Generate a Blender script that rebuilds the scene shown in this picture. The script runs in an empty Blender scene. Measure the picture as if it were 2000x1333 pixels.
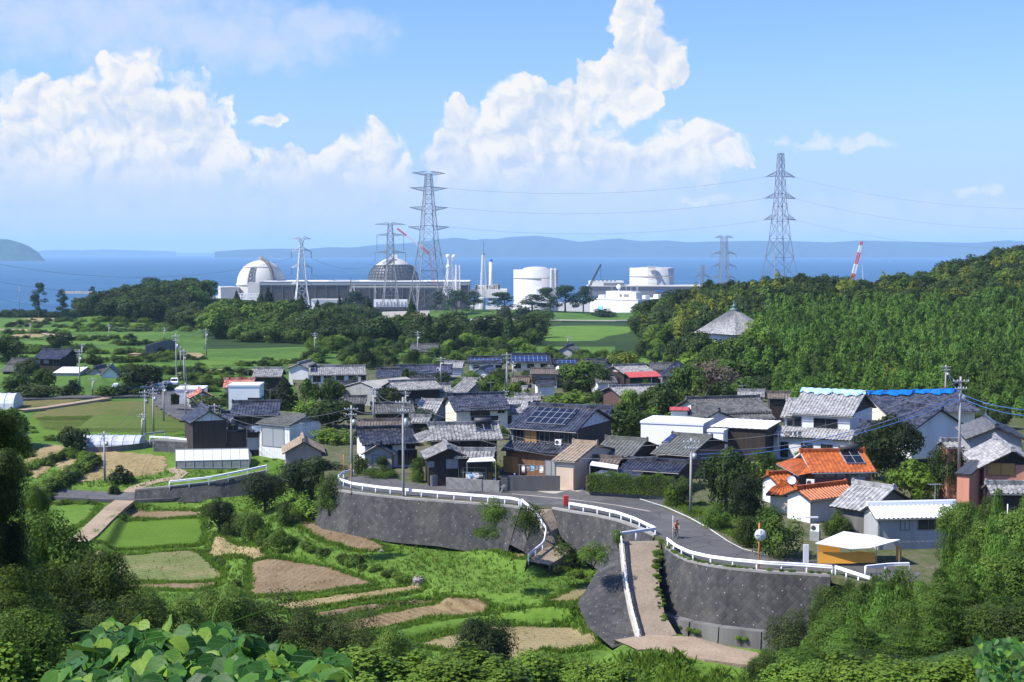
import bpy, bmesh, math, random
import numpy as np
from mathutils import Vector, Matrix
R = math.radians
S = bpy.context.scene
COL = S.collection
random.seed(7)
# ------------------------------------------------------------------ camera
F = 2800.0; CX, CY = 1000.0, 666.5; HOR = 492.0; CZ = 65.0      # photo pixels; eye 65 m above the sea
PITCH = math.atan((CY-HOR)/F)
cam = bpy.data.objects.new('camera', bpy.data.cameras.new('camera')); COL.objects.link(cam)
cam.data.sensor_width = 36; cam.data.lens = F/2000*36
cam.data.clip_start = 0.3; cam.data.clip_end = 200000
cam.location = (0, 0, CZ); cam.rotation_euler = (math.pi/2-PITCH, 0, 0)
S.camera = cam
# ------------------------------------------------------------------ light
S.view_settings.view_transform = 'Standard'; S.view_settings.look = 'None'
S.view_settings.gamma = 1; S.view_settings.exposure = 0.55
S.render.engine = 'CYCLES'; S.cycles.max_bounces = 5; S.cycles.volume_bounces = 2; S.cycles.diffuse_bounces = 2; S.cycles.glossy_bounces = 2; S.cycles.transmission_bounces = 2
SUN_EL = 50; SUN_V = Vector((-.95*math.cos(R(SUN_EL)), -.31*math.cos(R(SUN_EL)), math.sin(R(SUN_EL)))).normalized()
sun = bpy.data.objects.new('sun', bpy.data.lights.new('sun', 'SUN')); COL.objects.link(sun)
sun.data.energy = 5.0; sun.data.angle = R(0.5); sun.data.color = (1, .955, .88)
sun.rotation_euler = SUN_V.to_track_quat('Z', 'Y').to_euler()
sun.location = (0, 0, 300)
# ------------------------------------------------------------------ node helper
class NT:
    def __init__(s, nt): s.nt = nt; s.n = nt.nodes; s.n.clear()
    def node(s, t, **k):
        nd = s.n.new(t)
        for a, v in k.items():
            if a.startswith('i_'): nd.inputs[a[2:].replace('_', ' ')].default_value = v
            else: setattr(nd, a, v)
        return nd
    def put(s, sock, v):
        if v is None: return
        if hasattr(v, 'is_output'): s.nt.links.new(v, sock)
        else: sock.default_value = v
    def m(s, op, a, b=None, c=None, clamp=False):
        nd = s.node('ShaderNodeMath', operation=op, use_clamp=clamp)
        for i, v in enumerate((a, b, c)): s.put(nd.inputs[i], v)
        return nd.outputs[0]
    def v(s, op, a, b=None):
        nd = s.node('ShaderNodeVectorMath', operation=op)
        s.put(nd.inputs[0], a)
        if b is not None: s.put(nd.inputs['Scale'] if op == 'SCALE' else nd.inputs[1], b)
        return nd.outputs['Value'] if op in ('LENGTH', 'DOT_PRODUCT', 'DISTANCE') else nd.outputs[0]
    def mix(s, f, a, b):
        nd = s.node('ShaderNodeMix', data_type='RGBA')
        s.put(nd.inputs[0], f)
        for k, v in ((6, a), (7, b)):
            if isinstance(v, tuple) and len(v) == 3: v = v+(1,)
            s.put(nd.inputs[k], v)
        return nd.outputs[2]
    def sstep(s, x, a, b):
        nd = s.node('ShaderNodeMapRange', interpolation_type='SMOOTHSTEP')
        for i, v in enumerate((x, a, b, 0.0, 1.0)): s.put(nd.inputs[i], v)
        return nd.outputs[0]
    def noise(s, vec, scale, detail=4, rough=.55, dist=0.0, flat=False):
        nd = s.node('ShaderNodeTexNoise', noise_dimensions='2D' if flat else '3D'); s.put(nd.inputs['Vector'], vec)
        nd.inputs['Scale'].default_value = scale; nd.inputs['Detail'].default_value = detail
        nd.inputs['Roughness'].default_value = rough; nd.inputs['Distortion'].default_value = dist
        return nd.outputs[0]
    def vor(s, vec, scale, feature='F1', detail=0, rough=.5, rnd=1.0, smooth=.5, flat=False):
        nd = s.node('ShaderNodeTexVoronoi', feature=feature, voronoi_dimensions='2D' if flat else '3D', normalize=flat); s.put(nd.inputs['Vector'], vec)
        nd.inputs['Scale'].default_value = scale; nd.inputs['Detail'].default_value = detail
        nd.inputs['Roughness'].default_value = rough; nd.inputs['Randomness'].default_value = rnd
        if feature == 'SMOOTH_F1': nd.inputs['Smoothness'].default_value = smooth
        return nd
    def ramp(s, f, *stops):
        nd = s.node('ShaderNodeValToRGB'); cr = nd.color_ramp
        while len(cr.elements) < len(stops): cr.elements.new(.5)
        for e, (p, c) in zip(cr.elements, stops): e.position = p; e.color = c+(1,) if len(c) == 3 else c
        s.put(nd.inputs[0], f); return nd.outputs[0]
    def xyz(s, x, y, z):
        nd = s.node('ShaderNodeCombineXYZ')
        for i, v in enumerate((x, y, z)): s.put(nd.inputs[i], v)
        return nd.outputs[0]
# ------------------------------------------------------------------ sky with cumulus towers (direction space)
W = bpy.data.worlds.new('World'); S.world = W; W.use_nodes = True
def build_sky():
    g = NT(W.node_tree)
    sky = g.node('ShaderNodeTexSky', sky_type='NISHITA', sun_disc=False)
    sky.sun_elevation = R(SUN_EL); sky.sun_rotation = math.atan2(SUN_V.x, SUN_V.y)
    sky.altitude = 60; sky.air_density = 1.0; sky.dust_density = .6; sky.ozone_density = 3.0
    d = g.node('ShaderNodeTexCoord').outputs['Generated']
    sp = g.node('ShaderNodeSeparateXYZ'); g.put(sp.inputs[0], d)
    az = g.m('MULTIPLY', g.m('ARCTAN2', sp.outputs[0], sp.outputs[1]), 57.2958)
    el = g.m('MULTIPLY', g.m('ARCSINE', sp.outputs[2]), 57.2958)
    q = g.xyz(az, el, 0.0)
    warp = g.node('ShaderNodeTexNoise', noise_dimensions='2D'); g.put(warp.inputs['Vector'], q)
    warp.inputs['Scale'].default_value = .8; warp.inputs['Detail'].default_value = 4
    wq = g.v('ADD', q, g.v('SCALE', g.v('SUBTRACT', warp.outputs[1], (.5, .5, .5)), 1.1))
    def billow(vec):
        a = g.vor(vec, .62, 'F1', 3.0, .52, 1.0, flat=True).outputs['Distance']
        b = g.noise(vec, 1.0, 4, .6, flat=True)
        return g.m('ADD', g.m('MULTIPLY', g.m('SUBTRACT', .5, a), 1.0), g.m('MULTIPLY', g.m('SUBTRACT', b, .5), .5))
    wsp = g.node('ShaderNodeSeparateXYZ'); g.put(wsp.inputs[0], wq)
    def blob(px, py, rx, ry, ws=True):
        a = math.degrees(math.atan((px-1000)/F)); e = math.degrees(math.atan((HOR-py)/F)); k = math.degrees(1/F)
        X, Y = (wsp.outputs[0], wsp.outputs[1]) if ws else (az, el)
        dx = g.m('MULTIPLY', g.m('SUBTRACT', X, a), 1/(rx*k)); dy = g.m('MULTIPLY', g.m('SUBTRACT', Y, e), 1/(ry*k))
        return g.m('SUBTRACT', 1.0, g.m('ADD', g.m('MULTIPLY', dx, dx), g.m('MULTIPLY', dy, dy)))
    def union(bl, ws=True):
        o = None
        for b in bl:
            v = blob(*b, ws=ws); o = v if o is None else g.m('MAXIMUM', o, v)
        return g.m('MAXIMUM', o, -1.5)
    CUM = [(262, 150, 62, 42), (205, 235, 165, 75), (110, 300, 150, 65), (335, 245, 120, 85), (425, 245, 45, 60), (30, 345, 150, 60),
           (260, 335, 230, 90), (640, 345, 140, 55), (725, 312, 70, 62), (775, 345, 40, 55), (575, 335, 75, 28),
           (1246, 45, 58, 52), (1262, 105, 62, 55), (1285, 130, 55, 45), (1205, 180, 85, 70), (1110, 225, 90, 62), (1012, 205, 72, 62),
           (955, 265, 95, 75), (915, 325, 80, 60), (1070, 300, 190, 80), (1350, 300, 105, 62), (1250, 325, 130, 50), (1385, 280, 60, 40), (1130, 340, 110, 45), (530, 237, 32, 14), (315, 383, 40, 18)]
    THIN = [(60, 190, 140, 26), (1620, 288, 140, 17), (470, 300, 40, 18), (1900, 375, 60, 14), (1370, 390, 60, 12)]
    VEIL = [(200, 55, 420, 95), (480, 95, 260, 60), (640, 60, 140, 40)]
    HAZE = [(280, 440, 560, 100), (760, 440, 460, 95), (1150, 420, 380, 105), (1700, 440, 600, 60)]
    bl = billow(wq)
    bl2 = billow(g.v('ADD', wq, (-.28, .34, 0)))
    cu = union(CUM)
    f = g.m('ADD', g.m('MULTIPLY', cu, .62), g.m('SUBTRACT', g.m('MULTIPLY', bl, 1.55), .22))
    base = g.sstep(el, .6, 3.9)
    edge = g.m('ADD', .10, g.m('MULTIPLY', g.sstep(g.noise(q, .35, 2, .5, flat=True), .42, .62), .42)); a_c = g.m('MULTIPLY', g.sstep(f, -.03, edge), base)
    soft = g.noise(q, .9, 5, .62, flat=True)
    a_t = g.m('MULTIPLY', g.sstep(g.m('ADD', g.m('MULTIPLY', union(THIN), .6), g.m('MULTIPLY', g.m('SUBTRACT', soft, .5), 2.2)), -.1, .7), .75)
    a_v = g.m('MULTIPLY', g.sstep(g.m('ADD', g.m('MULTIPLY', union(VEIL), .6), g.m('SUBTRACT', soft, .5)), -.2, .8), .7)
    a_h = g.m('MULTIPLY', g.sstep(g.m('ADD', g.m('MULTIPLY', union(HAZE), .6), g.m('MULTIPLY', g.m('SUBTRACT', soft, .5), 1.2)), -.2, .7), .52)
    lit = g.m('ADD', g.m('MULTIPLY', g.m('SUBTRACT', bl, bl2), 2.8), .54)
    lit = g.m('ADD', lit, g.m('MULTIPLY', g.m('SUBTRACT', g.noise(wq, .33, 3, .5, flat=True), .5), 1.0))
    lit = g.m('ADD', lit, g.m('MULTIPLY', g.sstep(f, .9, .05), .25))
    lit = g.m('MULTIPLY', g.m('MINIMUM', g.m('MAXIMUM', lit, 0.0), 1.0), g.sstep(el, 1.2, 4.2))
    K = 8.2
    ccol = g.mix(lit, (.60*K, .715*K, .90*K), (1.0*K, .975*K, .94*K))
    hs = g.node('ShaderNodeHueSaturation'); hs.inputs['Saturation'].default_value = 1.0; hs.inputs['Value'].default_value = 1.0
    g.put(hs.inputs['Color'], sky.outputs[0])
    tint = g.node('ShaderNodeMix', data_type='RGBA', blend_type='MULTIPLY'); tint.inputs[0].default_value = 1
    g.put(tint.inputs[6], hs.outputs[0]); tint.inputs[7].default_value = SKY_TINT
    c = tint.outputs[2]
    low = g.m('MULTIPLY', g.sstep(el, 8.5, 0.0), .75)                                # pale humid air above the sea
    c = g.mix(low, c, (.50*K, .655*K, .97*K))
    c = g.mix(a_v, c, (.72*K, .80*K, .93*K)); c = g.mix(a_h, c, (.74*K, .82*K, .955*K))
    c = g.mix(a_t, c, (.86*K, .90*K, .95*K)); c = g.mix(a_c, c, ccol)
    bg = g.node('ShaderNodeBackground'); bg.inputs[1].default_value = .082
    g.put(bg.inputs[0], c)
    out = g.node('ShaderNodeOutputWorld'); g.put(out.inputs[0], bg.outputs[0])
HAZE_D = 6e-5
SKY_TINT = (.98, 1.19, 1.95, 1)
build_sky()
W.cycles.sampling_method = 'MANUAL'; W.cycles.sample_map_resolution = 256
# ------------------------------------------------------------------ pixel <-> world
cp, spn = math.cos(PITCH), math.sin(PITCH)
def ray(px, py):
    u = (px-CX)/F; v = (py-CY)/F
    y = cp-v*spn; z = -spn-v*cp
    return u/y, z/y                       # per metre of depth
def P(px, py, z):
    a, b = ray(px, py); D = (z-CZ)/b
    return Vector((a*D, D, z))
def Pd(px, py, D):
    a, b = ray(px, py); return Vector((a*D, D, CZ+b*D))
# ------------------------------------------------------------------ mesh and object helpers
def tag(o, label=None, cat=None, group=None, kind=None):
    for k, v in (('label', label), ('category', cat), ('group', group), ('kind', kind)):
        if v: o[k] = v
    return o
def empty(name, loc=(0, 0, 0), rz=0, label=None, cat=None, group=None):
    o = bpy.data.objects.new(name, None); COL.objects.link(o); o.empty_display_size = .3
    o.location = loc; o.rotation_euler = (0, 0, rz)
    return tag(o, label, cat, group)
def link(name, me, parent=None, mats=None):
    o = bpy.data.objects.new(name, me); COL.objects.link(o)
    if mats is not None and not len(me.materials):
        for m_ in (mats if isinstance(mats, (list, tuple)) else [mats]): me.materials.append(m_)
    if parent is not None: o.parent = parent
    return o
def dup(root, loc=None, rz=None, sc=None, label=None, group=None):
    r = root.copy(); COL.objects.link(r)
    if loc is not None: r.location = loc
    if rz is not None: r.rotation_euler = (root.rotation_euler.x, root.rotation_euler.y, rz)
    if sc is not None: r.scale = sc if isinstance(sc, tuple) else (sc, sc, sc)
    if label: r['label'] = label
    if group: r['group'] = group
    for ch in list(root.children):
        c = ch.copy(); COL.objects.link(c); c.parent = r
        for g in list(ch.children):
            d = g.copy(); COL.objects.link(d); d.parent = c
    return r
class MB:
    """collects faces for one mesh, with uv in metres and a material slot per face"""
    def __init__(s): s.v = []; s.f = []; s.uv = []; s.mi = []; s.sm = []
    def face(s, pts, uv=None, mi=0, smooth=False):
        i = len(s.v); s.v.extend([tuple(p) for p in pts]); s.f.append(tuple(range(i, i+len(pts))))
        if uv is None:
            p0, p1 = Vector(pts[0]), Vector(pts[1]); ux = (p1-p0)
            ux = ux.normalized() if ux.length > 1e-9 else Vector((1, 0, 0))
            nn = ux.cross(Vector(pts[-1])-p0); vy = nn.cross(ux)
            vy = vy.normalized() if vy.length > 1e-9 else Vector((0, 0, 1))
            uv = [((Vector(p)-p0).dot(ux), (Vector(p)-p0).dot(vy)) for p in pts]
        s.uv.extend(uv); s.mi.append(mi); s.sm.append(smooth)
    def box(s, c, d, rz=0, mi=0, M=None):
        hx, hy, hz = d[0]/2, d[1]/2, d[2]/2
        m_ = M if M is not None else Matrix.Translation(Vector(c)) @ Matrix.Rotation(rz, 4, 'Z')
        q = [m_ @ Vector((sx*hx, sy*hy, sz*hz)) for sz in (-1, 1) for sx, sy in ((-1, -1), (1, -1), (1, 1), (-1, 1))]
        for a in ((3, 2, 1, 0), (4, 5, 6, 7), (0, 1, 5, 4), (1, 2, 6, 5), (2, 3, 7, 6), (3, 0, 4, 7)): s.face([q[i] for i in a], mi=mi)
    def bar(s, a, b, w, h=None, mi=0):
        a, b = Vector(a), Vector(b); d = b-a
        if d.length < 1e-6: return
        q = d.to_track_quat('Z', 'Y').to_matrix().to_4x4()
        s.box(None, (w, h or w, d.length), mi=mi, M=Matrix.Translation((a+b)/2) @ q)
    def tube(s, a, b, r0, r1=None, n=8, mi=0, caps=True):
        a, b = Vector(a), Vector(b); r1 = r0 if r1 is None else r1; d = b-a
        q = d.to_track_quat('Z', 'Y').to_matrix()
        ra = [a+q @ Vector((r0*math.cos(t), r0*math.sin(t), 0)) for t in (2*math.pi*i/n for i in range(n))]
        rb = [b+q @ Vector((r1*math.cos(t), r1*math.sin(t), 0)) for t in (2*math.pi*i/n for i in range(n))]
        for i in range(n):
            j = (i+1) % n; s.face([ra[i], ra[j], rb[j], rb[i]], mi=mi, smooth=True)
        if caps: s.face(rb, mi=mi); s.face(ra[::-1], mi=mi)
    def lathe(s, prof, n=32, c=(0, 0, 0), mi=0, a0=0, a1=2*math.pi):
        c = Vector(c); L = 0
        for (r0, z0), (r1, z1) in zip(prof, prof[1:]):
            dl = math.hypot(r1-r0, z1-z0)
            for i in range(n):
                t0 = a0+(a1-a0)*i/n; t1 = a0+(a1-a0)*(i+1)/n
                q = [c+Vector((r*math.cos(t), r*math.sin(t), z)) for r, z, t in ((r0, z0, t0), (r0, z0, t1), (r1, z1, t1), (r1, z1, t0))]
                rr = max(r0, r1); uv = [(t0*rr, L), (t1*rr, L), (t1*rr, L+dl), (t0*rr, L+dl)]
                if r1 < 1e-6: q, uv = q[:3], uv[:3]
                elif r0 < 1e-6: q, uv = [q[0], q[2], q[3]], [uv[0], uv[2], uv[3]]
                s.face(q, uv, mi, True)
            L += dl
    def path(s, pts, r, n=5, mi=0):
        for a, b in zip(pts, pts[1:]): s.tube(a, b, r, n=n, mi=mi, caps=False)
    def mesh(s, name, weld=False):
        me = bpy.data.meshes.new(name)
        me.from_pydata(s.v, [], s.f)
        if len(s.f):
            u = me.uv_layers.new(name='UVMap'); u.data.foreach_set('uv', [x for p in s.uv for x in p])
            me.polygons.foreach_set('material_index', s.mi); me.polygons.foreach_set('use_smooth', s.sm)
        if weld:
            b = bmesh.new(); b.from_mesh(me); bmesh.ops.remove_doubles(b, verts=b.verts, dist=1e-4); b.to_mesh(me); b.free()
        me.update(); return me
    def build(s, name, mats, parent=None, weld=False): return link(name, s.mesh(name, weld), parent, mats)
# ------------------------------------------------------------------ materials
M = {}
def newmat(name):
    m_ = bpy.data.materials.new(name); m_.use_nodes = True; M[name] = m_
    g = NT(m_.node_tree); out = g.node('ShaderNodeOutputMaterial'); b = g.node('ShaderNodeBsdfPrincipled')
    g.nt.links.new(b.outputs[0], out.inputs[0])
    return g, b, out
def bump(g, b, h, st=.5, dist=.05):
    nd = g.node('ShaderNodeBump'); nd.inputs['Strength'].default_value = st; nd.inputs['Distance'].default_value = dist
    g.put(nd.inputs['Height'], h); g.nt.links.new(nd.outputs[0], b.inputs['Normal'])
def sc3(c, k): return tuple(x*k for x in c[:3])
def plain(name, c, rough=.6, var=.25, scale=1.5, metal=0.0, spec=.4, streak=False, coords='Object'):
    g, b, _ = newmat(name)
    co = g.node('ShaderNodeTexCoord').outputs[coords]
    if streak:
        mp = g.node('ShaderNodeMapping'); g.put(mp.inputs[0], co); mp.inputs['Scale'].default_value = (1.0, 1.0, .12); co = mp.outputs[0]
    n = g.noise(co, scale, 5, .65)
    g.put(b.inputs['Base Color'], g.ramp(n, (.3, sc3(c, 1-var)), (.7, sc3(c, 1+var*.6))))
    b.inputs['Roughness'].default_value = rough; b.inputs['Metallic'].default_value = metal
    b.inputs['Specular IOR Level'].default_value = spec
    return b
def tile(name, lo, hi, rough=.5, spec=.4, pw=.5, ph=.32, patch=.5, moss=None, gam=1.0):
    """roof tiles: each tile has its own tone, larger weather patches on top; uv in metres"""
    g, b, _ = newmat(name)
    uv = g.node('ShaderNodeUVMap').outputs[0]
    cell = g.v('FLOOR', g.v('DIVIDE', uv, (pw, ph, 1)))
    wn = g.node('ShaderNodeTexWhiteNoise', noise_dimensions='2D'); g.put(wn.inputs['Vector'], cell)
    big = g.noise(uv, .5, 4, .6)
    f = g.m('ADD', g.m('MULTIPLY', wn.outputs[0], 1-patch), g.m('MULTIPLY', big, patch))
    c = g.ramp(f, (.2, lo), (.8, hi))
    if moss: c = g.mix(g.sstep(g.noise(uv, .8, 3, .6), .56, .7), c, moss)
    sp = g.node('ShaderNodeSeparateXYZ'); g.put(sp.inputs[0], g.v('DIVIDE', uv, (pw, ph, 1)))
    row = g.m('FRACT', sp.outputs[1])
    c = g.mix(g.m('MULTIPLY', g.m('LESS_THAN', row, .14), .45), c, sc3(lo, .5))        # butt joint of each course
    g.put(b.inputs['Base Color'], c)
    b.inputs['Roughness'].default_value = rough; b.inputs['Specular IOR Level'].default_value = spec
    bump(g, b, row, .6, .03)
tile('black_tile', (.011, .012, .016), (.068, .071, .080), .30, .5, patch=.3)  # lighter tiles paint in glints off the black glaze
tile('blue_black_tile', (.016, .018, .028), (.088, .094, .118), .33, .55, patch=.3)  # bright end of the tile tones stands for light reflections, painted in
tile('grey_tile', (.13, .128, .122), (.335, .33, .315), .7, .25, .34, .3, .35)
tile('pale_tile', (.20, .197, .19), (.42, .415, .40), .7, .25, .34, .3, .35)
tile('dark_grey_tile', (.045, .045, .043), (.16, .158, .15), .6, .3, .4, .3, .45)
tile('mossy_grey_tile', (.08, .082, .07), (.2, .205, .18), .75, .2, .4, .3, .6, (.15, .15, .10))
tile('brown_tile', (.09, .07, .055), (.2, .165, .135), .7, .25, .4, .3, .5)
tile('tan_tile', (.25, .19, .13), (.42, .335, .235), .7, .2, .5, .4, .5)
tile('orange_tile', (.29, .075, .018), (.50, .135, .03), .42, .35, .4, .32, .35)
tile('red_patch_tile', (.28, .055, .03), (.62, .36, .27), .7, .2, .45, .35, .3)
plain('white_metal', (.80, .82, .84), .45, .06, .4)
plain('white_sheet', (.86, .86, .85), .6, .05, .3)
plain('white_wall', (.70, .70, .68), .8, .13, .7, streak=True)
plain('cream_wall', (.72, .65, .50), .8, .10, .7, streak=True)
plain('pink_wall', (.66, .47, .38), .8, .14, .7, streak=True)
plain('salmon_wall', (.55, .25, .155), .8, .2, .9, streak=True)
plain('mauve_wall', (.34, .265, .25), .8, .12, .7, streak=True)  # pinkish wall with its shade put into the colour
plain('maroon_wall', (.15, .08, .075), .8, .2, .7, streak=True)
plain('grey_wall', (.36, .36, .35), .85, .2, .6, streak=True)
plain('dark_wood', (.035, .026, .02), .8, .4, 3, streak=True)
plain('warm_wood', (.20, .105, .055), .7, .4, 3, streak=True)
plain('brown_metal', (.115, .06, .045), .6, .2, 2, streak=True)
plain('brick_red', (.36, .085, .055), .8, .5, 4)
plain('pale_door', (.62, .49, .36), .6, .08, 1)
plain('concrete', (.30, .29, .265), .9, .25, .6)
plain('old_concrete', (.155, .15, .14), .9, .45, .5, streak=True)
plain('block_concrete', (.24, .235, .22), .9, .3, 1.6)
plain('sash', (.16, .16, .155), .5, .1, 1)
plain('steel', (.42, .43, .43), .45, .15, 1.0, metal=.35)
plain('scaffold_steel', (.13, .135, .14), .5, .3, .2)
plain('pylon_steel', (.25, .255, .255), .5, .3, .12, metal=.25)
plain('dark_steel', (.06, .062, .065), .5, .3, .5)
plain('pole_concrete', (.33, .325, .31), .85, .15, 1.0)
plain('white_paint', (.82, .83, .84), .45, .05, 1.0)
plain('road_line', (.62, .62, .60), .8, .3, 2.0)
plain('red_paint', (.58, .06, .035), .45, .15, 1)
plain('red_awning', (.42, .07, .065), .6, .2, 1)
plain('orange_paint', (.62, .20, .06), .55, .15, 1)
plain('orange_sheet', (.78, .36, .045), .6, .12, .8)
plain('blue_tarp', (.012, .19, .60), .35, .35, 2.5)
plain('pale_blue_tarp', (.36, .60, .80), .4, .4, 1.2)
plain('black_rubber', (.018, .018, .02), .7, .2, 5)
plain('bark', (.085, .065, .048), .9, .4, 3)
plain('pale_bark', (.30, .26, .2), .9, .3, 3)
plain('skin', (.46, .27, .18), .55, .08, 3)
plain('jersey', (.62, .19, .03), .7, .1, 5)
plain('shorts', (.025, .026, .03), .7, .1, 5)
plain('cable', (.16, .165, .17), .5, .1, 1)
plain('blue_cable', (.05, .13, .36), .5, .1, 1)
plain('insulator', (.16, .2, .26), .25, .2, 1)
plain('dome_white', (.52, .505, .44), .75, .06, .06)
plain('tank_white', (.49, .49, .475), .7, .05, .06)
plain('plant_beige', (.50, .485, .43), .8, .07, .05)
plain('plant_white', (.72, .71, .66), .8, .06, .05)
plain('plant_brown', (.038, .033, .035), .6, .1, .05)
plain('plant_grey', (.20, .205, .215), .7, .12, .06)
plain('plant_band', (.22, .255, .26), .6, .05, .05)
plain('aqua_paint', (.22, .56, .72), .6, .05, .1)
plain('flue_blue', (.05, .18, .55), .5, .05, .2)
plain('boom_white', (.72, .72, .72), .5, .05, .2)
plain('boom_red', (.58, .07, .06), .5, .05, .2)
plain('stone', (.24, .22, .19), .95, .55, 5)
plain('film', (.50, .52, .56), .35, .25, 2.0)
plain('glasshouse', (.56, .58, .58), .35, .08, 1.0)
plain('glasshouse_side', (.25, .26, .25), .35, .2, 2.0)
plain('mirror_face', (.72, .73, .72), .35, .05, 2)
plain('copper_green', (.12, .20, .165), .6, .2, 3)
plain('kerb', (.42, .38, .31), .9, .2, 1)
def glass():
    g, b, _ = newmat('glass'); b.inputs['Base Color'].default_value = (.018, .021, .025, 1)
    b.inputs['Roughness'].default_value = .08; b.inputs['Specular IOR Level'].default_value = .6
    g, b, _ = newmat('curtain_glass'); b.inputs['Base Color'].default_value = (.30, .32, .33, 1); b.inputs['Roughness'].default_value = .15
    g, b, _ = newmat('amber_glass'); b.inputs['Base Color'].default_value = (.45, .24, .07, 1); b.inputs['Roughness'].default_value = .3
glass()
def panel(name, c, line):
    g, b, _ = newmat(name); uv = g.node('ShaderNodeUVMap').outputs[0]
    br = g.node('ShaderNodeTexBrick', offset=0.0); g.put(br.inputs['Vector'], uv); br.inputs['Scale'].default_value = 1
    br.inputs['Brick Width'].default_value = 1.0; br.inputs['Row Height'].default_value = 1.6; br.inputs['Mortar Size'].default_value = .035
    br.inputs['Color1'].default_value = c+(1,); br.inputs['Color2'].default_value = sc3(c, .8)+(1,); br.inputs['Mortar'].default_value = line+(1,)
    g.put(b.inputs['Base Color'], br.outputs[0]); b.inputs['Roughness'].default_value = .14; b.inputs['Specular IOR Level'].default_value = .6
panel('solar_black', (.010, .011, .015), (.30, .31, .33)); panel('solar_blue', (.014, .034, .10), (.28, .32, .40)); panel('solar_violet', (.05, .045, .065), (.2, .19, .22))
def siding():                                   # corrugated sheet: lines in metres
    for nm, c, w in (('siding_grey', (.30, .30, .285), .9), ('siding_brown', (.105, .055, .042), .35), ('board_white', (.48, .55, .62), 1.3), ('siding_white', (.72, .73, .72), .5)):
        g, b, _ = newmat(nm); uv = g.node('ShaderNodeUVMap').outputs[0]
        sp = g.node('ShaderNodeSeparateXYZ'); g.put(sp.inputs[0], uv)
        ln = g.m('LESS_THAN', g.m('FRACT', g.m('DIVIDE', sp.outputs[0], w)), .07)
        n = g.noise(uv, .7, 5, .65)
        base = g.ramp(n, (.3, sc3(c, .75)), (.7, sc3(c, 1.12)))
        g.put(b.inputs['Base Color'], g.mix(ln, base, sc3(c, .45))); b.inputs['Roughness'].default_value = .7
siding()
# ---- retaining wall: quilted concrete blocks, stains, pale weep-hole dots
def wallmat(name='block_wall', k=1.0):
    g, b, _ = newmat(name); uv = g.node('ShaderNodeUVMap').outputs[0]
    mp = g.node('ShaderNodeMapping'); g.put(mp.inputs[0], uv); mp.inputs['Rotation'].default_value = (0, 0, R(38))
    sp = g.node('ShaderNodeSeparateXYZ'); g.put(sp.inputs[0], mp.outputs[0])
    fx = g.m('PINGPONG', g.m('DIVIDE', sp.outputs[0], .46), .5); fy = g.m('PINGPONG', g.m('DIVIDE', sp.outputs[1], .42), .5)
    edge = g.m('MINIMUM', fx, fy)
    cell = g.v('FLOOR', g.v('DIVIDE', mp.outputs[0], (.46, .42, 1)))
    wn = g.node('ShaderNodeTexWhiteNoise', noise_dimensions='2D'); g.put(wn.inputs['Vector'], cell)
    mp2 = g.node('ShaderNodeMapping'); g.put(mp2.inputs[0], uv); mp2.inputs['Scale'].default_value = (1.0, .22, 1)
    st = g.noise(mp2.outputs[0], .55, 6, .66)
    f = g.m('ADD', g.m('MULTIPLY', st, .78), g.m('MULTIPLY', wn.outputs[0], .22))
    c = g.ramp(f, (.28, (.020*k, .020*k, .021*k)), (.5, (.045*k, .044*k, .043*k)), (.68, (.072*k, .069*k, .063*k)), (.82, (.13*k, .12*k, .10*k)))
    lg = g.noise(uv, .16, 4, .6); c = g.mix(g.m('MULTIPLY', g.sstep(lg, .5, .68), .55), c, (.105*k, .098*k, .082*k)); c = g.mix(g.m('MULTIPLY', g.sstep(g.noise(uv, .4, 5, .7), .58, .68), .5), c, (.05, .06, .028))
    c = g.mix(g.m('MULTIPLY', g.sstep(edge, .12, .0), .24), c, (.016, .016, .016))
    sp2 = g.node('ShaderNodeSeparateXYZ'); jit = g.node('ShaderNodeTexWhiteNoise', noise_dimensions='2D')
    g.put(jit.inputs['Vector'], g.v('FLOOR', g.v('DIVIDE', uv, (1.7, 1.05, 1))))
    loc = g.v('SUBTRACT', g.v('FRACTION', g.v('DIVIDE', uv, (1.7, 1.05, 1))), g.v('ADD', g.v('SCALE', jit.outputs[1], .6), (.2, .2, 0)))
    g.put(sp2.inputs[0], g.v('MULTIPLY', loc, (1.7, 1.05, 0)))
    dd = g.m('SQRT', g.m('ADD', g.m('MULTIPLY', sp2.outputs[0], sp2.outputs[0]), g.m('MULTIPLY', sp2.outputs[1], sp2.outputs[1])))
    c = g.mix(g.m('MULTIPLY', g.m('LESS_THAN', dd, .048), .42), c, (.6, .6, .58))
    g.put(b.inputs['Base Color'], c); b.inputs['Roughness'].default_value = .9
    bump(g, b, g.sstep(edge, 0, .2), .35, .05)
wallmat('block_wall', 1.0); wallmat('block_wall_pale', 1.35)
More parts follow.
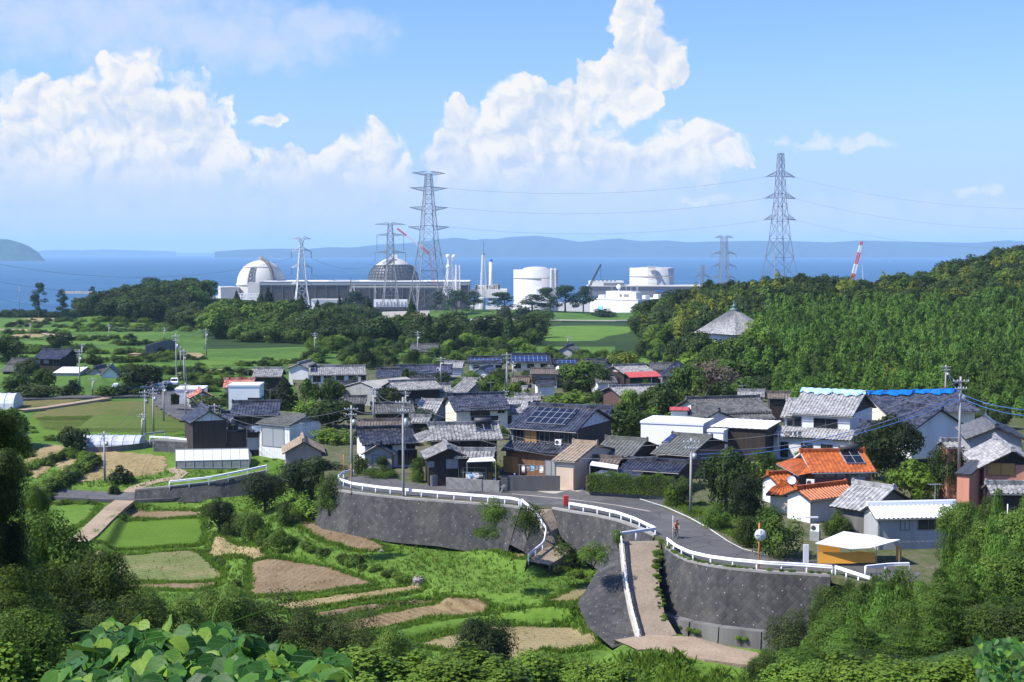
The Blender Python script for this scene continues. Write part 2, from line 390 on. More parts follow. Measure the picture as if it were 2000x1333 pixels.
# ---- ground materials
def groundmat(name, cols, s1=.25, s2=2.5, rough=.95, rows=None, bmp=.6, flecks=None):
    g, b, _ = newmat(name); pos = g.node('ShaderNodeNewGeometry').outputs['Position']
    a = g.noise(pos, s1, 5, .6); c_ = g.noise(pos, s2, 6, .72)
    f = g.m('ADD', g.m('MULTIPLY', a, .45), g.m('MULTIPLY', c_, .55))
    h = c_
    if rows:
        ang, w, amt = rows
        sp = g.node('ShaderNodeSeparateXYZ'); mp = g.node('ShaderNodeMapping'); g.put(mp.inputs[0], pos); mp.inputs['Rotation'].default_value = (0, 0, ang)
        wv = g.noise(pos, .12, 2, .5); g.put(sp.inputs[0], mp.outputs[0])
        r_ = g.m('PINGPONG', g.m('DIVIDE', g.m('ADD', sp.outputs[0], g.m('MULTIPLY', wv, 3.0)), w), .5)
        f = g.m('ADD', f, g.m('MULTIPLY', g.m('SUBTRACT', r_, .25), amt)); h = g.m('ADD', c_, g.m('MULTIPLY', r_, .5))
    n = len(cols); c = g.ramp(f, *[(.28+.44*i/(n-1), cols[i]) for i in range(n)])
    if flecks: c = g.mix(g.sstep(g.noise(pos, 3.2, 5, .8), .60, .70), c, flecks)
    g.put(b.inputs['Base Color'], c); b.inputs['Roughness'].default_value = rough; b.inputs['Specular IOR Level'].default_value = .15
    bump(g, b, h, bmp, .25)
groundmat('grass', [(.03, .065, .010), (.068, .132, .016), (.115, .20, .03), (.17, .20, .06)], .1, 1.3)
groundmat('far_grass', [(.018, .045, .008), (.048, .105, .014), (.09, .17, .024), (.15, .185, .05)], .03, .35)
groundmat('bright_grass', [(.035, .085, .010), (.075, .15, .016), (.115, .205, .028), (.17, .20, .06)], .12, 1.6)
groundmat('paddy', [(.05, .105, .010), (.085, .16, .014), (.125, .205, .025)], .15, 3.0, rows=(R(20), .6, .12))
groundmat('thin_paddy', [(.05, .11, .012), (.10, .155, .03), (.20, .185, .085), (.33, .27, .15)], .18, 3.0, rows=(R(62), .75, .26))
groundmat('olive_field', [(.04, .085, .012), (.085, .115, .022), (.15, .125, .045), (.13, .14, .04)], .04, .6)
groundmat('brown_field', [(.10, .070, .036), (.17, .118, .063), (.245, .182, .105), (.135, .13, .045)], .2, 3.0, rows=(R(15), .8, .07), flecks=(.46, .37, .24))
groundmat('furrow_field', [(.085, .06, .026), (.165, .115, .056), (.255, .19, .10), (.11, .12, .035)], .15, 3.0, rows=(R(-42), .95, .3), flecks=(.44, .36, .22))
groundmat('stubble', [(.11, .13, .03), (.20, .17, .075), (.32, .255, .14), (.10, .16, .03)], .16, 3.0, rows=(R(70), .5, .18))
groundmat('dry_grass', [(.10, .14, .03), (.21, .17, .075), (.34, .26, .135), (.13, .17, .04)], .14, 2.0)
groundmat('dirt', [(.22, .165, .11), (.33, .255, .175), (.42, .335, .235)], .3, 3.0)
groundmat('ramp_concrete', [(.17, .135, .095), (.26, .21, .15), (.35, .29, .215)], .35, 4.0)
groundmat('yard', [(.035, .075, .014), (.06, .085, .025), (.13, .12, .07), (.24, .21, .15)], .09, 1.2)
groundmat('graded_slope', [(.26, .23, .185), (.34, .31, .26), (.40, .37, .315)], .05, .4)
groundmat('forest_floor', [(.012, .024, .006), (.025, .05, .01), (.04, .075, .015)], .1, .8)
groundmat('rock', [(.12, .11, .095), (.23, .21, .18), (.33, .30, .26)], .1, .7)
groundmat('site', [(.22, .22, .2), (.33, .325, .3), (.40, .39, .36)], .03, .3)

def asphalt():
    g, b, _ = newmat('asphalt'); pos = g.node('ShaderNodeNewGeometry').outputs['Position']
    n = g.noise(pos, .22, 6, .68); c = g.ramp(n, (.3, (.078, .077, .077)), (.5, (.105, .103, .10)), (.7, (.14, .137, .13)))
    cell = g.vor(pos, .085, rnd=.9); c = g.mix(g.m('MULTIPLY', g.m('GREATER_THAN', g.noise(cell.outputs['Color'], 9, 0, .5), .56), .35), c, (.055, .055, .057))
    ed = g.vor(g.v('ADD', pos, g.v('SCALE', g.node('ShaderNodeTexNoise').outputs[1], 1.5)), .32, 'DISTANCE_TO_EDGE'); c = g.mix(g.m('MULTIPLY', g.sstep(ed.outputs['Distance'], .035, .008), .5), c, (.04, .04, .042))
    c = g.mix(g.m('MULTIPLY', g.sstep(g.noise(pos, 1.4, 4, .7), .6, .72), .35), c, (.19, .175, .145))
    g.put(b.inputs['Base Color'], c); b.inputs['Roughness'].default_value = .85; b.inputs['Specular IOR Level'].default_value = .2
asphalt()
def sea_mat():
    g, b, _ = newmat('sea'); pos = g.node('ShaderNodeNewGeometry').outputs['Position']
    mp = g.node('ShaderNodeMapping'); g.put(mp.inputs[0], pos); mp.inputs['Scale'].default_value = (1, 4.5, 1)
    a = g.noise(mp.outputs[0], .0011, 5, .6); w = g.noise(pos, .22, 4, .6)
    g.put(b.inputs['Base Color'], g.ramp(a, (.3, (.02, .08, .158)), (.52, (.03, .099, .184)), (.72, (.046, .125, .22))))
    b.inputs['Roughness'].default_value = .5; b.inputs['IOR'].default_value = 1.33; b.inputs['Specular IOR Level'].default_value = .25
    bump(g, b, w, .6, 1.5)
sea_mat()
def hillmat(name, lo, hi, s):
    g, b, _ = newmat(name); pos = g.node('ShaderNodeNewGeometry').outputs['Position']
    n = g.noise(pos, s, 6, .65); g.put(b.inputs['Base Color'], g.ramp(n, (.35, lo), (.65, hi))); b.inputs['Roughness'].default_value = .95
    b.inputs['Specular IOR Level'].default_value = 0
    bump(g, b, n, .8, 12)
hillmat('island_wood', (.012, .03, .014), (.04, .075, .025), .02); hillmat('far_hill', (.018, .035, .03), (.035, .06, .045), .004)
# ---- leaves: tone differs per leaf (attribute), per clump (noise) and per tree
def leafmat(name, dark, mid, light, trans=.28, rough=.6, spec=.14, objvar=.42, s=.35):
    g, b, out = newmat(name)
    at = g.node('ShaderNodeAttribute', attribute_name='tone').outputs['Fac']
    oi = g.node('ShaderNodeObjectInfo')
    pos = g.node('ShaderNodeNewGeometry').outputs['Position']
    n = g.noise(pos, s, 3, .6)
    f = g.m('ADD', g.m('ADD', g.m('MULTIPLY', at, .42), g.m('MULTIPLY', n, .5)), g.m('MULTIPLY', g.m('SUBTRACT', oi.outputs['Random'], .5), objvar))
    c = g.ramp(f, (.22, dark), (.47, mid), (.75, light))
    hs = g.node('ShaderNodeHueSaturation'); g.put(hs.inputs['Color'], c)
    g.put(hs.inputs['Hue'], g.m('ADD', .5, g.m('MULTIPLY', g.m('SUBTRACT', oi.outputs['Random'], .5), .035)))
    g.put(b.inputs['Base Color'], hs.outputs[0]); b.inputs['Roughness'].default_value = rough; b.inputs['Specular IOR Level'].default_value = spec
    tr = g.node('ShaderNodeBsdfTranslucent'); g.put(tr.inputs[0], g.mix(.5, hs.outputs[0], (light[0]*1.5, light[1]*1.3, light[2])))
    mx = g.node('ShaderNodeMixShader'); mx.inputs[0].default_value = trans
    g.nt.links.new(b.outputs[0], mx.inputs[1]); g.nt.links.new(tr.outputs[0], mx.inputs[2]); g.nt.links.new(mx.outputs[0], out.inputs[0])
leafmat('leaf_dark', (.013, .027, .008), (.034, .059, .013), (.080, .114, .025))
leafmat('leaf_mid', (.024, .05, .009), (.074, .132, .017), (.15, .215, .033))
leafmat('leaf_light', (.042, .085, .010), (.112, .19, .02), (.2, .28, .036))
leafmat('leaf_olive', (.028, .045, .012), (.066, .092, .021), (.12, .148, .04))
leafmat('leaf_bamboo', (.024, .056, .009), (.076, .15, .018), (.15, .245, .034), .32)
leafmat('leaf_yellow', (.06, .095, .012), (.15, .185, .02), (.27, .28, .04))
leafmat('leaf_pine', (.012, .03, .013), (.026, .058, .022), (.05, .09, .033))
leafmat('leaf_dry', (.08, .065, .045), (.16, .135, .095), (.24, .2, .14))
leafmat('blade_grass', (.055, .115, .010), (.115, .215, .020), (.19, .30, .045), .45, .6, .2, 0, .12)
leafmat('blade_rice', (.08, .15, .010), (.14, .235, .020), (.20, .30, .04), .45, .6, .2, 0, .12)
leafmat('blade_dry', (.07, .10, .015), (.15, .17, .035), (.28, .24, .09), .3, .6, .2, 0, .12)
leafmat('kudzu_plain', (.014, .05, .010), (.040, .125, .016), (.105, .225, .026), .3, .5, .25, .3, 6)

def kudzu():
    g, b, out = newmat('kudzu'); at = g.node('ShaderNodeAttribute', attribute_name='tone').outputs['Fac']; uv = g.node('ShaderNodeUVMap').outputs[0]
    sp = g.node('ShaderNodeSeparateXYZ'); g.put(sp.inputs[0], uv); u = g.m('ABSOLUTE', sp.outputs[0]); v = sp.outputs[1]
    side = g.m('PINGPONG', g.m('SUBTRACT', v, g.m('MULTIPLY', u, .75)), .11)
    vein = g.m('MAXIMUM', g.sstep(side, .018, .004), g.sstep(u, .03, .008))
    pos = g.node('ShaderNodeNewGeometry').outputs['Position']; n = g.noise(pos, 22, 4, .6)
    f = g.m('ADD', g.m('MULTIPLY', at, .75), g.m('MULTIPLY', n, .25))
    c = g.ramp(f, (.1, (.013, .05, .014)), (.42, (.030, .105, .018)), (.7, (.07, .19, .022)), (.95, (.20, .30, .03)))
    c = g.mix(g.m('MULTIPLY', vein, .5), c, (.13, .24, .06)); c = g.mix(g.sstep(g.noise(pos, 60, 2, .5), .70, .74), c, (.10, .08, .03))
    g.put(b.inputs['Base Color'], c); b.inputs['Roughness'].default_value = .45; b.inputs['Specular IOR Level'].default_value = .2
    bump(g, b, g.m('SUBTRACT', n, g.m('MULTIPLY', vein, .8)), .5, .004)
    tr = g.node('ShaderNodeBsdfTranslucent'); g.put(tr.inputs[0], g.mix(.5, c, (.2, .34, .03)))
    mx = g.node('ShaderNodeMixShader'); mx.inputs[0].default_value = .3
    g.nt.links.new(b.outputs[0], mx.inputs[1]); g.nt.links.new(tr.outputs[0], mx.inputs[2]); g.nt.links.new(mx.outputs[0], out.inputs[0])
kudzu()
# ------------------------------------------------------------------ terrain
def ip(x, pts):
    return np.interp(x, [p[0] for p in pts], [p[1] for p in pts])
def ss(x, a, b):
    t = np.clip((x-a)/(b-a), 0, 1); return t*t*(3-2*t)
ZV = 38.0                                           # level of the village street
# plateau edge (photo pixels on the street level): wall A, notch of the low ramp, wall B, the concrete ramp, wall E
def px_pts(l, z): return [P(x, y, z) for x, y in l]
EDGE_A = [(636, 938), (642, 950), (655, 957), (690, 962), (740, 968), (800, 974), (870, 979), (940, 984), (1000, 989), (1016, 992)]
EDGE_B = [(1078, 992), (1110, 998), (1160, 1006), (1205, 1016), (1240, 1028), (1278, 1046)]
EDGE_E = [(1300, 1068), (1318, 1082), (1345, 1095), (1385, 1104), (1428, 1110), (1500, 1117), (1560, 1120), (1622, 1124)]
def plateau_poly():
    p = [(v.x, v.y) for v in px_pts(EDGE_A+EDGE_B+EDGE_E, ZV)]
    p += [(v.x, v.y) for v in px_pts([(1700, 1145), (1800, 1180)], ZV)]
    p += [(50, 96), (120, 96), (400, 150), (400, 345), (-54, 345), (-46, 300), (-34, 235), (-27, 200)]
    return np.array(p)
PLAT = plateau_poly()
def poly_sd(x, y, poly):
    """signed distance, positive inside"""
    x = np.asarray(x, float); y = np.asarray(y, float)
    d = np.full(x.shape, 1e9); ins = np.zeros(x.shape, bool); n = len(poly)
    for i in range(n):
        ax, ay = poly[i]; bx, by = poly[(i+1) % n]; ex, ey = bx-ax, by-ay
        t = np.clip(((x-ax)*ex+(y-ay)*ey)/(ex*ex+ey*ey+1e-12), 0, 1)
        d = np.minimum(d, np.hypot(x-ax-t*ex, y-ay-t*ey))
        c = ((ay > y) != (by > y)) & (x < (bx-ax)*(y-ay)/(by-ay+1e-12)+ax)
        ins ^= c
    return np.where(ins, d, -d)
RIDGE = [(-60, 0), (10, 27), (24, 29), (34, 33), (48, 35.5), (60, 40.5), (74, 45.5), (103, 47), (120, 45.5), (137, 47), (155, 51), (171, 55.5), (230, 67), (400, 80)]
FORE = [(-60, 65), (0, 63.3), (4, 62.4), (10, 60.0), (20, 58.0), (40, 52.0), (60, 45.7), (80, 39.4), (95, 34.0), (105, 32.2)]
LEFT = [(105, 32.0), (125, 31.2), (145, 30.8), (175, 31.3), (186, 31.8), (192, 33.2), (205, 35), (216, 36.2), (240, 36.6), (280, 37), (330, 37.5), (400, 37), (470, 34.5), (580, 30.3), (720, 27.5), (900, 23.5), (1000, 16), (1090, 9), (1350, 7.5), (1430, -3), (3000, -6)]
MID = [(105, 32.0), (122, 32.1), (138, 32.2), (149, 32.6), (158, 33.5), (172, 34), (240, 34), (430, 37), (470, 35.5), (560, 30), (690, 24.5), (890, 21.5), (985, 23), (1060, 17), (1110, 9.5), (1500, 9), (1560, -3), (3000, -6)]
def pxz(l, z): return np.array([(v.x, v.y) for v in (P(px_, py_, z) for px_, py_ in l)])
LIFTS = [(pxz([(462, 1080), (560, 1066), (650, 1080), (750, 1112), (845, 1128), (880, 1155), (1140, 1180), (1160, 1215), (900, 1300), (400, 1300), (440, 1180)], 32.6), -.75, 1.6),
         (pxz([(680, 1012), (760, 1046), (860, 1062), (960, 1090), (1040, 1112), (1110, 1095), (1010, 1020), (800, 985)], 33.6), .9, 2.2),
         (pxz([(130, 1160), (185, 1090), (240, 996), (404, 990), (424, 1055), (470, 1120), (460, 1160)], 31.2), -.9, 1.3),
         (pxz([(540, 1196), (700, 1170), (860, 1148), (1000, 1160), (1150, 1190), (1160, 1225), (900, 1310), (500, 1310)], 32.3), -.5, .9),
         (pxz([(640, 1240), (850, 1202), (960, 1184), (1130, 1190), (1170, 1235), (900, 1320), (560, 1320)], 32.1), -.4, .8)]
LIFTS.append((pxz([(1150, 1275), (1200, 1245), (1330, 1225), (1430, 1258), (1520, 1275), (1500, 1305), (1200, 1300)], 33.2), 1.15, 1.6))
def gz(x, y):
    x = np.asarray(x, float); y = np.asarray(y, float)
    k = ss(x-(-33+0*y), 0, 8)
    k = np.where(y > 230, ss(x, -70-(y-230)*.12, -30-(y-230)*.12), k)
    low = ip(y, LEFT)*(1-k)+ip(y, MID)*k
    low = np.where(y < 105, ip(y, FORE), low)
    near = (y > 90) & (y < 450) & (x > -90)
    sd = np.full(x.shape, -50.0)
    if near.any(): sd[near] = poly_sd(x[near], y[near], PLAT)
    z = low+(np.maximum(ZV-.12, low)-low)*ss(sd, .4, 5.0)
    nr = (y > 96) & (y < 190) & (x > -75) & (x < 32)
    if nr.any():
        for pl_, am, sf in LIFTS: z[nr] = z[nr]+am*ss(poly_sd(x[nr], y[nr], pl_), 0, sf)*(1-ss(sd[nr], -2.5, -.8))
    # the wooded hill on the right
    rd = ip(x, RIDGE); yr = 470+0*x
    prof = np.where(y < yr, ss(y, 318, 455), 1-ss(y, 500, 760))
    hill = 12+(rd-12)*1.0
    h = np.where(y < yr, (ZV-.3)+(rd-ZV+.3)*ss(y, 312, 465), rd+(9-rd)*ss(y, 490, 900))
    wR = ss(x, 18, 45)
    z = np.where((y > 312), np.where(wR > 0, np.maximum(z, z+(h-z)*wR) if True else z, z), z)
    # bank on the right that carries the bamboo beside the lower road
    z = z+ss(x-(.62*(y-60)+6), 0, 18)*ss(y, 40, 70)*(1-ss(y, 100, 112))*4
    # headland knoll on the left
    z = z+14*np.exp(-((x+152)/62)**2-((y-735)/95)**2)+5*np.exp(-((x+95)/45)**2-((y-560)/60)**2)
    # cut platform below the tall pylons
    z = z+3*np.exp(-((x+18)/70)**2-((y-965)/45)**2)
    return z
def gz1(x, y): return float(gz(np.array([x]), np.array([y]))[0])
_D = np.concatenate([np.arange(3, 60, .5), np.arange(60, 240, .4), np.arange(240, 700, 1.2), np.arange(700, 2200, 5.0)])
def hit(px, py, lo=3.0):
    a, b = ray(px, py); D = _D[_D >= lo]
    d = (CZ+b*D)-gz(a*D, D); i = np.argmax(d < 0)
    if d[i] >= 0: return P(px, py, 0.0)
    if i == 0: D0 = D[0]
    else: D0 = D[i-1]+(D[i]-D[i-1])*d[i-1]/(d[i-1]-d[i])
    return Vector((a*D0, D0, gz1(a*D0, D0)))
def hits(l, **k): return [hit(x, y, **k) for x, y in l]
def build_ground():
    rows = np.concatenate([np.arange(-40, 8, 2.0), np.arange(8, 100, 1.5), np.arange(100, 200, .6), np.arange(200, 260, 1.0), np.arange(260, 700, 4), np.arange(700, 1600, 10)])
    nt_ = 360; t = np.linspace(-1, 1, nt_)
    X = np.array([t*(30+.56*abs(y)) for y in rows]); Y = np.repeat(rows[:, None], nt_, 1)
    Z = gz(X.ravel(), Y.ravel()).reshape(X.shape)
    rng = np.random.default_rng(3); 
    def wob(s, a, k): return a*np.sin(X*s+k)*np.sin(Y*s*1.3+k*2)
    inside = np.where((Y > 90) & (Y < 445), 0.0, 1.0)
    Z = Z+inside*(wob(.11, .12, 1)+wob(.31, .07, 2))
    v = np.stack([X, Y, Z], -1).reshape(-1, 3)
    nr = len(rows); idx = np.arange(nr*nt_).reshape(nr, nt_)
    f = np.stack([idx[:-1, :-1], idx[:-1, 1:], idx[1:, 1:], idx[1:, :-1]], -1).reshape(-1, 4)
    me = bpy.data.meshes.new('ground'); me.from_pydata(v.tolist(), [], f.tolist())
    me.polygons.foreach_set('use_smooth', [True]*len(f))
    for k in ('grass', 'far_grass', 'forest_floor', 'site', 'rock', 'graded_slope'): me.materials.append(M[k])
    c = v[f].mean(1); x, y = c[:, 0], c[:, 1]; u = x/np.maximum(y, 1)*F+1000
    mi = np.zeros(len(f), int); mi[y > 215] = 1
    mi[(y > 312) & (x > 30)] = 2
    mi[(y > 425) & (y < 880) & (u > 400)] = 2
    mi[(y > 700) & (y < 1000) & (u < 460) & (u > 170)] = 2
    mi[(y < 95)] = 2
    mi[(y > 1040)] = 3
    mi[(y > 830) & (y < 1000) & (u > 742) & (u < 985)] = 5
    mi[(y > 900) & (y < 1010) & (u > 840) & (u < 1300)] = 1
    mi[(y > 830) & (y < 1080) & (u < 560) & (u > 325)] = 4
    me.polygons.foreach_set('material_index', mi.tolist()); me.update()
    tag(link('ground', me), kind='structure')
build_ground()
def sheet(name, poly, z, mat_, kind='structure', label=None, cat=None, thick=.35):
    b = MB(); n = len(poly); top = [(p[0], p[1], z) for p in poly]
    b.face(top); 
    for i in range(n):
        p, q = top[i], top[(i+1) % n]; b.face([(p[0], p[1], z-thick), (q[0], q[1], z-thick), q, p])
    o = b.build(name, M[mat_]); return tag(o, label, cat, kind=kind)
def ccw(pts):
    a = sum(p[0]*q[1]-q[0]*p[1] for p, q in zip(pts, pts[1:]+pts[:1]))
    return pts if a > 0 else pts[::-1]
sheet('village_ground', ccw([tuple(p) for p in PLAT if p[1] < 330 or True][:]), ZV, 'yard', thick=.6)
# sea
def build_sea():
    b = MB(); xs = [-60000, -8000, -2000, 0, 2000, 8000, 60000]; ys = [900, 2500, 6000, 15000, 40000, 90000]
    for i in range(len(xs)-1):
        for j in range(len(ys)-1): b.face([(xs[i], ys[j], 0), (xs[i+1], ys[j], 0), (xs[i+1], ys[j+1], 0), (xs[i], ys[j+1], 0)])
    tag(b.build('sea', M['sea'], weld=True), kind='structure')
build_sea()
def hills(name, D, prof, mat_, depth, amp, seed):
    """a range seen across the water: crest heights from the photograph, a real cross-section"""
    rng = np.random.default_rng(seed); xs = np.linspace(prof[0][0], prof[-1][0], 150)
    crest = np.interp(xs, [p[0] for p in prof], [p[1] for p in prof])
    hz = (HOR-crest)/F*D+CZ; hz = np.maximum(hz, 1)
    ny = 26; v = []; f = []
    ph = rng.uniform(0, 6, 8)
    for i, x in enumerate(xs):
        X = (x-1000)/F*D
        for j in range(ny):
            t = j/(ny-1); s = math.sin(math.pi*min(1, t*1.02))**.8
            r_ = 1+amp*(math.sin(x*.05+t*7+ph[0])+.6*math.sin(x*.13-t*11+ph[1])+.4*math.sin(x*.31+t*23+ph[2]))*(1-s)*2
            v.append((X*(1+(t-.5)*depth/D), D+(t-.5)*depth, -4+(hz[i]+4)*s*max(.1, r_ if s < .95 else 1)))
    for i in range(len(xs)-1):
        for j in range(ny-1):
            a = i*ny+j; f.append((a, a+ny, a+ny+1, a+1))
    me = bpy.data.meshes.new(name); me.from_pydata(v, [], f); me.polygons.foreach_set('use_smooth', [True]*len(f)); me.materials.append(M[mat_])
    return tag(link(name, me), kind='structure')
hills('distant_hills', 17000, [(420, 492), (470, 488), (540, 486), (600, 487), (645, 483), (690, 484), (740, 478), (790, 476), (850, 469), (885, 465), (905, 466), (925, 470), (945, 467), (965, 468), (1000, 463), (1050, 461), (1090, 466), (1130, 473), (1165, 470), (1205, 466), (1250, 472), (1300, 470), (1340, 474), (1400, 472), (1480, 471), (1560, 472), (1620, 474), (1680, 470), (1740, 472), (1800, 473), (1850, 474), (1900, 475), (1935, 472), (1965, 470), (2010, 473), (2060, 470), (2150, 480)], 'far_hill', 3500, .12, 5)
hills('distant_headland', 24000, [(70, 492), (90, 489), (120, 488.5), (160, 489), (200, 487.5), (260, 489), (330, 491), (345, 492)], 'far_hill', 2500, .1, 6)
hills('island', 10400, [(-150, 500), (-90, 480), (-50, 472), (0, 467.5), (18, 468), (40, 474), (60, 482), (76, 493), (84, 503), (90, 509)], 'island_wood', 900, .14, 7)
# ------------------------------------------------------------------ fields: level plates with sloping banks
def terrace(poly, mat_, lift=.35, skirt=.6, out=.7, name='field', bank='bright_grass', z=None):
    c = [sum(p[i] for p in poly)/len(poly) for i in (0, 1)]
    g0 = hits(poly)+[hit(*c)]; A = np.array([(p.x, p.y, 1) for p in g0]); Zs = np.array([p.z for p in g0])
    pl = np.linalg.lstsq(A, Zs, rcond=None)[0]; pl[1] = min(max(pl[1], -.02), .06); pl[0] = min(max(pl[0], -.04), .04)
    pl[2] = np.median(Zs-A[:, :2] @ pl[:2]); pl[2] += lift*.45+.35*max(0, float(np.max(Zs-A @ pl)))
    zp = lambda x, y: float(pl[0]*x+pl[1]*y+pl[2])
    w = []
    for px, py in poly:
        a, b = ray(px, py); D = (pl[2]-CZ)/(b-pl[0]*a-pl[1]); w.append((a*D, D))
    w = ccw(w)
    for _ in range(1):                      # rounded corners
        w = [(a[0]*(1-t)+b_[0]*t, a[1]*(1-t)+b_[1]*t) for a, b_ in zip(w, w[1:]+w[:1]) for t in (.13, .87)]
    pts = []
    rng = random.Random(int(c[0]*7+c[1]))
    for a, b_ in zip(w, w[1:]+w[:1]):
        L = math.hypot(b_[0]-a[0], b_[1]-a[1]); n = max(1, int(L/.8))
        for i in range(n):
            t = i/n; pts.append((a[0]+(b_[0]-a[0])*t+(rng.uniform(-.22, .22) if i else 0), a[1]+(b_[1]-a[1])*t+(rng.uniform(-.22, .22) if i else 0)))
    n = len(pts); b = MB(); b.face([(x, y, zp(x, y)) for x, y in pts])
    nor = []
    for i in range(n):
        dx = pts[(i+1) % n][0]-pts[i-1][0]; dy = pts[(i+1) % n][1]-pts[i-1][1]; L = math.hypot(dx, dy)+1e-9; nor.append((dy/L, -dx/L))
    for i in range(n):
        j = (i+1) % n; (ax, ay), (bx, by) = pts[i], pts[j]; o1, o2 = nor[i], nor[j]
        za, zb = zp(ax, ay), zp(bx, by); b.face([(ax+o1[0]*out, ay+o1[1]*out, za-skirt), (bx+o2[0]*out, by+o2[1]*out, zb-skirt), (bx, by, zb), (ax, ay, za)], mi=1)
    o = b.build(name, [M[mat_], M[bank]]); tag(o, kind='structure'); return zp, pts
FIELDS = [
 ([(170, 1062), (222, 1008), (398, 1006), (402, 1040), (398, 1066)], 'paddy', .5),
 ([(228, 1003), (240, 986), (398, 989), (400, 1003)], 'brown_field', .35),
 ([(140, 1130), (168, 1078), (385, 1074), (440, 1118), (440, 1130)], 'thin_paddy', .3),
 ([(190, 1151), (195, 1137), (430, 1134), (425, 1147)], 'brown_field', .25),
 ([(487, 1098), (560, 1094), (640, 1108), (700, 1128), (738, 1143), (640, 1156), (560, 1163), (487, 1168)], 'brown_field', .5),
 ([(520, 1184), (640, 1166), (800, 1141), (826, 1136), (830, 1150), (700, 1174), (560, 1199)], 'dry_grass', .35),
 ([(560, 1208), (700, 1184), (850, 1161), (872, 1166), (780, 1185), (640, 1210)], 'brown_field', .3),
 ([(640, 1226), (700, 1209), (840, 1181), (940, 1166), (965, 1190), (850, 1208), (700, 1240)], 'furrow_field', .3),
 ([(690, 1250), (850, 1214), (960, 1194), (1080, 1180), (1137, 1195), (960, 1217), (770, 1257)], 'bright_grass', .35),
 ([(790, 1262), (960, 1224), (1130, 1204), (1180, 1262), (1100, 1276), (900, 1274)], 'stubble', .3),
 ([(520, 1019), (640, 1032), (720, 1050), (765, 1076), (690, 1076), (620, 1052)], 'brown_field', .4),
 ([(740, 1024), (860, 1036), (1045, 1084), (1025, 1094), (900, 1062), (780, 1036)], 'furrow_field', .4),
 ([(1060, 1178), (1150, 1140), (1160, 1160), (1130, 1180)], 'stubble', .25),
 ([(40, 1035), (60, 985), (200, 983), (170, 1020), (120, 1043)], 'bright_grass', .3),
 ([(400, 1085), (425, 1040), (520, 1085), (560, 1092), (482, 1096)], 'dry_grass', .8),
 # fields behind, towards the left hamlet
 ([(85, 845), (60, 812), (140, 788), (372, 788), (372, 800), (365, 850)], 'olive_field', .25),
 ([(30, 862), (55, 815), (370, 820), (365, 855)], 'paddy', .3),
 ([(30, 800), (40, 786), (180, 776), (130, 790)], 'olive_field', .25),
 ([(330, 945), (460, 918), (556, 890), (556, 915), (480, 937), (350, 958)], 'bright_grass', .3),
 ([(100, 900), (200, 880), (330, 892), (325, 925), (140, 945)], 'dry_grass', .25),
 ([(40, 905), (90, 868), (130, 872), (110, 905), (70, 940)], 'dry_grass', .9),
]
def drape(poly, mat_, lift=.14, name='field'):
    w = hits(poly); w = [(p.x, p.y) for p in w]
    for _ in range(1): w = [(a[0]*(1-t)+b_[0]*t, a[1]*(1-t)+b_[1]*t) for a, b_ in zip(w, w[1:]+w[:1]) for t in (.1, .9)]
    A = np.array(w); x0, y0 = A.min(0)-1; x1, y1 = A.max(0)+1; st = max(.2, (x1-x0)/190)
    X, Y = np.meshgrid(np.arange(x0, x1, st), np.arange(y0, y1, st)); sd = poly_sd(X.ravel(), Y.ravel(), A).reshape(X.shape)
    sd = sd+.28*np.sin(X*2.1+Y)*np.sin(Y*1.7)+.2*np.sin(X*.6-Y*4.1)
    Zz = gz(X.ravel(), Y.ravel()).reshape(X.shape)+lift-np.clip(.3-sd, 0, .3)*.9
    keep = sd > -.05; idx = -np.ones(X.shape, int); v = []; f = []
    q = keep[:-1, :-1] & keep[1:, :-1] & keep[:-1, 1:] & keep[1:, 1:]
    for i, j in zip(*np.nonzero(q)):
        r = []
        for a, b_ in ((i, j), (i, j+1), (i+1, j+1), (i+1, j)):
            if idx[a, b_] < 0: idx[a, b_] = len(v); v.append((X[a, b_], Y[a, b_], Zz[a, b_]))
            r.append(int(idx[a, b_]))
        f.append(r)
    me = bpy.data.meshes.new(name); me.from_pydata(v, [], f); me.polygons.foreach_set('use_smooth', [True]*len(f)); me.materials.append(M[mat_]); tag(link(name, me), kind='structure')
    return None, w
PLATES = [(drape(p_, m_), m_) for p_, m_, l_ in FIELDS]
drape([(318, 758), (348, 762), (346, 785), (386, 800), (389, 826), (372, 831), (330, 816), (303, 796), (294, 778)], 'asphalt', .45, 'junction_road')
# far terraces on the left, each with a dark overgrown bank
rngT = random.Random(11)
for (x0, x1, y0, y1, m_) in [(0, 330, 694, 706, 'bright_grass'), (170, 360, 680, 690, 'paddy'), (0, 180, 668, 680, 'bright_grass'), (150, 420, 712, 724, 'bright_grass'), (240, 470, 730, 742, 'paddy'), (330, 560, 722, 730, 'dry_grass'),
                         (360, 560, 744, 752, 'bright_grass'), (20, 120, 622, 634, 'dry_grass'), (10, 150, 642, 652, 'bright_grass'), (120, 260, 655, 664, 'paddy'), (250, 400, 690, 700, 'dry_grass'), (210, 330, 664, 672, 'bright_grass'), (390, 600, 702, 712, 'bright_grass'), (0, 90, 652, 662, 'dry_grass'), (300, 420, 752, 762, 'dry_grass')]:
    k = rngT.uniform(8, 22)
    terrace([(x0, (y0+y1)/2+2), (x0+k*2, y0), (x1-k, y0-1), (x1, (y0+y1)/2), (x1-k*2, y1), (x0+k, y1+1)], m_, .3, .8, 1.6, bank='far_grass')
terrace([(1055, 652), (1075, 637), (1180, 636), (1255, 640), (1240, 652), (1130, 672), (1085, 678)], 'bright_grass', .6, 2, 2)
terrace([(1240, 712), (1260, 690), (1340, 692), (1345, 708), (1300, 716)], 'bright_grass', .5, 1.5, 1.5)
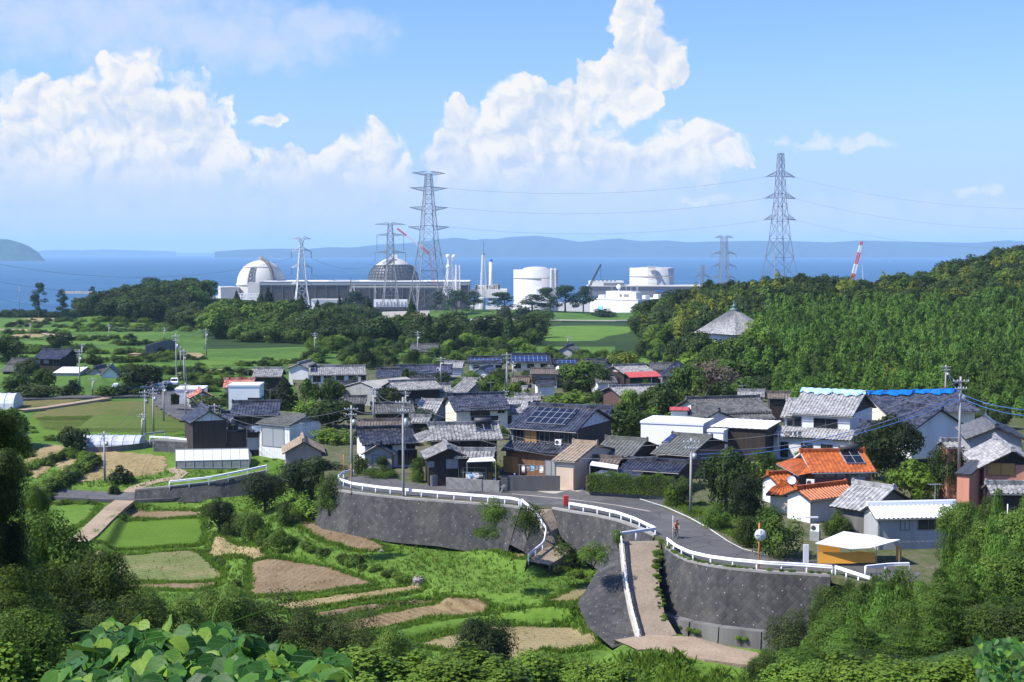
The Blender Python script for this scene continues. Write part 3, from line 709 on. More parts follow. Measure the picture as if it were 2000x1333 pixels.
# ------------------------------------------------------------------ roads and paths
def ribbon(name, px, w, mat_, z=None, lift=.05, pts=None, kind='structure', label=None, cat=None, step=2.0):
    q = pts or ([P(x, y, z) for x, y in px] if z else hits(px))
    # resample
    pl = [q[0]]
    for a, b_ in zip(q, q[1:]):
        n = max(1, int((b_-a).length/step)); pl += [a.lerp(b_, (i+1)/n) for i in range(n)]
    b = MB(); prev = None; s = 0
    for i, p in enumerate(pl):
        d = (pl[min(i+1, len(pl)-1)]-pl[max(i-1, 0)]); d.z = 0; d.normalize(); nn = Vector((-d.y, d.x, 0)); ww = w(i/(len(pl)-1)) if callable(w) else w
        row = []
        for k in (-.5, -.17, .17, .5):
            c = p+nn*ww*k; zz = z if z else max(gz1(c.x, c.y), gz1(p.x, p.y)-.1); row.append(Vector((c.x, c.y, zz+lift)))
        if prev:
            for k in range(3): b.face([prev[k+1], prev[k], row[k], row[k+1]], [(0, s), (1, s), (1, s+1), (0, s+1)])
            b.face([prev[0], prev[0]-Vector((0, 0, .4)), row[0]-Vector((0, 0, .4)), row[0]])
            b.face([row[3], row[3]-Vector((0, 0, .4)), prev[3]-Vector((0, 0, .4)), prev[3]])
        prev = row; s += 1
    o = b.build(name, M[mat_], weld=True); return tag(o, label, cat, kind=kind)
ROAD = [(1900, 1160), (1750, 1122), (1640, 1110), (1560, 1107), (1480, 1098), (1420, 1082), (1380, 1060), (1345, 1035), (1290, 1012), (1215, 992), (1130, 977), (1040, 967), (960, 961), (880, 957), (800, 953), (745, 947), (700, 938), (672, 925), (662, 905), (668, 885), (640, 868), (600, 870), (520, 880), (450, 884), (400, 872)]
sheet('village_road', ccw([tuple(p) for p in px_pts([(655, 952), (690, 958), (740, 963), (800, 968), (870, 973), (940, 978), (1000, 983), (1020, 988), (1078, 989), (1110, 994), (1160, 1002), (1205, 1012), (1240, 1023), (1284, 1046), (1302, 1058), (1320, 1074), (1345, 1088), (1385, 1097), (1428, 1104), (1500, 1112), (1560, 1115), (1640, 1119), (1760, 1150), (1800, 1120), (1700, 1100), (1590, 1096), (1500, 1086), (1452, 1072), (1400, 1044), (1340, 1014), (1292, 993), (1235, 974), (1150, 965), (1110, 958), (1085, 965), (1000, 957), (900, 953), (868, 950), (800, 945), (770, 935), (720, 931), (690, 932), (672, 934), (645, 935)], ZV)]), ZV+.03, 'asphalt', thick=.05)
sheet('side_road', ccw([tuple(p) for p in px_pts([(1120, 962), (1158, 957), (1300, 974), (1290, 990), (1240, 984)], ZV)]), ZV+.012, 'asphalt', thick=.03)
sheet('forecourt', ccw([tuple(p) for p in px_pts([(1050, 960), (1090, 938), (1148, 940), (1140, 958), (1100, 968)], ZV)]), ZV+.022, 'kerb', thick=.03)
sheet('upper_lane', ccw([tuple(p) for p in px_pts([(1400, 905), (1520, 878), (1640, 878), (1700, 888), (1560, 893), (1420, 912)], ZV)]), ZV+.02, 'kerb', thick=.03)
ribbon('lane', [(668, 905), (660, 880), (640, 868), (600, 868), (540, 872), (480, 878), (430, 878), (400, 870), (378, 866), (340, 868), (290, 866), (262, 870)], 3.4, 'asphalt', lift=.2)
ribbon('lane', [(600, 930), (540, 940), (470, 950), (400, 962), (340, 970), (270, 974), (190, 972), (120, 968), (60, 962)], 3.2, 'asphalt', lift=.16)
ribbon('lane', [(0, 782), (60, 781), (150, 779), (230, 777), (300, 776), (345, 782), (372, 795), (382, 812), (376, 828)], 4.4, 'asphalt', lift=.42)
ribbon('lane', [(310, 778), (318, 766), (322, 757), (300, 748)], 6, 'asphalt', lift=.4)
ribbon('dirt_path', [(245, 982), (225, 996), (195, 1025), (168, 1052), (150, 1064)], 2.6, 'dirt', lift=.35)
ribbon('dirt_path', [(240, 970), (262, 955), (300, 942), (345, 935), (356, 926), (335, 916)], 1.7, 'dirt', lift=.1)
ribbon('dirt_path', [(40, 806), (80, 802), (140, 793), (210, 782)], 2.0, 'dirt', lift=.5)
ribbon('dirt_path', [(262, 695), (290, 690), (320, 683), (345, 681)], 4, 'dirt', lift=.4)
ribbon('dirt_path', [(0, 645), (50, 646), (100, 655), (150, 660)], 3, 'dirt', lift=.4)
ribbon('coast_road', [(760, 632), (900, 628), (990, 627), (1100, 629), (1200, 630), (1290, 628)], 7, 'kerb', lift=1.2)
ribbon('road_marking', [(1250, 974.5), (1300, 990), (1345, 1010), (1385, 1032), (1420, 1056), (1450, 1072), (1500, 1084)], .11, 'road_line', z=ZV+.04, lift=.004)
ribbon('road_marking', [(1000, 965), (1100, 974), (1160, 981), (1210, 988), (1270, 999)], .22, 'kerb', z=ZV+.04, lift=.004)
# ------------------------------------------------------------------ retaining walls (quilted block faces)
def slope_wall(name, top, bot, mat_='block_wall', label=None, cap=True, nv=10):
    """top and bottom polylines of world points with the same count"""
    b = MB(); s = 0; n = len(top)
    T = []; B = []
    for i in range(n-1):
        k = max(1, int((top[i+1]-top[i]).length/1.0))
        for j in range(k): T.append(top[i].lerp(top[i+1], j/k)); B.append(bot[i].lerp(bot[i+1], j/k))
    T.append(top[-1]); B.append(bot[-1])
    for i in range(len(T)-1):
        ds = ((T[i+1]-T[i]).length+(B[i+1]-B[i]).length)/2; h0 = (T[i]-B[i]).length; h1 = (T[i+1]-B[i+1]).length
        b.face([B[i], B[i+1], T[i+1], T[i]], [(s, 0), (s+ds, 0), (s+ds, h1), (s, h0)]); s += ds
    o = b.build(name, M[mat_], weld=True)
    tag(o, label, 'retaining wall', 'block retaining walls below the street')
    if cap:
        c = MB()
        for i in range(len(T)-1):
            d = (T[i+1]-T[i]).normalized(); nn = Vector((-d.y, d.x, 0)).normalized()*.4; u = Vector((0, 0, .02)); f = (T[i]-B[i]).normalized(); f = -Vector((f.x, f.y, 0)).normalized()*.06
            e = [T[i]+f, T[i+1]+f, T[i+1]+nn, T[i]+nn]
            e = [p+Vector((0, 0, .05)) for p in e]; c.face(e); c.face([e[0]-Vector((0, 0, .25)), e[1]-Vector((0, 0, .25)), e[1], e[0]])
        c.build('coping', M['concrete'], o)
    return o
def near_base(t, h, a=.42, side=None):
    """foot of a battered wall: down h, out h*a along the horizontal outward normal"""
    out = []
    for i, p in enumerate(t):
        d = t[min(i+1, len(t)-1)]-t[max(i-1, 0)]; d.z = 0; d.normalize(); n_ = Vector((d.y, -d.x, 0)); hh = h[i] if isinstance(h, (list, tuple)) else h
        out.append(p+n_*hh*a-Vector((0, 0, hh)))
    return out
TA = px_pts(EDGE_A, ZV); slope_wall('retaining_wall', TA, near_base(TA, [4.6]*7+[4.9]*3), label='long dark quilted block wall curving below the street on the left')
TB = px_pts(EDGE_B, ZV); slope_wall('retaining_wall', TB, near_base(TB, [.4, 2.6, 4.2, 5.0, 5.2, 5.0]), label='dark block wall below the guardrail that starts at the red box')
TE = px_pts(EDGE_E, ZV); BE = near_base(TE, [5.4]*6+[5.6]*2)
slope_wall('retaining_wall', TE, BE, label='large dark curved block wall right of the brown concrete ramp')
ft = MB()
for a, c in zip(BE, BE[1:]):
    d = (c-a).normalized(); nn = Vector((d.y, -d.x, 0)).normalized()
    q = [a+nn*.5+Vector((0, 0, .9)), c+nn*.5+Vector((0, 0, .9)), c-nn*.5+Vector((0, 0, .9)), a-nn*.5+Vector((0, 0, .9))]
    ft.face([q[0]-Vector((0, 0, 2.2))+nn*.3, q[1]-Vector((0, 0, 2.2))+nn*.3, q[1], q[0]]); ft.face(q)
tag(ft.build('concrete_footing', M['old_concrete']), 'low grey concrete footing at the base of the large curved wall', 'footing')
# the ramp and its left wall
RL = [P(1218, 1058, ZV), Pd(1222, 1100, 127.6), Pd(1228, 1150, 123.6), Pd(1238, 1200, 120.2), Pd(1252, 1250, 116.6)]
RR = [P(1292, 1056, ZV), Pd(1286, 1100, 127.4), Pd(1288, 1150, 123.4), Pd(1298, 1200, 120.0), Pd(1322, 1240, 117.2)]
for L_ in (RL, RR):
    for i in range(1, 5): pass
rb = MB()
for i in range(4):
    zs = [min(RL[i].z, RR[i].z), min(RL[i+1].z, RR[i+1].z)]
    rb.face([RL[i+1], RR[i+1], RR[i], RL[i]]); 
    for a, c in ((RL[i], RL[i+1]), (RR[i+1], RR[i])):
        rb.face([a-Vector((0, 0, 7)), c-Vector((0, 0, 7)), c, a])
tag(rb.build('ramp', M['ramp_concrete']), kind='structure')
AL = [P(1016, 990, ZV), P(1046, 1016, 37.1), P(1064, 1046, 35.6), P(1058, 1074, 34.4), P(1030, 1096, 33.75)]
AR = [P(1080, 991, ZV), P(1108, 1020, 36.6), P(1128, 1048, 35.0), P(1112, 1080, 34.0), P(1072, 1104, 33.5)]
ab = MB()
for i in range(4):
    ab.face([AL[i+1], AR[i+1], AR[i], AL[i]]); ab.face([AL[i]-Vector((0, 0, 4)), AL[i+1]-Vector((0, 0, 4)), AL[i+1], AL[i]]); ab.face([AR[i+1]-Vector((0, 0, 4)), AR[i]-Vector((0, 0, 4)), AR[i], AR[i+1]])
tag(ab.build('ramp', M['ramp_concrete']), kind='structure')
slope_wall('retaining_wall', [p+Vector((-.1, -.1, .05)) for p in AL], [p+Vector((-1.6+.3*i, -.9, -3.6+.5*i)) for i, p in enumerate(AL)], label='short grey block wall under the rail that curls down beside the apron', cap=False)
DB = [P(1200, 1062, 35.2), Pd(1165, 1118, 128.0), Pd(1128, 1178, 122.6), Pd(1148, 1225, 118.6), Pd(1196, 1266, 115.6)]
LT = [p+Vector((-.45, 0, .02)) for p in RL]
slope_wall('retaining_wall', [LT[0]+Vector((0, 0, -.02))]+LT[1:], DB, label='steep dark block wall left of the brown ramp, speckled white', cap=False)
kb = MB()
for a, c in zip(LT, LT[1:]):
    w_ = Vector((.45, 0, 0)); u = Vector((0, 0, .22)); kb.face([a+u, c+u, c+w_+u, a+w_+u][::-1]); kb.face([a-u*2, c-u*2, c+u, a+u]); kb.face([c+w_-u*2, a+w_-u*2, a+w_+u, c+w_+u])
tag(kb.build('ramp_kerb', M['kerb']), kind='structure')
ribbon('dirt_path', [(1222, 1262), (1265, 1256), (1330, 1262), (1400, 1278), (1480, 1290)], lambda t: 3.6+1.4*math.sin(t*3.1), 'dirt', lift=.16)
# small walls on the left
def thin_wall(name, px, h, mat_, label, t=.2, z=None, lift=0):
    q = [P(x, y, z) for x, y in px] if z else hits(px); b = MB()
    for a, c in zip(q, q[1:]):
        d = (c-a); d.z = 0; d.normalize(); nn = Vector((-d.y, d.x, 0))*t; u = Vector((0, 0, h)); dn = Vector((0, 0, -.8))
        b.face([a+dn, c+dn, c+u, a+u]); b.face([c+nn+dn, a+nn+dn, a+nn+u, c+nn+u]); b.face([a+u, c+u, c+nn+u, a+nn+u]); b.face([a+nn+dn, a+dn, a+u, a+nn+u]); b.face([c+dn, c+nn+dn, c+nn+u, c+u])
    o = b.build(name, M[mat_]); return tag(o, label, 'wall')
ML = hits([(262, 980), (330, 979), (410, 975), (470, 968), (520, 962)]); 
slope_wall('retaining_wall', [p+Vector((0, .6, 1.5+.35*i)) for i, p in enumerate(ML)], [p-Vector((0, .2, .3)) for p in ML], 'block_wall_pale', 'low dark block wall under the guardrail left of the bushes')
ML = hits([(300, 882), (340, 884), (390, 888), (440, 890)])
slope_wall('retaining_wall', [p+Vector((0, .5, 1.7)) for p in ML], [p-Vector((0, .2, .3)) for p in ML], 'block_wall_pale', 'low block wall under the white rail behind the glasshouse')
thin_wall('concrete_wall', [(168, 886), (210, 885), (260, 880), (298, 874)], .9, 'old_concrete', 'low stained concrete wall below the silver plastic tunnel')
thin_wall('garden_wall', [(832, 937), (842, 951), (872, 949)], 1.3, 'block_concrete', 'curved block garden wall beside the round hedge shrub', z=ZV)
thin_wall('garden_wall', [(871, 955), (975, 962)], 1.3, 'block_concrete', 'long low grey block wall in front of the dark wooden gable', z=ZV)
thin_wall('garden_wall', [(978, 960), (1094, 960)], 1.75, 'old_concrete', 'taller stained concrete wall in front of the solar panel house', z=ZV)
thin_wall('concrete_wall', [(285, 699), (300, 694), (320, 688), (345, 684)], 3.2, 'old_concrete', 'dark concrete wall beside the curved path on the far terraces')
thin_wall('stone_wall', [(1144, 966), (1200, 970), (1260, 974), (1305, 978)], .65, 'stone', 'low wall of grey rubble stone under the clipped hedge', t=1.0, z=ZV)
thin_wall('stone_wall', [(378, 866), (400, 872), (425, 874), (432, 868)], 1.6, 'stone', 'curved rubble stone wall under the black wooden house', t=.5)
# ------------------------------------------------------------------ Japanese farm houses
VILLAGE = 'houses of the village'
def roof_panel(b, e0, e1, r1, r0, step=.42, rib=.075, thick=.14, mi=0):
    """ribbed tile slope: eave e0->e1, ridge r0->r1 (same order)"""
    e0, e1, r1, r0 = map(Vector, (e0, e1, r1, r0))
    n = (e1-e0).cross(r0-e0).normalized()
    if n.z < 0: n = -n
    L = max((e1-e0).length, (r1-r0).length); H = ((r0+r1)/2-(e0+e1)/2).length; k = max(2, int(L/step))
    pr = []
    for i in range(k):
        for t, h in ((0, 0), (.5, 0), (.62, 1), (.88, 1)): pr.append(((i+t)/k, h))
    pr.append((1, 0))
    for (t0, h0), (t1, h1) in zip(pr, pr[1:]):
        b.face([e0.lerp(e1, t0)+n*rib*h0, e0.lerp(e1, t1)+n*rib*h1, r0.lerp(r1, t1)+n*rib*h1, r0.lerp(r1, t0)+n*rib*h0],
               [(t0*L, 0), (t1*L, 0), (t1*L, H), (t0*L, H)], mi)
    d = n*thick
    b.face([e0-d, r0-d, r1-d, e1-d], mi=1); b.face([e0-d, e1-d, e1, e0], mi=1)
    b.face([r0-d, e0-d, e0, r0], mi=1); b.face([e1-d, r1-d, r1, e1], mi=1); b.face([r1-d, r0-d, r0, r1], mi=1)
def wall_frame(face, L, W):
    """origin, along, outward for a wall of a box L x W"""
    return {'f': (Vector((0, -W/2, 0)), Vector((1, 0, 0)), Vector((0, -1, 0))), 'b': (Vector((0, W/2, 0)), Vector((-1, 0, 0)), Vector((0, 1, 0))),
            'l': (Vector((-L/2, 0, 0)), Vector((0, -1, 0)), Vector((-1, 0, 0))), 'r': (Vector((L/2, 0, 0)), Vector((0, 1, 0)), Vector((1, 0, 0)))}[face]
def opening(root, fr, u, z, w, h, kind='window', gl='glass', off=.0):
    o, a, n = fr; c = o+a*u+n*off+Vector((0, 0, z))
    def quadbox(b, c, w, h, d0, d1, mi=0):
        q = [c+a*sx*w/2+Vector((0, 0, sz*h/2))+n*d for d in (d0, d1) for sx, sz in ((-1, -1), (1, -1), (1, 1), (-1, 1))]
        b.face([q[4], q[5], q[6], q[7]], mi=mi)
        for i in range(4): j = (i+1) % 4; b.face([q[i], q[j], q[4+j], q[4+i]], mi=mi)
    b = MB(); quadbox(b, c, w, h, -.02, .03); win = b.build(kind, M[gl], root)
    f = MB(); t = .05
    for dx, dz, ww, hh in ((0, h/2, w+2*t, t), (0, -h/2, w+2*t, t*1.3), (-w/2-t/2, 0, t, h), (w/2+t/2, 0, t, h), (0, 0, t*.8, h)):
        quadbox(f, c+a*dx+Vector((0, 0, dz)), ww, hh, -.02, .07)
    f.build('frame', M['sash' if gl != 'amber_glass' else 'warm_wood'], win)
    return win
def sat_dish(root, p, r=.45, d=(-.5, -.75, .45)):
    b = MB(); q = Vector(d).to_track_quat('Z', 'Y').to_matrix(); n = 14; p = Vector(p)
    rings = [[p+q @ Vector((rr*math.cos(t), rr*math.sin(t), zz)) for t in (2*math.pi*i/n for i in range(n))] for rr, zz in ((.02, -.1), (r*.6, -.06), (r, .04))]
    for k in range(2):
        for i in range(n): j = (i+1) % n; b.face([rings[k][i], rings[k][j], rings[k+1][j], rings[k+1][i]], smooth=True); b.face([rings[k][i], rings[k+1][i], rings[k+1][j], rings[k][j]], smooth=True)
    b.tube(p+Vector((0, .05, -.5)), p, .03); return b.build('satellite_dish', M['white_paint'], root, weld=True)
def ac_unit(root, p, rz=0):
    b = MB(); b.box(p, (.8, .32, .65), rz); o = b.build('air_conditioner', M['white_paint'], root)
    c = MB(); p = Vector(p); c.tube(p+Vector((-.12, -.165, 0)), p+Vector((-.12, -.18, 0)), .24, n=14); c.build('fan_grille', M['dark_steel'], o); return o
def house(name, label, o, yaw, L, W, H, rise, roof='black_tile', wall='white_wall', over=.55, end='gable', gable=None, skirt=None, wins=(), cat='house', ridge=True,
          low=None, panels=None, boiler=None, thickwall=True, dishes=(), acs=(), stilt=False, group=VILLAGE, hip_r=None, gable_face=None, tarp=None, trim='dark_wood'):
    """L,W: roof size (ridge along x, front is -y); H: eave height; skirt=(z, ext[,mat]) lower roof and deeper ground floor in front"""
    root = empty(name, o, yaw, label, cat, group)
    wl, ww = L-2*over, W-2*over; dz = -1.6
    b = MB(); slope = rise/(W/2); zt = H+over*slope-.06
    if end == 'shed':
        q = [(-wl/2, -ww/2), (wl/2, -ww/2), (wl/2, ww/2), (-wl/2, ww/2)]; zz = [H, H, H+rise, H+rise]
    hw = None
    if gable is None: gable = wall
    if end in ('gable', 'irimoya'):
        for x, s in ((-wl/2, -1), (wl/2, 1)):
            lo = [(x, -ww/2, dz), (x, ww/2, dz), (x, ww/2, zt), (x, -ww/2, zt)]
            if s < 0: b.face([lo[1], lo[0], lo[3], lo[2]]); b.face([lo[2], lo[3], (x, 0, H+rise-.12)], mi=1)
            else: b.face(lo); b.face([lo[3], lo[2], (x, 0, H+rise-.12)], mi=1)
        b.face([(-wl/2, -ww/2, dz), (wl/2, -ww/2, dz), (wl/2, -ww/2, zt), (-wl/2, -ww/2, zt)])
        b.face([(wl/2, ww/2, dz), (-wl/2, ww/2, dz), (-wl/2, ww/2, zt), (wl/2, ww/2, zt)])
    elif end in ('hip', 'pyramid', 'flat'):
        b.box((0, 0, (H+dz)/2), (wl, ww, H-dz))
    elif end == 'shed':
        p = [(x, y, dz) for x, y in q]; t = [(x, y, z) for (x, y), z in zip(q, zz)]
        for i in range(4): j = (i+1) % 4; b.face([p[i], p[j], t[j], t[i]])
    b.build('wall', [M[wall], M[gable]], root)
    r = MB(); hx, hy = L/2, W/2; zr = H+rise
    if end == 'gable':
        roof_panel(r, (-hx, -hy, H), (hx, -hy, H), (hx, 0, zr), (-hx, 0, zr)); roof_panel(r, (hx, hy, H), (-hx, hy, H), (-hx, 0, zr), (hx, 0, zr)); rl = hx
    elif end == 'irimoya':
        lw = min(1.3, L*.12); m_ = .45; zm = H+rise*m_
        for s in (-1, 1): roof_panel(r, *[(s*a, s*c, z) for a, c, z in ((-hx, -hy, H), (hx, -hy, H), (hx, 0, zr), (-hx, 0, zr))]) if False else None
        roof_panel(r, (-hx, -hy, H), (hx, -hy, H), (hx, 0, zr), (-hx, 0, zr)); roof_panel(r, (hx, hy, H), (-hx, hy, H), (-hx, 0, zr), (hx, 0, zr))
        for s in ((-1, 1) if hip_r is None else (hip_r,)):
            e0, e1 = (s*(hx+1.5), s*hy, H-.25), (s*(hx+1.5), -s*hy, H-.25)
            roof_panel(r, e1, e0, (s*(hx-.35), s*hy*(1-m_), zm), (s*(hx-.35), -s*hy*(1-m_), zm)) if s < 0 else roof_panel(r, e1, e0, (s*(hx-.35), s*hy*(1-m_), zm), (s*(hx-.35), -s*hy*(1-m_), zm))
            for t in (-1, 1): r.face([(s*(hx+1.5), t*hy, H-.25), (s*hx, t*hy, H), (s*(hx-.35), t*hy*(1-m_), zm)][::(1 if s*t > 0 else -1)])
        rl = hx
    elif end == 'hip':
        rl = max(.3, hx-hy*.9)
        roof_panel(r, (-hx, -hy, H), (hx, -hy, H), (rl, 0, zr), (-rl, 0, zr)); roof_panel(r, (hx, hy, H), (-hx, hy, H), (-rl, 0, zr), (rl, 0, zr))
        roof_panel(r, (-hx, hy, H), (-hx, -hy, H), (-rl, 0, zr), (-rl, 0, zr)); roof_panel(r, (hx, -hy, H), (hx, hy, H), (rl, 0, zr), (rl, 0, zr))
    elif end == 'pyramid':
        for a in range(4):
            m_ = Matrix.Rotation(a*math.pi/2, 3, 'Z'); roof_panel(r, m_ @ Vector((-hx, -hx, H)), m_ @ Vector((hx, -hx, H)), m_ @ Vector((.2, -.2, zr)), m_ @ Vector((-.2, -.2, zr)))
        rl = 0; ridge = False
    elif end == 'shed':
        roof_panel(r, (-hx, -hy, H), (hx, -hy, H), (hx, hy, zr), (-hx, hy, zr), .8, .03); ridge = False
    elif end == 'flat':
        r.box((0, 0, H+.1), (L, W, .3)); ridge = False
    ro = r.build('roof', [M[roof], M[trim]], root)
    if ridge:
        g = MB(); g.box((0, 0, zr+.12), (2*rl+.1, .42, .34)); g.box((0, 0, zr+.31), (2*rl+.16, .3, .1))
        
        if roof not in ('white_metal', 'white_sheet', 'concrete'):
            for s in (-1, 1): g.box((s*rl, 0, zr+.16), (.2, .5, .46)); g.box((s*rl, 0, zr+.43), (.14, .22, .12))
        g.build('ridge', M[roof], ro)
    if skirt:
        sz, ext = skirt[0], skirt[1]; sm = skirt[2] if len(skirt) > 2 else roof; sw = skirt[3] if len(skirt) > 3 else wall; x0, x1 = (skirt[4] if len(skirt) > 4 else (-wl/2, wl/2))
        s_ = MB(); zt2 = sz+(ext+.6)*.36; y0 = -ww/2
        roof_panel(s_, (x0-.4, y0-ext-.6, sz), (x1+.4, y0-ext-.6, sz), (x1+.4, y0+.02, zt2), (x0-.4, y0+.02, zt2)); s_.build('lower_roof', [M[sm], M[trim]], root)
        if ext > .3:
            w_ = MB(); w_.box(((x0+x1)/2, y0-ext/2, (sz+.1+dz)/2), (x1-x0, ext, sz+.1-dz)); w_.build('lower_wall', M[sw], root)
    for wd in wins:                # (face, u, z, w, h[, glass][, extra offset])
        wd = list(wd); wd[2] = min(wd[2], H-.16-wd[4]/2) if wd[0] in 'fb' else wd[2]
        fr = wall_frame(wd[0], wl, ww); off = wd[6] if len(wd) > 6 else (skirt[1] if skirt and wd[0] == 'f' and wd[2] < skirt[0] else 0)
        opening(root, fr, wd[1], wd[2], wd[3], wd[4], gl=wd[5] if len(wd) > 5 else 'glass', off=off, kind='window')
    def on_roof(u0, u1, t0, t1, up):      # quad on the front slope, t from eave to ridge
        def q(u, t): return Vector((u*hx, -hy+t*hy, H+t*rise))
        n = Vector((0, -rise, hy)).normalized()*up; return [q(u0, t0)+n, q(u1, t0)+n, q(u1, t1)+n, q(u0, t1)+n], n
    for pn in (panels or ()):
        c, n = on_roof(*pn[1:5], .2); s_ = MB(); s_.face(c)
        lo = [p-n*.5 for p in c]
        for i in range(4): j = (i+1) % 4; s_.face([lo[i], lo[j], c[j], c[i]], [(.03, .03)]*4)
        s_.build('solar_panel', M[pn[0]], ro)
    if boiler:
        c, n = on_roof(*boiler, .22); s_ = MB(); s_.face(c); lo = [p-n for p in c]
        for i in range(4): j = (i+1) % 4; s_.face([lo[i], lo[j], c[j], c[i]], [(.03, .03)]*4)
        w_ = s_.build('solar_heater', M['solar_black'], ro); t = MB(); a_, b_ = c[3]+n*1.2, c[2]+n*1.2; up = Vector((0, .3, .12)); t.tube(a_+up, b_+up, .36, n=12); t.build('tank', M['dark_steel'], w_, weld=True)
    if tarp:
        mt, t0 = tarp; s_ = MB(); k = 24
        for sgn in (-1, 1):
            prev = None
            for i in range(k+1):
                u = -1+2*i/k; t_ = t0+.05*math.sin(i*1.7)+.04*math.sin(i*.6)
                a_ = Vector((u*(rl+.1), 0, zr+.5+.05*math.sin(i*2.1))); c_ = Vector((u*(rl+.1), sgn*hy*(1-t_), H+t_*rise+.2))
                if prev: s_.face([prev[1], c_, a_, prev[0]] if sgn < 0 else [c_, prev[1], prev[0], a_], smooth=False)
                prev = (a_, c_)
        s_.build('tarpaulin', M[mt], ro)
    if end in ('gable', 'irimoya') and H > 1.9:
        g_ = MB(); g_.tube((-hx, -hy-.06, H-.1), (hx, -hy-.06, H-.1), .06, n=6); g_.tube((-hx+over, -hy-.04, H-.1), (-wl/2+.05, -ww/2-.06, H-.5), .035, n=5); g_.tube((-wl/2+.05, -ww/2-.06, H-.5), (-wl/2+.05, -ww/2-.06, (skirt[0]+.7 if skirt else 0)), .035, n=5)
        g_.build('gutter', M['sash'], root)
    if ridge and L > 5.5 and len(label) % 3 == 0:
        g_ = MB(); ax = rl*.55; g_.tube((ax, .1, zr), (ax, .1, zr+1.9), .025, n=5); g_.bar((ax-.6, .1, zr+1.8), (ax+.6, .1, zr+1.8), .03)
        for k_ in range(6): g_.bar((ax-.55+k_*.22, -.25, zr+1.8), (ax-.55+k_*.22, .45, zr+1.8), .02)
        g_.build('aerial', M['steel'], root)
    if skirt and not acs and len(label) % 2 and wl > 5: ac_unit(root, (wl*.28, -ww/2-.5, skirt[0]+(skirt[1]+.6)*.36+.2))
    for d_ in dishes: sat_dish(root, d_)
    for a_ in acs: ac_unit(root, a_)
    return root
HLOG = []
def HR(label, x1, x2, ry, ey, by, yaw, D=None, over=.5, pitch=.38, z=None, name='house', minH=2.2, fixH=None, W=None, **k):
    """place a house by its ridge (x1..x2 at ry, photo pixels), front eave ey and front foot by"""
    xm = (x1+x2)/2; ya = R(yaw)
    if D is None:
        g = P(xm, by, z if z is not None else ZV) if (z is not None or by > 742) else hit(xm, by)
        Df = g.y
    else: Df = D
    td = (ry-HOR)/F
    dist = Df
    for _ in range(3):
        w2 = (ey-ry)*dist/F/(pitch*1+td*math.cos(ya)) if W is None else W/2
        dist = Df+(w2-over)*math.cos(ya)
    rise = w2*pitch; c = Pd(xm, ry, dist); zr = c.z
    gz_ = z if z is not None else float(gz(np.array([c.x]), np.array([c.y]))[0])
    if z is None and poly_sd(np.array([c.x]), np.array([c.y]), PLAT)[0] > 0: gz_ = max(gz_, ZV)
    H = zr-rise-gz_
    # foreshortened length
    px_per_m = F/dist*(math.cos(ya)-math.sin(ya)*(xm-CX)/F)
    L = (x2-x1)/px_per_m
    HLOG.append((label[:34], round(dist, 1), 'L%.1f W%.1f H%.1f rise%.1f' % (L, 2*w2, H, rise)))
    if H < minH: gz_ -= (minH-H); H = minH
    return house(name, label, (c.x, c.y, gz_), ya, L, 2*w2, H, rise, over=over, **k)
def HG(label, ax, ay, xl, xr, ey, by, depth, yaw, D=None, z=None, name='house', pitch=None, minH=1.8, **k):
    """a house whose gable end faces us: apex (ax,ay), eave corners xl..xr at ey; it runs back by depth"""
    g = (P(ax, by, z if z is not None else ZV) if (z is not None or by > 742) else hit(ax, by)) if D is None else Pd(ax, by, D)
    D = g.y; ya = R(yaw); c0 = Pd(ax, ay, D-.4)
    W = (xr-xl)*D/F/max(.3, math.cos(ya)); rise = (ey-ay)*D/F; gz_ = g.z if D is None or z is not None else (ZV if by > 742 and z is None else gz1(c0.x, c0.y))
    H = c0.z-rise-gz_
    HLOG.append((label[:34], round(D, 1), 'G L%.1f W%.1f H%.1f rise%.1f' % (depth, W, H, rise)))
    if H < minH: gz_ -= (minH-H); H = minH
    # ridge along local x; local -x end faces the camera: local x axis points back (+Y) turned by yaw
    rot = math.pi/2+ya; ctr = Vector((c0.x, c0.y, 0))+Vector((math.cos(rot), math.sin(rot), 0))*(depth/2)
    return house(name, label, (ctr.x, ctr.y, gz_), rot, depth, W, H, rise, **k)
def row(face, z, w, h, us, gl='glass'): return [(face, u, z, w, h, gl) for u in us]
# ---- front row, left to right
HR('white house with ribbed black tile roof and small gabled wing in front', 696, 806, 836.5, 861, 916, 14, roof='black_tile', wall='white_wall', skirt=(3.0, 1.6), wins=[('f', -.3, 4.6, 1.1, .8), ('f', 2.6, 4.6, 1.1, .8), ('l', 0, 3.5, .9, .9), ('f', 2.2, 1.2, 2.4, 1.9)], over=.45, D=180)
HG('grey gabled wing with slatted awning in front of the white black-roofed house', 738, 869, 701, 768, 889, 916, 5, -6, roof='blue_black_tile', wall='grey_wall', over=.5, z=ZV, skirt=None, wins=[('l', 0, 1.1, 1.6, 1.2, 'curtain_glass')])
HR('two storey grey tiled house with solar heater and a salmon side wall', 836, 975, 829, 859, 925, 9, end='irimoya', hip_r=-1, roof='grey_tile', wall='dark_wood', gable='salmon_wall', boiler=(.30, .78, .5, .9), D=171, wins=[('f', 2.5, 4.2, 1.5, .9), ('l', .3, 3.5, .9, 1.3, 'curtain_glass'), ('f', -1.5, 4.1, 1.2, .9)], over=.7)
HG('dark wooden single storey house with pale curtains behind the block wall', 877, 876, 818, 914, 897, 927, 6.5, 8, D=164, roof='grey_tile', wall='dark_wood', z=ZV, over=.55, wins=[('l', .4, 1.2, 1.3, 1.1, 'curtain_glass'), ('l', -2.0, 1.2, .6, .7, 'curtain_glass')], acs=())
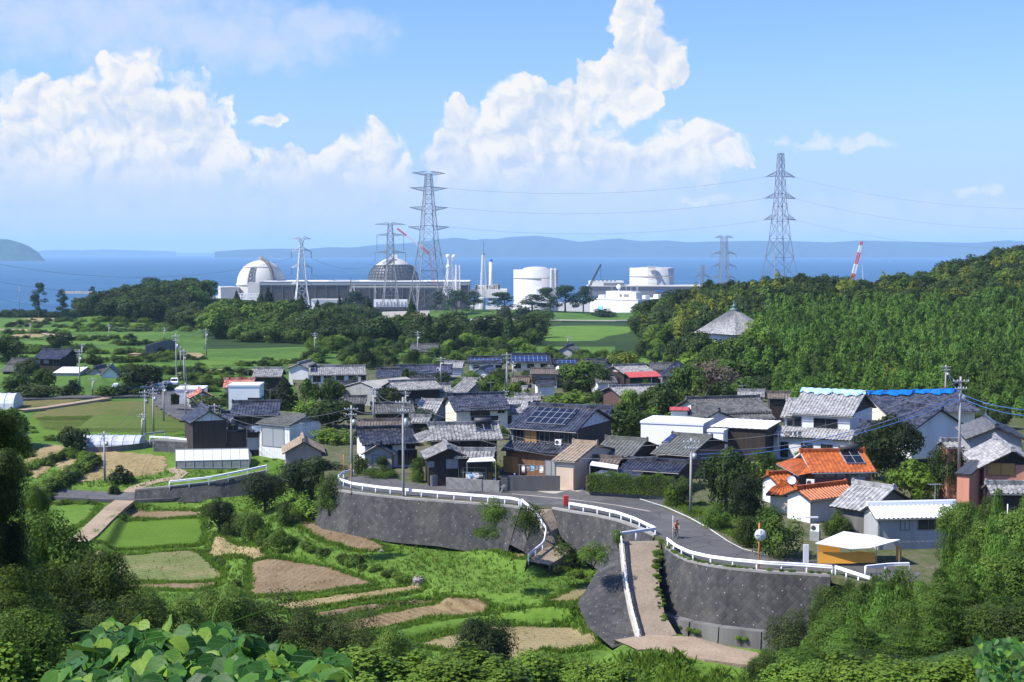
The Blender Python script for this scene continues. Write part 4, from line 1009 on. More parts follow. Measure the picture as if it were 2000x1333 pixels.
HR('low grey tiled wing with white awning between two large houses', 890, 968, 880, 894, 930, -4, roof='grey_tile', wall='dark_wood', D=164, wins=[('f', 0, 1.2, 2.6, 1.9)], over=.4)
HR('large two storey house with black solar array on blue-black tiles', 1033, 1167, 794.5, 839, 944, -27, pitch=.35, roof='blue_black_tile', wall='dark_wood', gable='board_white', panels=[('solar_black', -.62, .55, .22, .86)], skirt=(3.0, 1.9, 'blue_black_tile', 'warm_wood'), D=173, over=.6,
   wins=[('f', -4.3, 4.7, .5, 1.4, 'curtain_glass'), ('f', -3.1, 4.6, .9, 1.5), ('f', 0.2, 4.4, 1.3, 1.8), ('f', 2.2, 4.2, 1.2, 2.1), ('f', 4, 4.3, 1.2, 2.0), ('f', -3.4, 1.2, 2.0, 2.0, 'amber_glass'), ('f', 2.0, 1.2, 1.6, 1.9, 'curtain_glass'), ('f', -1.7, 4.6, 1.6, 1.5, 'amber_glass')])
HR('black tiled roof house behind the one with the solar array', 1095, 1196, 796, 812, 900, -14, roof='blue_black_tile', wall='white_wall', D=182, over=.5)
HR('garage with flat tan roof and pale pink doors', 1120, 1166, 866, 900, 942, -28, roof='tan_tile', wall='pale_door', D=161.5, pitch=.23, ridge=True, wins=[('f', 1.2, 1.3, .05, 2.4, 'amber_glass')], over=.3, cat='garage')
HR('low house with mossy grey-green roof beside the tan garage', 1183, 1264, 859, 889, 938, -24, roof='mossy_grey_tile', wall='dark_wood', D=169, pitch=.24, over=.4, wins=row('f', 1.2, 1.5, 1.5, (-2, 1.5)))
HR('grey roofed barn with dark open gable and blue skylight', 1313, 1390, 852, 887, 938, -30, roof='mossy_grey_tile', wall='maroon_wall', gable='dark_wood', D=170, pitch=.23, over=.6, panels=[('solar_blue', -1.0, -.72, .55, .95)], cat='barn')
HR('low house with glossy speckled tile roof behind the clipped hedge', 1227, 1344, 901, 920, 955, -26, roof='black_tile', wall='dark_wood', D=161, over=.4, wins=row('f', 1.1, 1.7, 1.6, (-3, 0, 3)), pitch=.22)
HR('narrow lean-to with brown and grey tiles beside the hedge', 1150, 1215, 895, 906, 945, -22, end='gable', roof='brown_tile', wall='dark_wood', gable='salmon_wall', D=164, over=.3, pitch=.4)
# flat white building and white-gabled house
W_ = 3.2
HR('big plain white flat-topped building behind the dark trees', 1262, 1385, 822, 840, 868, -20, end='flat', roof='white_metal', wall='white_sheet', D=190, minH=3.4, W=7, pitch=.02, over=.1, wins=[('f', -1.0, 1.2, .6, .9)])
HR('white gabled farmhouse with dark grey tiles and red balcony awning', 1341, 1483, 778, 806, 862, 14, pitch=.33, roof='dark_grey_tile', wall='white_wall', D=206, skirt=(3.0, 1.6), over=.6, wins=[('f', 2.5, 4.6, 3.2, 1.1), ('f', -2, 4.5, 1.2, 1.0), ('l', -.6, 3.6, 1.2, 1.2), ('f', 0, 1.2, 2.6, 1.8)])
HG('white gabled annex with curved grey roof in front of the white farmhouse', 1404, 803, 1362, 1428, 818, 852, 5, 38, roof='dark_grey_tile', wall='white_wall', D=196, z=ZV+.1, over=.35)
HR('small white balcony room under a faded red awning', 1308, 1346, 797, 806, 835, -8, end='shed', roof='red_awning', wall='curtain_glass', D=197, W=2.4, pitch=.2, over=.2, minH=3.5, cat='balcony')
HR('white metal carport with brown panel and deep dark opening', 1402, 1512, 826, 846, 884, -24, end='shed', roof='white_metal', wall='dark_wood', D=184, W=8, pitch=.06, over=.25, cat='carport', minH=3, wins=[('f', -3.0, 1.2, 3.0, 2.6, 'amber_glass')])  # dark wall colour stands in for the shade inside the open bay
HR('white walled shed at the left end of the white carport', 1391, 1424, 838, 848, 882, -24, end='flat', roof='white_metal', wall='white_sheet', D=183, W=5, pitch=.05, over=.1, minH=2.9, cat='shed')
HR('grey weathered farmhouse with pale blue tarpaulin along its ridge', 1566, 1690, 767, 810, 868, -28, pitch=.38, roof='pale_tile', wall='white_wall', gable='dark_wood', tarp=('pale_blue_tarp', .87), D=186, skirt=(3.0, 2.2, 'pale_tile', 'white_wall', (-8.0, 4.3)), over=.5, acs=[(1.2, -5.0, 4.1)],
   wins=[('f', -3.6, 4.7, 1.9, 1.3), ('f', .6, 4.6, 3.1, 1.4), ('f', -4.2, 1.2, 1.0, 2.0), ('f', -1.2, 1.2, 1.5, 2.0), ('f', 1.4, 1.2, 1.5, 2.0)])
HR('low grey tiled side wing of the tarpaulin farmhouse, at its left', 1536, 1600, 783, 815, 868, -21, roof='pale_tile', wall='white_wall', D=188, over=.4)
HR('dark blue tiled house with bright blue tarpaulin and cream gable', 1693, 1872, 768, 806, 846, 15, pitch=.37, roof='blue_black_tile', wall='cream_wall', gable='cream_wall', tarp=('blue_tarp', .88), D=196, over=.6, wins=[('l', 1.0, 1.6, 1.2, 1.6), ('f', 4, 2.4, 2.2, 1.2)])
HR('low slate-blue roof between the two tarpaulin houses', 1680, 1716, 826, 850, 872, -30, roof='blue_black_tile', wall='grey_wall', D=180, over=.3)
HG('white arched gable wing under dark tiles behind the big camphor tree', 1840, 800, 1770, 1905, 842, 858, 8, 20, roof='blue_black_tile', wall='white_wall', D=178, z=ZV+1.0, over=.5)
HG('grey-walled house with black roof and white patches at the right edge', 1947, 835, 1890, 2006, 860, 905, 11, -11, roof='black_tile', wall='grey_wall', D=160, z=ZV+2.2, over=.6)
HG('pale grey tiled house with double lower roof at the right edge', 1979, 881, 1914, 2044, 917, 985, 10.4, -9, roof='pale_tile', wall='salmon_wall', gable='dark_wood', D=140, z=ZV+.2, over=.7, wins=[('l', -1.0, 3.4, 2.6, 1.2, 'amber_glass'), ('l', -1.2, .9, 2.4, 1.8)])
HR('lower tiled porch roof of the house at the right edge', 1925, 2045, 946, 965, 1030, -4, roof='grey_tile', wall='dark_wood', D=132, over=.4, minH=2.4, wins=[('f', 0, 1.1, 2.2, 1.8)])
HR('tall narrow salmon wall with a strip of grey tiles beside the pole', 1838, 1874, 862, 880, 965, 8, roof='grey_tile', wall='salmon_wall', D=152, over=.25, W=2.6, minH=4)
HR('salmon rendered outbuilding with sloping roof edge by the right thicket', 1880, 1912, 905, 925, 985, -35, end='shed', roof='dark_steel', wall='salmon_wall', D=139, W=5, pitch=.3, over=.2, minH=4)
# orange house
OD = 150
HR('orange tiled two storey house with solar heater and mauve walls', 1563, 1688, 882.5, 922.5, 1012, 5, end='irimoya', hip_r=-1, roof='orange_tile', wall='maroon_wall', gable='cream_wall', boiler=(.2, .78, .36, .92), D=OD, over=.5, trim='white_wall',
   wins=[('l', .2, 3.6, 1.9, 1.7), ('f', -2.6, 4.35, .9, .35, 'curtain_glass'), ('f', -1.4, 4.35, .9, .35, 'curtain_glass'), ('f', -.2, 4.35, .9, .35, 'curtain_glass'), ('f', 1.1, 4.35, .9, .35, 'curtain_glass'), ('f', 2.4, 4.35, .9, .35, 'curtain_glass'), ('f', 1.6, 3.3, 1.6, .8, 'curtain_glass')])
HR('long orange lean-to roof over a white wall in front of the orange house', 1555, 1652, 950, 972, 1025, 32, roof='orange_tile', wall='white_wall', D=143, over=.4, pitch=.42, dishes=[(-3.2, .9, 4.0)])
HR('small orange tiled porch left of the orange house', 1502, 1560, 944, 968, 1008, -18, end='hip', roof='orange_tile', wall='cream_wall', D=147, over=.4, acs=[(2.8, -.6, 3.4)])
HR('upper orange tiled corner roof at the far left of the orange house', 1500, 1546, 926, 944, 1002, 20, roof='orange_tile', wall='white_wall', D=152, over=.3)
HG('grey shingled barn with a worn dark front gable', 1746, 955, 1684, 1806, 992, 1040, 4.6, 42, roof='pale_tile', wall='old_concrete', D=137, z=ZV, over=.5, cat='barn')
HR('white two storey house with plain white roof and sliding window', 1694, 1866, 985.5, 1012, 1074, 7, roof='white_metal', wall='grey_wall', gable='cream_wall', D=129, over=.35, pitch=.42, wins=[('f', .9, 3.0, 1.9, 1.0), ('f', -1.3, 2.8, .8, 1.0, 'curtain_glass')], z=ZV-.3, trim='dark_steel')  # grey front and cream gable paint shade and sunlight onto white walls
# ---- second row
HR('cream gabled two storey house with rows of dark ribbed tiles', 873, 984, 771, 794, 838, 15, roof='blue_black_tile', wall='cream_wall', skirt=(3.0, 1.0), over=.5, wins=[('f', -.3, 4.6, 3.0, 1.2), ('f', 3.0, 4.7, 1.0, .9), ('f', .4, 1.3, 4.2, 1.5)])
HR('small grey tiled house with bright white gable by the tall pole', 963, 1015, 795, 808, 833, 20, roof='grey_tile', wall='white_wall', over=.35, wins=[('l', .3, 1.2, 1.1, 1.1), ('f', -.6, 1.2, 1.6, 1.3)])
HR('low pale tiled roof tucked behind the solar array house', 986, 1042, 781, 800, 822, -12, roof='pale_tile', wall='grey_wall', over=.35)
HR('flat weathered grey shed roof above the small white gabled house', 1005, 1058, 772, 782, 806, -5, roof='grey_tile', wall='dark_wood', over=.3, cat='shed')
HR('black two storey farmhouse with wide ribbed roof by the orange houses', 454, 549, 786, 811, 852, 5, roof='blue_black_tile', wall='dark_wood', gable='white_wall', skirt=(3.0, 1.2), over=.5, wins=[('f', -2, 4.5, 1.4, .9), ('f', .5, 4.5, 1.6, .9), ('f', 3, 4.4, 1.3, 1.1, 'curtain_glass'), ('f', -.5, 1.2, 2.4, 1.8, 'curtain_glass')])
HG('black wooden barn on a rubble stone wall at the lane bend', 410, 803, 373, 446, 826, 866, 8, 22, roof='blue_black_tile', wall='dark_wood', gable='board_white', over=.5, cat='barn', z=37.4)
HG('black wooden wing with white gable band and dark shutter', 455, 826, 424, 486, 842, 866, 7, 10, roof='blue_black_tile', wall='dark_wood', gable='white_wall', over=.45, z=37.2, wins=[('l', 0, 2.2, 1.4, .8)])
HR('small slate roofed passage between the black barn and farmhouse', 432, 458, 806, 822, 855, 25, roof='blue_black_tile', wall='white_wall', over=.3, z=37.3, D=215)
HR('white metal warehouse with grey-green roof and three skylights', 532, 598, 810.5, 829, 866, -33, roof='mossy_grey_tile', wall='siding_white', gable='siding_grey', D=206, over=.3, cat='warehouse', wins=[('f', -.2, 1.6, 4.2, 2.9, 'curtain_glass')], pitch=.29, z=36.7)
HR('white tarpaulin storage tent on the lane', 455, 514, 866, 879, 890, -14, end='gable', roof='white_sheet', wall='white_sheet', over=.15, cat='tent', z=34.2, D=212, ridge=False, minH=1.6, trim='white_sheet')
HG('tan roofed shed with mauve gable wall beside the field', 593, 863, 552, 634, 886, 918, 7, 10, roof='tan_tile', wall='mauve_wall', over=.45, cat='shed', z=36.2)
# ---- third row
HG('tall grey corrugated barn gable with small arched white window', 703, 746, 671, 738, 757, 797, 12, -38, D=252, roof='concrete', wall='siding_grey', over=.15, cat='barn', ridge=False, z=ZV, wins=[('l', -.2, 5.0, .5, 1.0, 'curtain_glass')])
HR('long low grey tiled house with orange plinth under its white gable', 759, 850, 745, 761, 782, 24, pitch=.27, roof='grey_tile', wall='dark_wood', gable='white_wall', over=.5, D=246, wins=row('f', 1.3, 1.4, .8, (-4, -2, 0, 2, 4), 'curtain_glass'))
HR('long grey tiled house with pale pink gable and row of windows', 603, 714, 716.5, 732.5, 750, 8, roof='grey_tile', wall='white_wall', gable='pink_wall', over=.5, D=292, boiler=(-.95, -.72, .35, .9), wins=row('f', 1.9, 1.5, 1.3, (-4.2, -2, .5, 3, 5)))
HR('dark tiled house with violet solar panels on its right half', 772, 884, 715, 731, 750, 2, roof='blue_black_tile', wall='white_wall', over=.5, D=300, panels=[('solar_violet', 0, .95, .08, .9)], skirt=(2.4, 1.0), wins=row('f', 3.6, 1.4, .6, (0, 2.5, 4.5)))
HR('dark tiled low wing left of the violet solar panel house', 735, 786, 721.5, 737, 752, 2, roof='blue_black_tile', wall='white_wall', over=.4, D=296)
HR('dark house with a blue solar row, left one of the solar pair', 913, 983, 698, 712, 732, 1, roof='black_tile', wall='white_wall', over=.5, D=322, panels=[('solar_blue', -.85, .9, .12, .75)], skirt=(2.6, .8), wins=row('f', 3.3, 1.4, .7, (-2, 1, 3)))
HR('taller dark house with a blue solar row, right one of the pair', 996, 1075, 692.5, 709, 732, 1, roof='black_tile', wall='cream_wall', over=.5, D=324, panels=[('solar_blue', -.95, .85, .1, .75)], wins=row('f', 3.6, 1.5, 1.1, (-3, 0, 3)))
HR('low dark roof with a short blue solar row behind the bushes', 1078, 1132, 703.5, 713, 732, 0, roof='black_tile', wall='grey_wall', over=.4, D=330, panels=[('solar_blue', -.6, .7, .2, .85)])
HR('black roof ridge half hidden by trees left of the yellow shrub', 1140, 1186, 704, 726, 745, -28, roof='black_tile', wall='grey_wall', over=.4, D=300)
HR('brown roofed house with red brick band under its upper windows', 1036, 1096, 721.5, 734.5, 766, -6, roof='brown_tile', wall='dark_wood', over=.6, D=285, skirt=(2.8, 1.6, 'brown_tile', 'grey_wall'), wins=[('f', -1.6, 4.3, 1.6, 1.2), ('f', 1.2, 4.3, 1.8, 1.2, 'curtain_glass'), ('f', 0, 3.4, 5.4, .5, 'amber_glass')], dishes=[(2.6, -2.6, 3.9)])
HG('dark gabled brown tiled wing right of the brick band house', 1128, 741, 1092, 1150, 762, 772, 7, -42, D=278, roof='brown_tile', wall='dark_wood', over=.4, z=ZV)
HR('low brown tiled wing left of the brick band house', 1000, 1036, 737, 754, 770, -4, roof='brown_tile', wall='dark_wood', over=.4, D=284)
HG('small house with broad white gable under dark blue tiles', 938, 719.5, 905, 968, 736, 746, 8, -12, D=300, roof='blue_black_tile', wall='white_wall', over=.4, z=ZV)
HR('steep plain slate-grey roof left of the big round tree', 905, 940, 741, 768, 790, -28, roof='grey_tile', wall='grey_wall', over=.3, D=255)
HR('pink gabled house with red awning under grey tiles', 1197, 1261, 714.5, 729, 762, 24, pitch=.27, roof='grey_tile', wall='dark_wood', gable='pink_wall', over=.5, D=276, skirt=(3.0, 1.8, 'red_awning', 'dark_wood', (-2.8, 3.4)), wins=[('f', -1.2, 4.6, 1.1, .7), ('f', 0, 1.2, 3.0, 1.8)])  # front walls coloured dark for their shade, beside the sunlit pink gable
HR('cream bungalow with wide slate-blue hipped roof', 1300, 1345, 706, 736, 760, -18, end='hip', roof='blue_black_tile', wall='cream_wall', over=.7, D=280, pitch=.36, wins=[('f', -2.6, 1.4, 1.2, 1.4), ('f', 1.5, 1.4, 1.2, 1.4)], ridge=False)
HR('grey tiled roof behind the pink gabled house', 1270, 1316, 711, 722, 745, -10, roof='dark_grey_tile', wall='grey_wall', over=.4, D=300)
HR('red-brown corrugated barn with long grey tiled roof', 1190, 1297, 754.5, 771, 804, 19, pitch=.25, roof='grey_tile', wall='siding_brown', over=.5, D=238, cat='barn', wins=[('f', 1, 1.4, 5.5, 1.0)])
HR('peeling brick-red house with mottled grey roof', 724, 808, 789, 806.5, 832, 10, roof='dark_grey_tile', wall='dark_wood', gable='brick_red', over=.5, D=224, wins=[('f', 0, 2.0, 1.6, .9), ('f', 2.6, 2.0, 1.2, .9)])
HR('low brown roofed lean-to in front of the brick-red house', 700, 802, 822, 834, 848, 3, roof='brown_tile', wall='brick_red', over=.3, D=204, minH=1.9)
HR('pale mottled roof with a strip of blue sheeting near the pole', 824, 866, 783, 808, 826, -12, roof='pale_tile', wall='grey_wall', over=.4, D=226, panels=[('solar_blue', -1.1, -.7, .5, .95)])
HR('low pale grey roof with two vent boxes behind the white house', 800, 842, 814, 826, 846, -6, roof='grey_tile', wall='dark_wood', over=.3, D=208)
HR('small grey tiled roof tucked between the cream gable and the steep slate roof', 846, 880, 752, 766, 786, 10, roof='grey_tile', wall='grey_wall', over=.35, D=250)
HR('low dark tiled annex in front of the violet solar panel house', 800, 850, 738, 748, 764, 3, roof='dark_grey_tile', wall='white_wall', over=.35, D=278, wins=row('f', .9, 1.2, .8, (-1.2, 1.2)))
HR('grey tiled cottage behind the clipped conical trees', 620, 668, 752, 765, 784, 6, roof='grey_tile', wall='white_wall', over=.4, D=258)
HR('weathered tile roof right of the big round tree', 985, 1030, 757, 770, 788, -10, roof='pale_tile', wall='grey_wall', over=.4, D=256)
HR('dark tiled storehouse with white wall above the brown barn', 1158, 1200, 735, 748, 764, 12, roof='dark_grey_tile', wall='white_wall', over=.35, D=270)
HR('grey roofed shed behind the white gabled farmhouse', 1440, 1494, 764, 775, 792, -8, roof='grey_tile', wall='grey_wall', over=.35, D=236, cat='shed')
HR('mottled grey roof between the brick-red house and the grey barn', 672, 716, 776, 788, 806, 4, roof='dark_grey_tile', wall='dark_wood', over=.35, D=236)
HR('pale tiled roof left of the pair of solar houses', 868, 906, 708, 719, 734, -3, roof='pale_tile', wall='white_wall', over=.35, D=310)
HR('small black tiled roof below the right solar house', 1044, 1084, 742, 753, 768, 6, roof='black_tile', wall='white_wall', over=.35, D=268)
# ---- orange patch houses and neighbours on the left
HR('faded red and white patched roof over a small white house', 438, 498, 741.5, 757, 776, 6, roof='red_patch_tile', wall='white_wall', over=.4, D=270)
HR('white and black boxy house in front of the patched red roof', 450, 512, 751, 755, 776, 2, end='flat', roof='white_metal', wall='white_sheet', W=6, pitch=.03, over=.1, D=262, wins=[('f', 2.0, 1.7, 2.6, 2.7)])
HG('small rusty orange roofed hut beside the white shed', 396, 765, 370, 420, 778, 788, 5, 20, D=262, roof='red_patch_tile', wall='grey_wall', over=.3, z=37.2, cat='hut')
HR('long white corrugated shed at the road junction', 346, 402, 758, 763, 788, 4, end='flat', roof='white_metal', wall='siding_white', W=6, pitch=.03, over=.1, D=266, cat='shed', minH=2.6)
HR('grey tiled house left of the small white gabled house', 497, 555, 720.5, 736, 756, 1, roof='grey_tile', wall='dark_wood', over=.5, D=288, wins=row('f', 1.6, 1.4, 1.1, (-2, 1.5)))
HG('small white gabled house with grey tiles below the wood', 582, 711, 560, 606, 721, 732, 9, -8, D=302, roof='grey_tile', wall='white_wall', over=.4, z=37.3)
HR('long dark tiled roof under the trees beside the grey barn', 655, 735, 747, 757, 778, 4, roof='blue_black_tile', wall='grey_wall', over=.4, D=274)
# ---- left hamlet
HR('two storey hamlet house with dark tiles and wooden walls', 82, 141, 684, 699, 736, -9, roof='blue_black_tile', wall='dark_wood', over=.6, D=330, skirt=(3.0, 1.4), wins=[('f', -2.4, 4.5, 1.2, 1.1, 'curtain_glass'), ('f', -.3, 4.5, 1.2, 1.1, 'curtain_glass'), ('f', 2.2, 4.5, 1.4, 1.1)], z=37.4)
HR('low grey tiled wing left of the two storey hamlet house', 22, 74, 702, 714, 730, -6, roof='dark_grey_tile', wall='dark_wood', over=.4, D=334, z=37.4)
HR('lower mossy roof in front of the hamlet wing', 12, 62, 713, 725, 738, -4, roof='mossy_grey_tile', wall='dark_wood', over=.4, D=322, z=37.3)
HR('hamlet shed with pale blue-white metal roof and open bay', 112, 163, 719, 727, 746, -3, end='shed', roof='white_metal', wall='grey_wall', over=.2, D=318, W=6, pitch=.3, cat='shed', z=37.4)
HG('small dark roofed hut right of the metal roofed shed', 184, 718, 168, 202, 729, 742, 6, -8, D=320, roof='dark_grey_tile', wall='grey_wall', over=.4, z=37.4, cat='hut')
HG('grey tiled hut with white eaves beside the big hamlet tree', 214, 716, 198, 236, 734, 750, 6, 10, D=314, roof='grey_tile', wall='white_wall', over=.4, z=37.3, cat='hut')
# ---- roofs among the trees
HR('plain grey roof showing in the wood below the pylons', 803, 858, 673, 687, 700, -3, roof='dark_grey_tile', wall='grey_wall', over=.5, D=372)
HG('grey gable roof half buried in the wood near the green slope', 1104, 677, 1082, 1130, 691, 698, 9, -16, D=380, roof='dark_grey_tile', wall='grey_wall', over=.4)
HR('brown wooden shack with patched sheet roof at the foot of the hill', 1498, 1543, 768, 778, 796, -6, roof='brown_tile', wall='dark_wood', over=.3, D=226, cat='shack')
t = Pd(1434, 604, 318)
tr = house('temple', 'temple hall with pale tiled pyramid roof among the trees', (t.x, t.y, gz1(t.x, t.y)), R(38), 12.5, 12.5, t.z-gz1(t.x, t.y)-5.3, 5.3, end='pyramid', roof='pale_tile', wall='white_wall', cat='temple', over=1.2, group='')
fb = MB(); zt = t.z-gz1(t.x, t.y)
fb.lathe([(.9, -.3), (.95, .1), (.5, .2), (.45, .5), (.7, .6), (.3, .9), (.12, 1.3), (.22, 1.5), (.02, 2.0)], 12, (0, 0, zt)); fb.build('finial', M['copper_green'], tr, weld=True)
for l in HLOG: print('H', *l)
# ------------------------------------------------------------------ the power station on the shore
SITE = 9.0
def pbox(b, x0, x1, yt, yb, D, depth, mi=0):
    a = Pd(x0, yt, D); c = Pd(x1, yb, D)
    b.box(((a.x+c.x)/2, D+depth/2, (a.z+c.z)/2), (c.x-a.x, depth, a.z-c.z), mi=mi)
def ybox(b, px, D, yaw, w, d, z0, z1, mi=0):
    c = Pd(px, 600, D); b.box((c.x, D, (z0+z1)/2), (w, d, z1-z0), R(yaw), mi)
def zpx(y, D): return Pd(0, y, D).z
def thing(name, label, cat, group=None): return empty(name, (0, 0, 0), 0, label, cat, group)
# turbine hall
t = thing('turbine_hall', 'long brown panelled hall with pale pilasters between the two domes', 'hall'); D = 1300
b = MB(); pbox(b, 508, 915, 557, 606, D, 55); b.build('wall', M['plant_brown'], t)
b = MB(); pbox(b, 506.5, 916, 550.5, 557.5, D-1, 57); pbox(b, 540, 556, 549, 551, D+10, 10); pbox(b, 640, 700, 548.8, 551, D+10, 12); b.build('roof_band', M['plant_band'], t)
b = MB(); pbox(b, 506.5, 916, 549.9, 550.6, D-1.3, 57.6); b.build('parapet', M['plant_white'], t)
b = MB()
for i in range(20): pbox(b, 508+i*21.4, 508.9+i*21.4, 557, 600, D-.8, 1.2)
b.build('pilaster', M['plant_grey'], t)
b = MB(); pbox(b, 505, 577, 595.5, 602, D-12, 12); pbox(b, 577, 620, 598, 604, D-10, 10); b.build('podium', M['plant_beige'], t)
b = MB(); pbox(b, 484, 507.5, 553, 600, D+2, 52); b.build('end_block', M['plant_beige'], t)
# first containment
def dome_house(label, cx, R_px, D, ycrown, yspring, scaff):
    t = thing('reactor_dome', label, 'dome', 'reactor domes'); c = Pd(cx, yspring, D); rr = R_px*D/F; hz = zpx(ycrown, D)-c.z
    prof = [(rr, SITE-c.z-1), (rr, 0)]+[(rr*math.cos(a), hz*math.sin(a)) for a in (math.pi/2*i/16 for i in range(1, 17))]
    b = MB(); b.lathe(prof, 48, c); b.build('shell', M['dome_white'], t, weld=True)
    b = MB()
    for zz in (0, hz*.72):
        r2 = rr*math.sqrt(max(0, 1-(zz/hz)**2))+.25; b.lathe([(r2-.5, zz-.5), (r2+.5, zz-.5), (r2+.5, zz+.5), (r2-.5, zz+.5)], 48, c)
    b.build('ring_beam', M['plant_beige'], t, weld=True)
    return t, c, rr, hz
t, c, rr, hz = dome_house('pale dome with a curved stair rib, left of the long brown hall', 510.5, 47.5, 1345, 508.5, 556, False)
b = MB(); az = R(-52); pts = [c+Vector((rr*1.02*math.cos(a)*math.cos(az), rr*1.02*math.cos(a)*math.sin(az), hz*1.02*math.sin(a))) for a in (R(4+i*84/22) for i in range(23))]
tr_ = Vector((-math.sin(az), math.cos(az), 0))
for p, q in zip(pts, pts[1:]):
    for s in (-1.4, 1.4): b.bar(p+tr_*s, q+tr_*s, .7); b.bar(p+tr_*s, p+tr_*s+(p-c).normalized()*2.2, .35)
    b.bar(p-tr_*1.4, p+tr_*1.4, .5); b.bar(p+(p-c).normalized()*2.2-tr_*1.4, q+(q-c).normalized()*2.2-tr_*1.4, .5); b.bar(p+(p-c).normalized()*2.2+tr_*1.4, q+(q-c).normalized()*2.2+tr_*1.4, .5)
b.build('stair_rib', M['plant_grey'], t)
b = MB()
for a0 in (-112, -98):
    az = R(a0); pts = [c+Vector((rr*1.015*math.cos(a)*math.cos(az), rr*1.015*math.cos(a)*math.sin(az), hz*1.015*math.sin(a))) for a in (R(2+i*44/9) for i in range(10))]
    for p, q in zip(pts, pts[1:]): b.bar(p, q, 1.0)
for i in range(9):
    a = R(3+i*43/9); az = R(-105+(3 if i % 2 else -2)); p = c+Vector((rr*1.02*math.cos(a)*math.cos(az), rr*1.02*math.cos(a)*math.sin(az), hz*1.02*math.sin(a))); b.box(p, (3.2, 2, 1.3))
b.build('scaffold', M['plant_grey'], t)
b = MB(); pbox(b, 505, 512, 500.5, 509.5, 1344, 4); b.build('crown_vent', M['plant_beige'], t)
t, c, rr, hz = dome_house('white dome wrapped in dark scaffolding behind the brown hall', 768, 46, 1350, 504, 552, True)
b = MB(); prof = [(rr*1.04, -16)]+[(rr*1.05*math.cos(a), hz*1.03*math.sin(a)) for a in (R(i*7) for i in range(7))]
b.lathe(prof, 40, c); b.build('scaffold_sheet', M['scaffold_steel'], t, weld=True)
b = MB()
for i in range(40):
    az = 2*math.pi*i/40; e = [c+Vector((r_*1.03*math.cos(az), r_*1.03*math.sin(az), z_)) for r_, z_ in prof]
    for p, q in zip(e, e[1:]): b.bar(p, q, .45)
for k, (r_, z_) in enumerate(prof): b.lathe([(r_*1.03-.25, z_-.25), (r_*1.03+.25, z_-.25), (r_*1.03+.25, z_+.25), (r_*1.03-.25, z_+.25)], 40, c)
b.build('scaffold', M['scaffold_steel'], t)
b = MB(); pbox(b, 766, 776, 497.5, 508, 1348, 4); 
for i in range(6): pbox(b, 745+i*4, 749+i*4, 512-i*2.3, 518-i*2.3, 1330+i*2, 3)
b.build('crown_vent', M['plant_white'], t)
# left blocks, pipe steelwork
t = thing('service_block', 'pale windowless block left of the first dome', 'building'); b = MB(); ybox(b, 447, 1330, 20, 17, 16, 6, zpx(562, 1330)); b.build('wall', M['plant_beige'], t)
b = MB(); ybox(b, 447, 1330, 20, 17.6, 16.6, zpx(562, 1330), zpx(562, 1330)+.8); b.build('parapet', M['plant_white'], t)
t = thing('service_block', 'low white annex below the pipe steelwork at the first dome', 'building'); b = MB(); pbox(b, 429, 508, 586, 604, 1275, 18); b.build('wall', M['plant_white'], t)
b = MB(); 
for x in (433, 440, 449): pbox(b, x, x+4, 590, 600, 1274.5, 1)
b.build('door', M['plant_grey'], t)
t = thing('pipe_rack', 'tangle of pale steel pipe frames below the first dome', 'steelwork'); b = MB(); rg = random.Random(4)
for i in range(8):
    x = 463+i*6
    for yy in (0, 8): 
        b.bar(Pd(x, 574, 1270+yy), Pd(x+3, 596, 1270+yy), .7); b.bar(Pd(x, 574, 1270+yy), Pd(x+6, 585, 1270+yy), .5)
for y in (574, 579, 585, 591): b.bar(Pd(461, y, 1270), Pd(509, y, 1270), .8); b.bar(Pd(461, y, 1278), Pd(509, y, 1278), .6)
for i in range(5): b.bar(Pd(463+i*9, 596, 1272), Pd(470+i*9, 576, 1272), 1.1)
b.build('frame', M['plant_white'], t)
t = thing('switchyard_gantry', 'pale steel gantry in front of the brown hall', 'gantry'); b = MB()
for i in range(6):
    x = 690+i*41; b.bar(Pd(x, 558, 1240), Pd(x, 600, 1240), .3); b.bar(Pd(x+2, 556, 1246), Pd(x+2, 600, 1246), .35); b.bar(Pd(x, 560, 1240), Pd(x+4, 572, 1240), .4)
for y in (559.5, 562.5): b.bar(Pd(685, y, 1240), Pd(900, y, 1240), .35)
b.bar(Pd(685, 560, 1246), Pd(900, 560, 1246), .7)
for i in range(4): b.bar(Pd(683+i, 571, 1240), Pd(685.5, 543, 1240), .5)
b.build('frame', M['plant_beige'], t)
t = thing('site_shed', 'low white shed behind the nearest small pylon', 'shed', 'low sheds at the power station'); b = MB(); pbox(b, 608, 664, 586, 606, 1215, 14); b.build('wall', M['plant_white'], t); b = MB(); pbox(b, 607, 665, 585, 586.3, 1214, 16); b.build('roof', M['plant_beige'], t)
t = thing('site_shed', 'pale low hall at the foot of the brown panels, with dark windows', 'shed', 'low sheds at the power station'); b = MB(); pbox(b, 520, 584, 602, 617, 1195, 14); b.build('wall', M['plant_beige'], t); b = MB()
for i in range(4): pbox(b, 532+i*9, 540+i*9, 604, 610, 1194.5, 1)
b.build('window', M['plant_brown'], t)
t = thing('site_shed', 'white switch house among the transformers below the scaffolded dome', 'shed', 'low sheds at the power station'); b = MB(); pbox(b, 730, 795, 586, 600, 1200, 8); b.build('wall', M['plant_white'], t); b = MB()
for i in range(9): pbox(b, 735+i*7, 736+i*7, 590, 600, 1199, 1)
b.build('pilaster', M['plant_grey'], t)
t = thing('white_block', 'white low building under the slim mast and chimney', 'building'); b = MB(); pbox(b, 904, 990, 566, 582, 1330, 30); pbox(b, 930, 965, 559, 566, 1335, 20); b.build('wall', M['plant_white'], t); b = MB(); rg = random.Random(9)
for i in range(16): x = 922+rg.random()*58; pbox(b, x, x+2+rg.random()*3, 558-rg.random()*3, 567, 1333, 3)
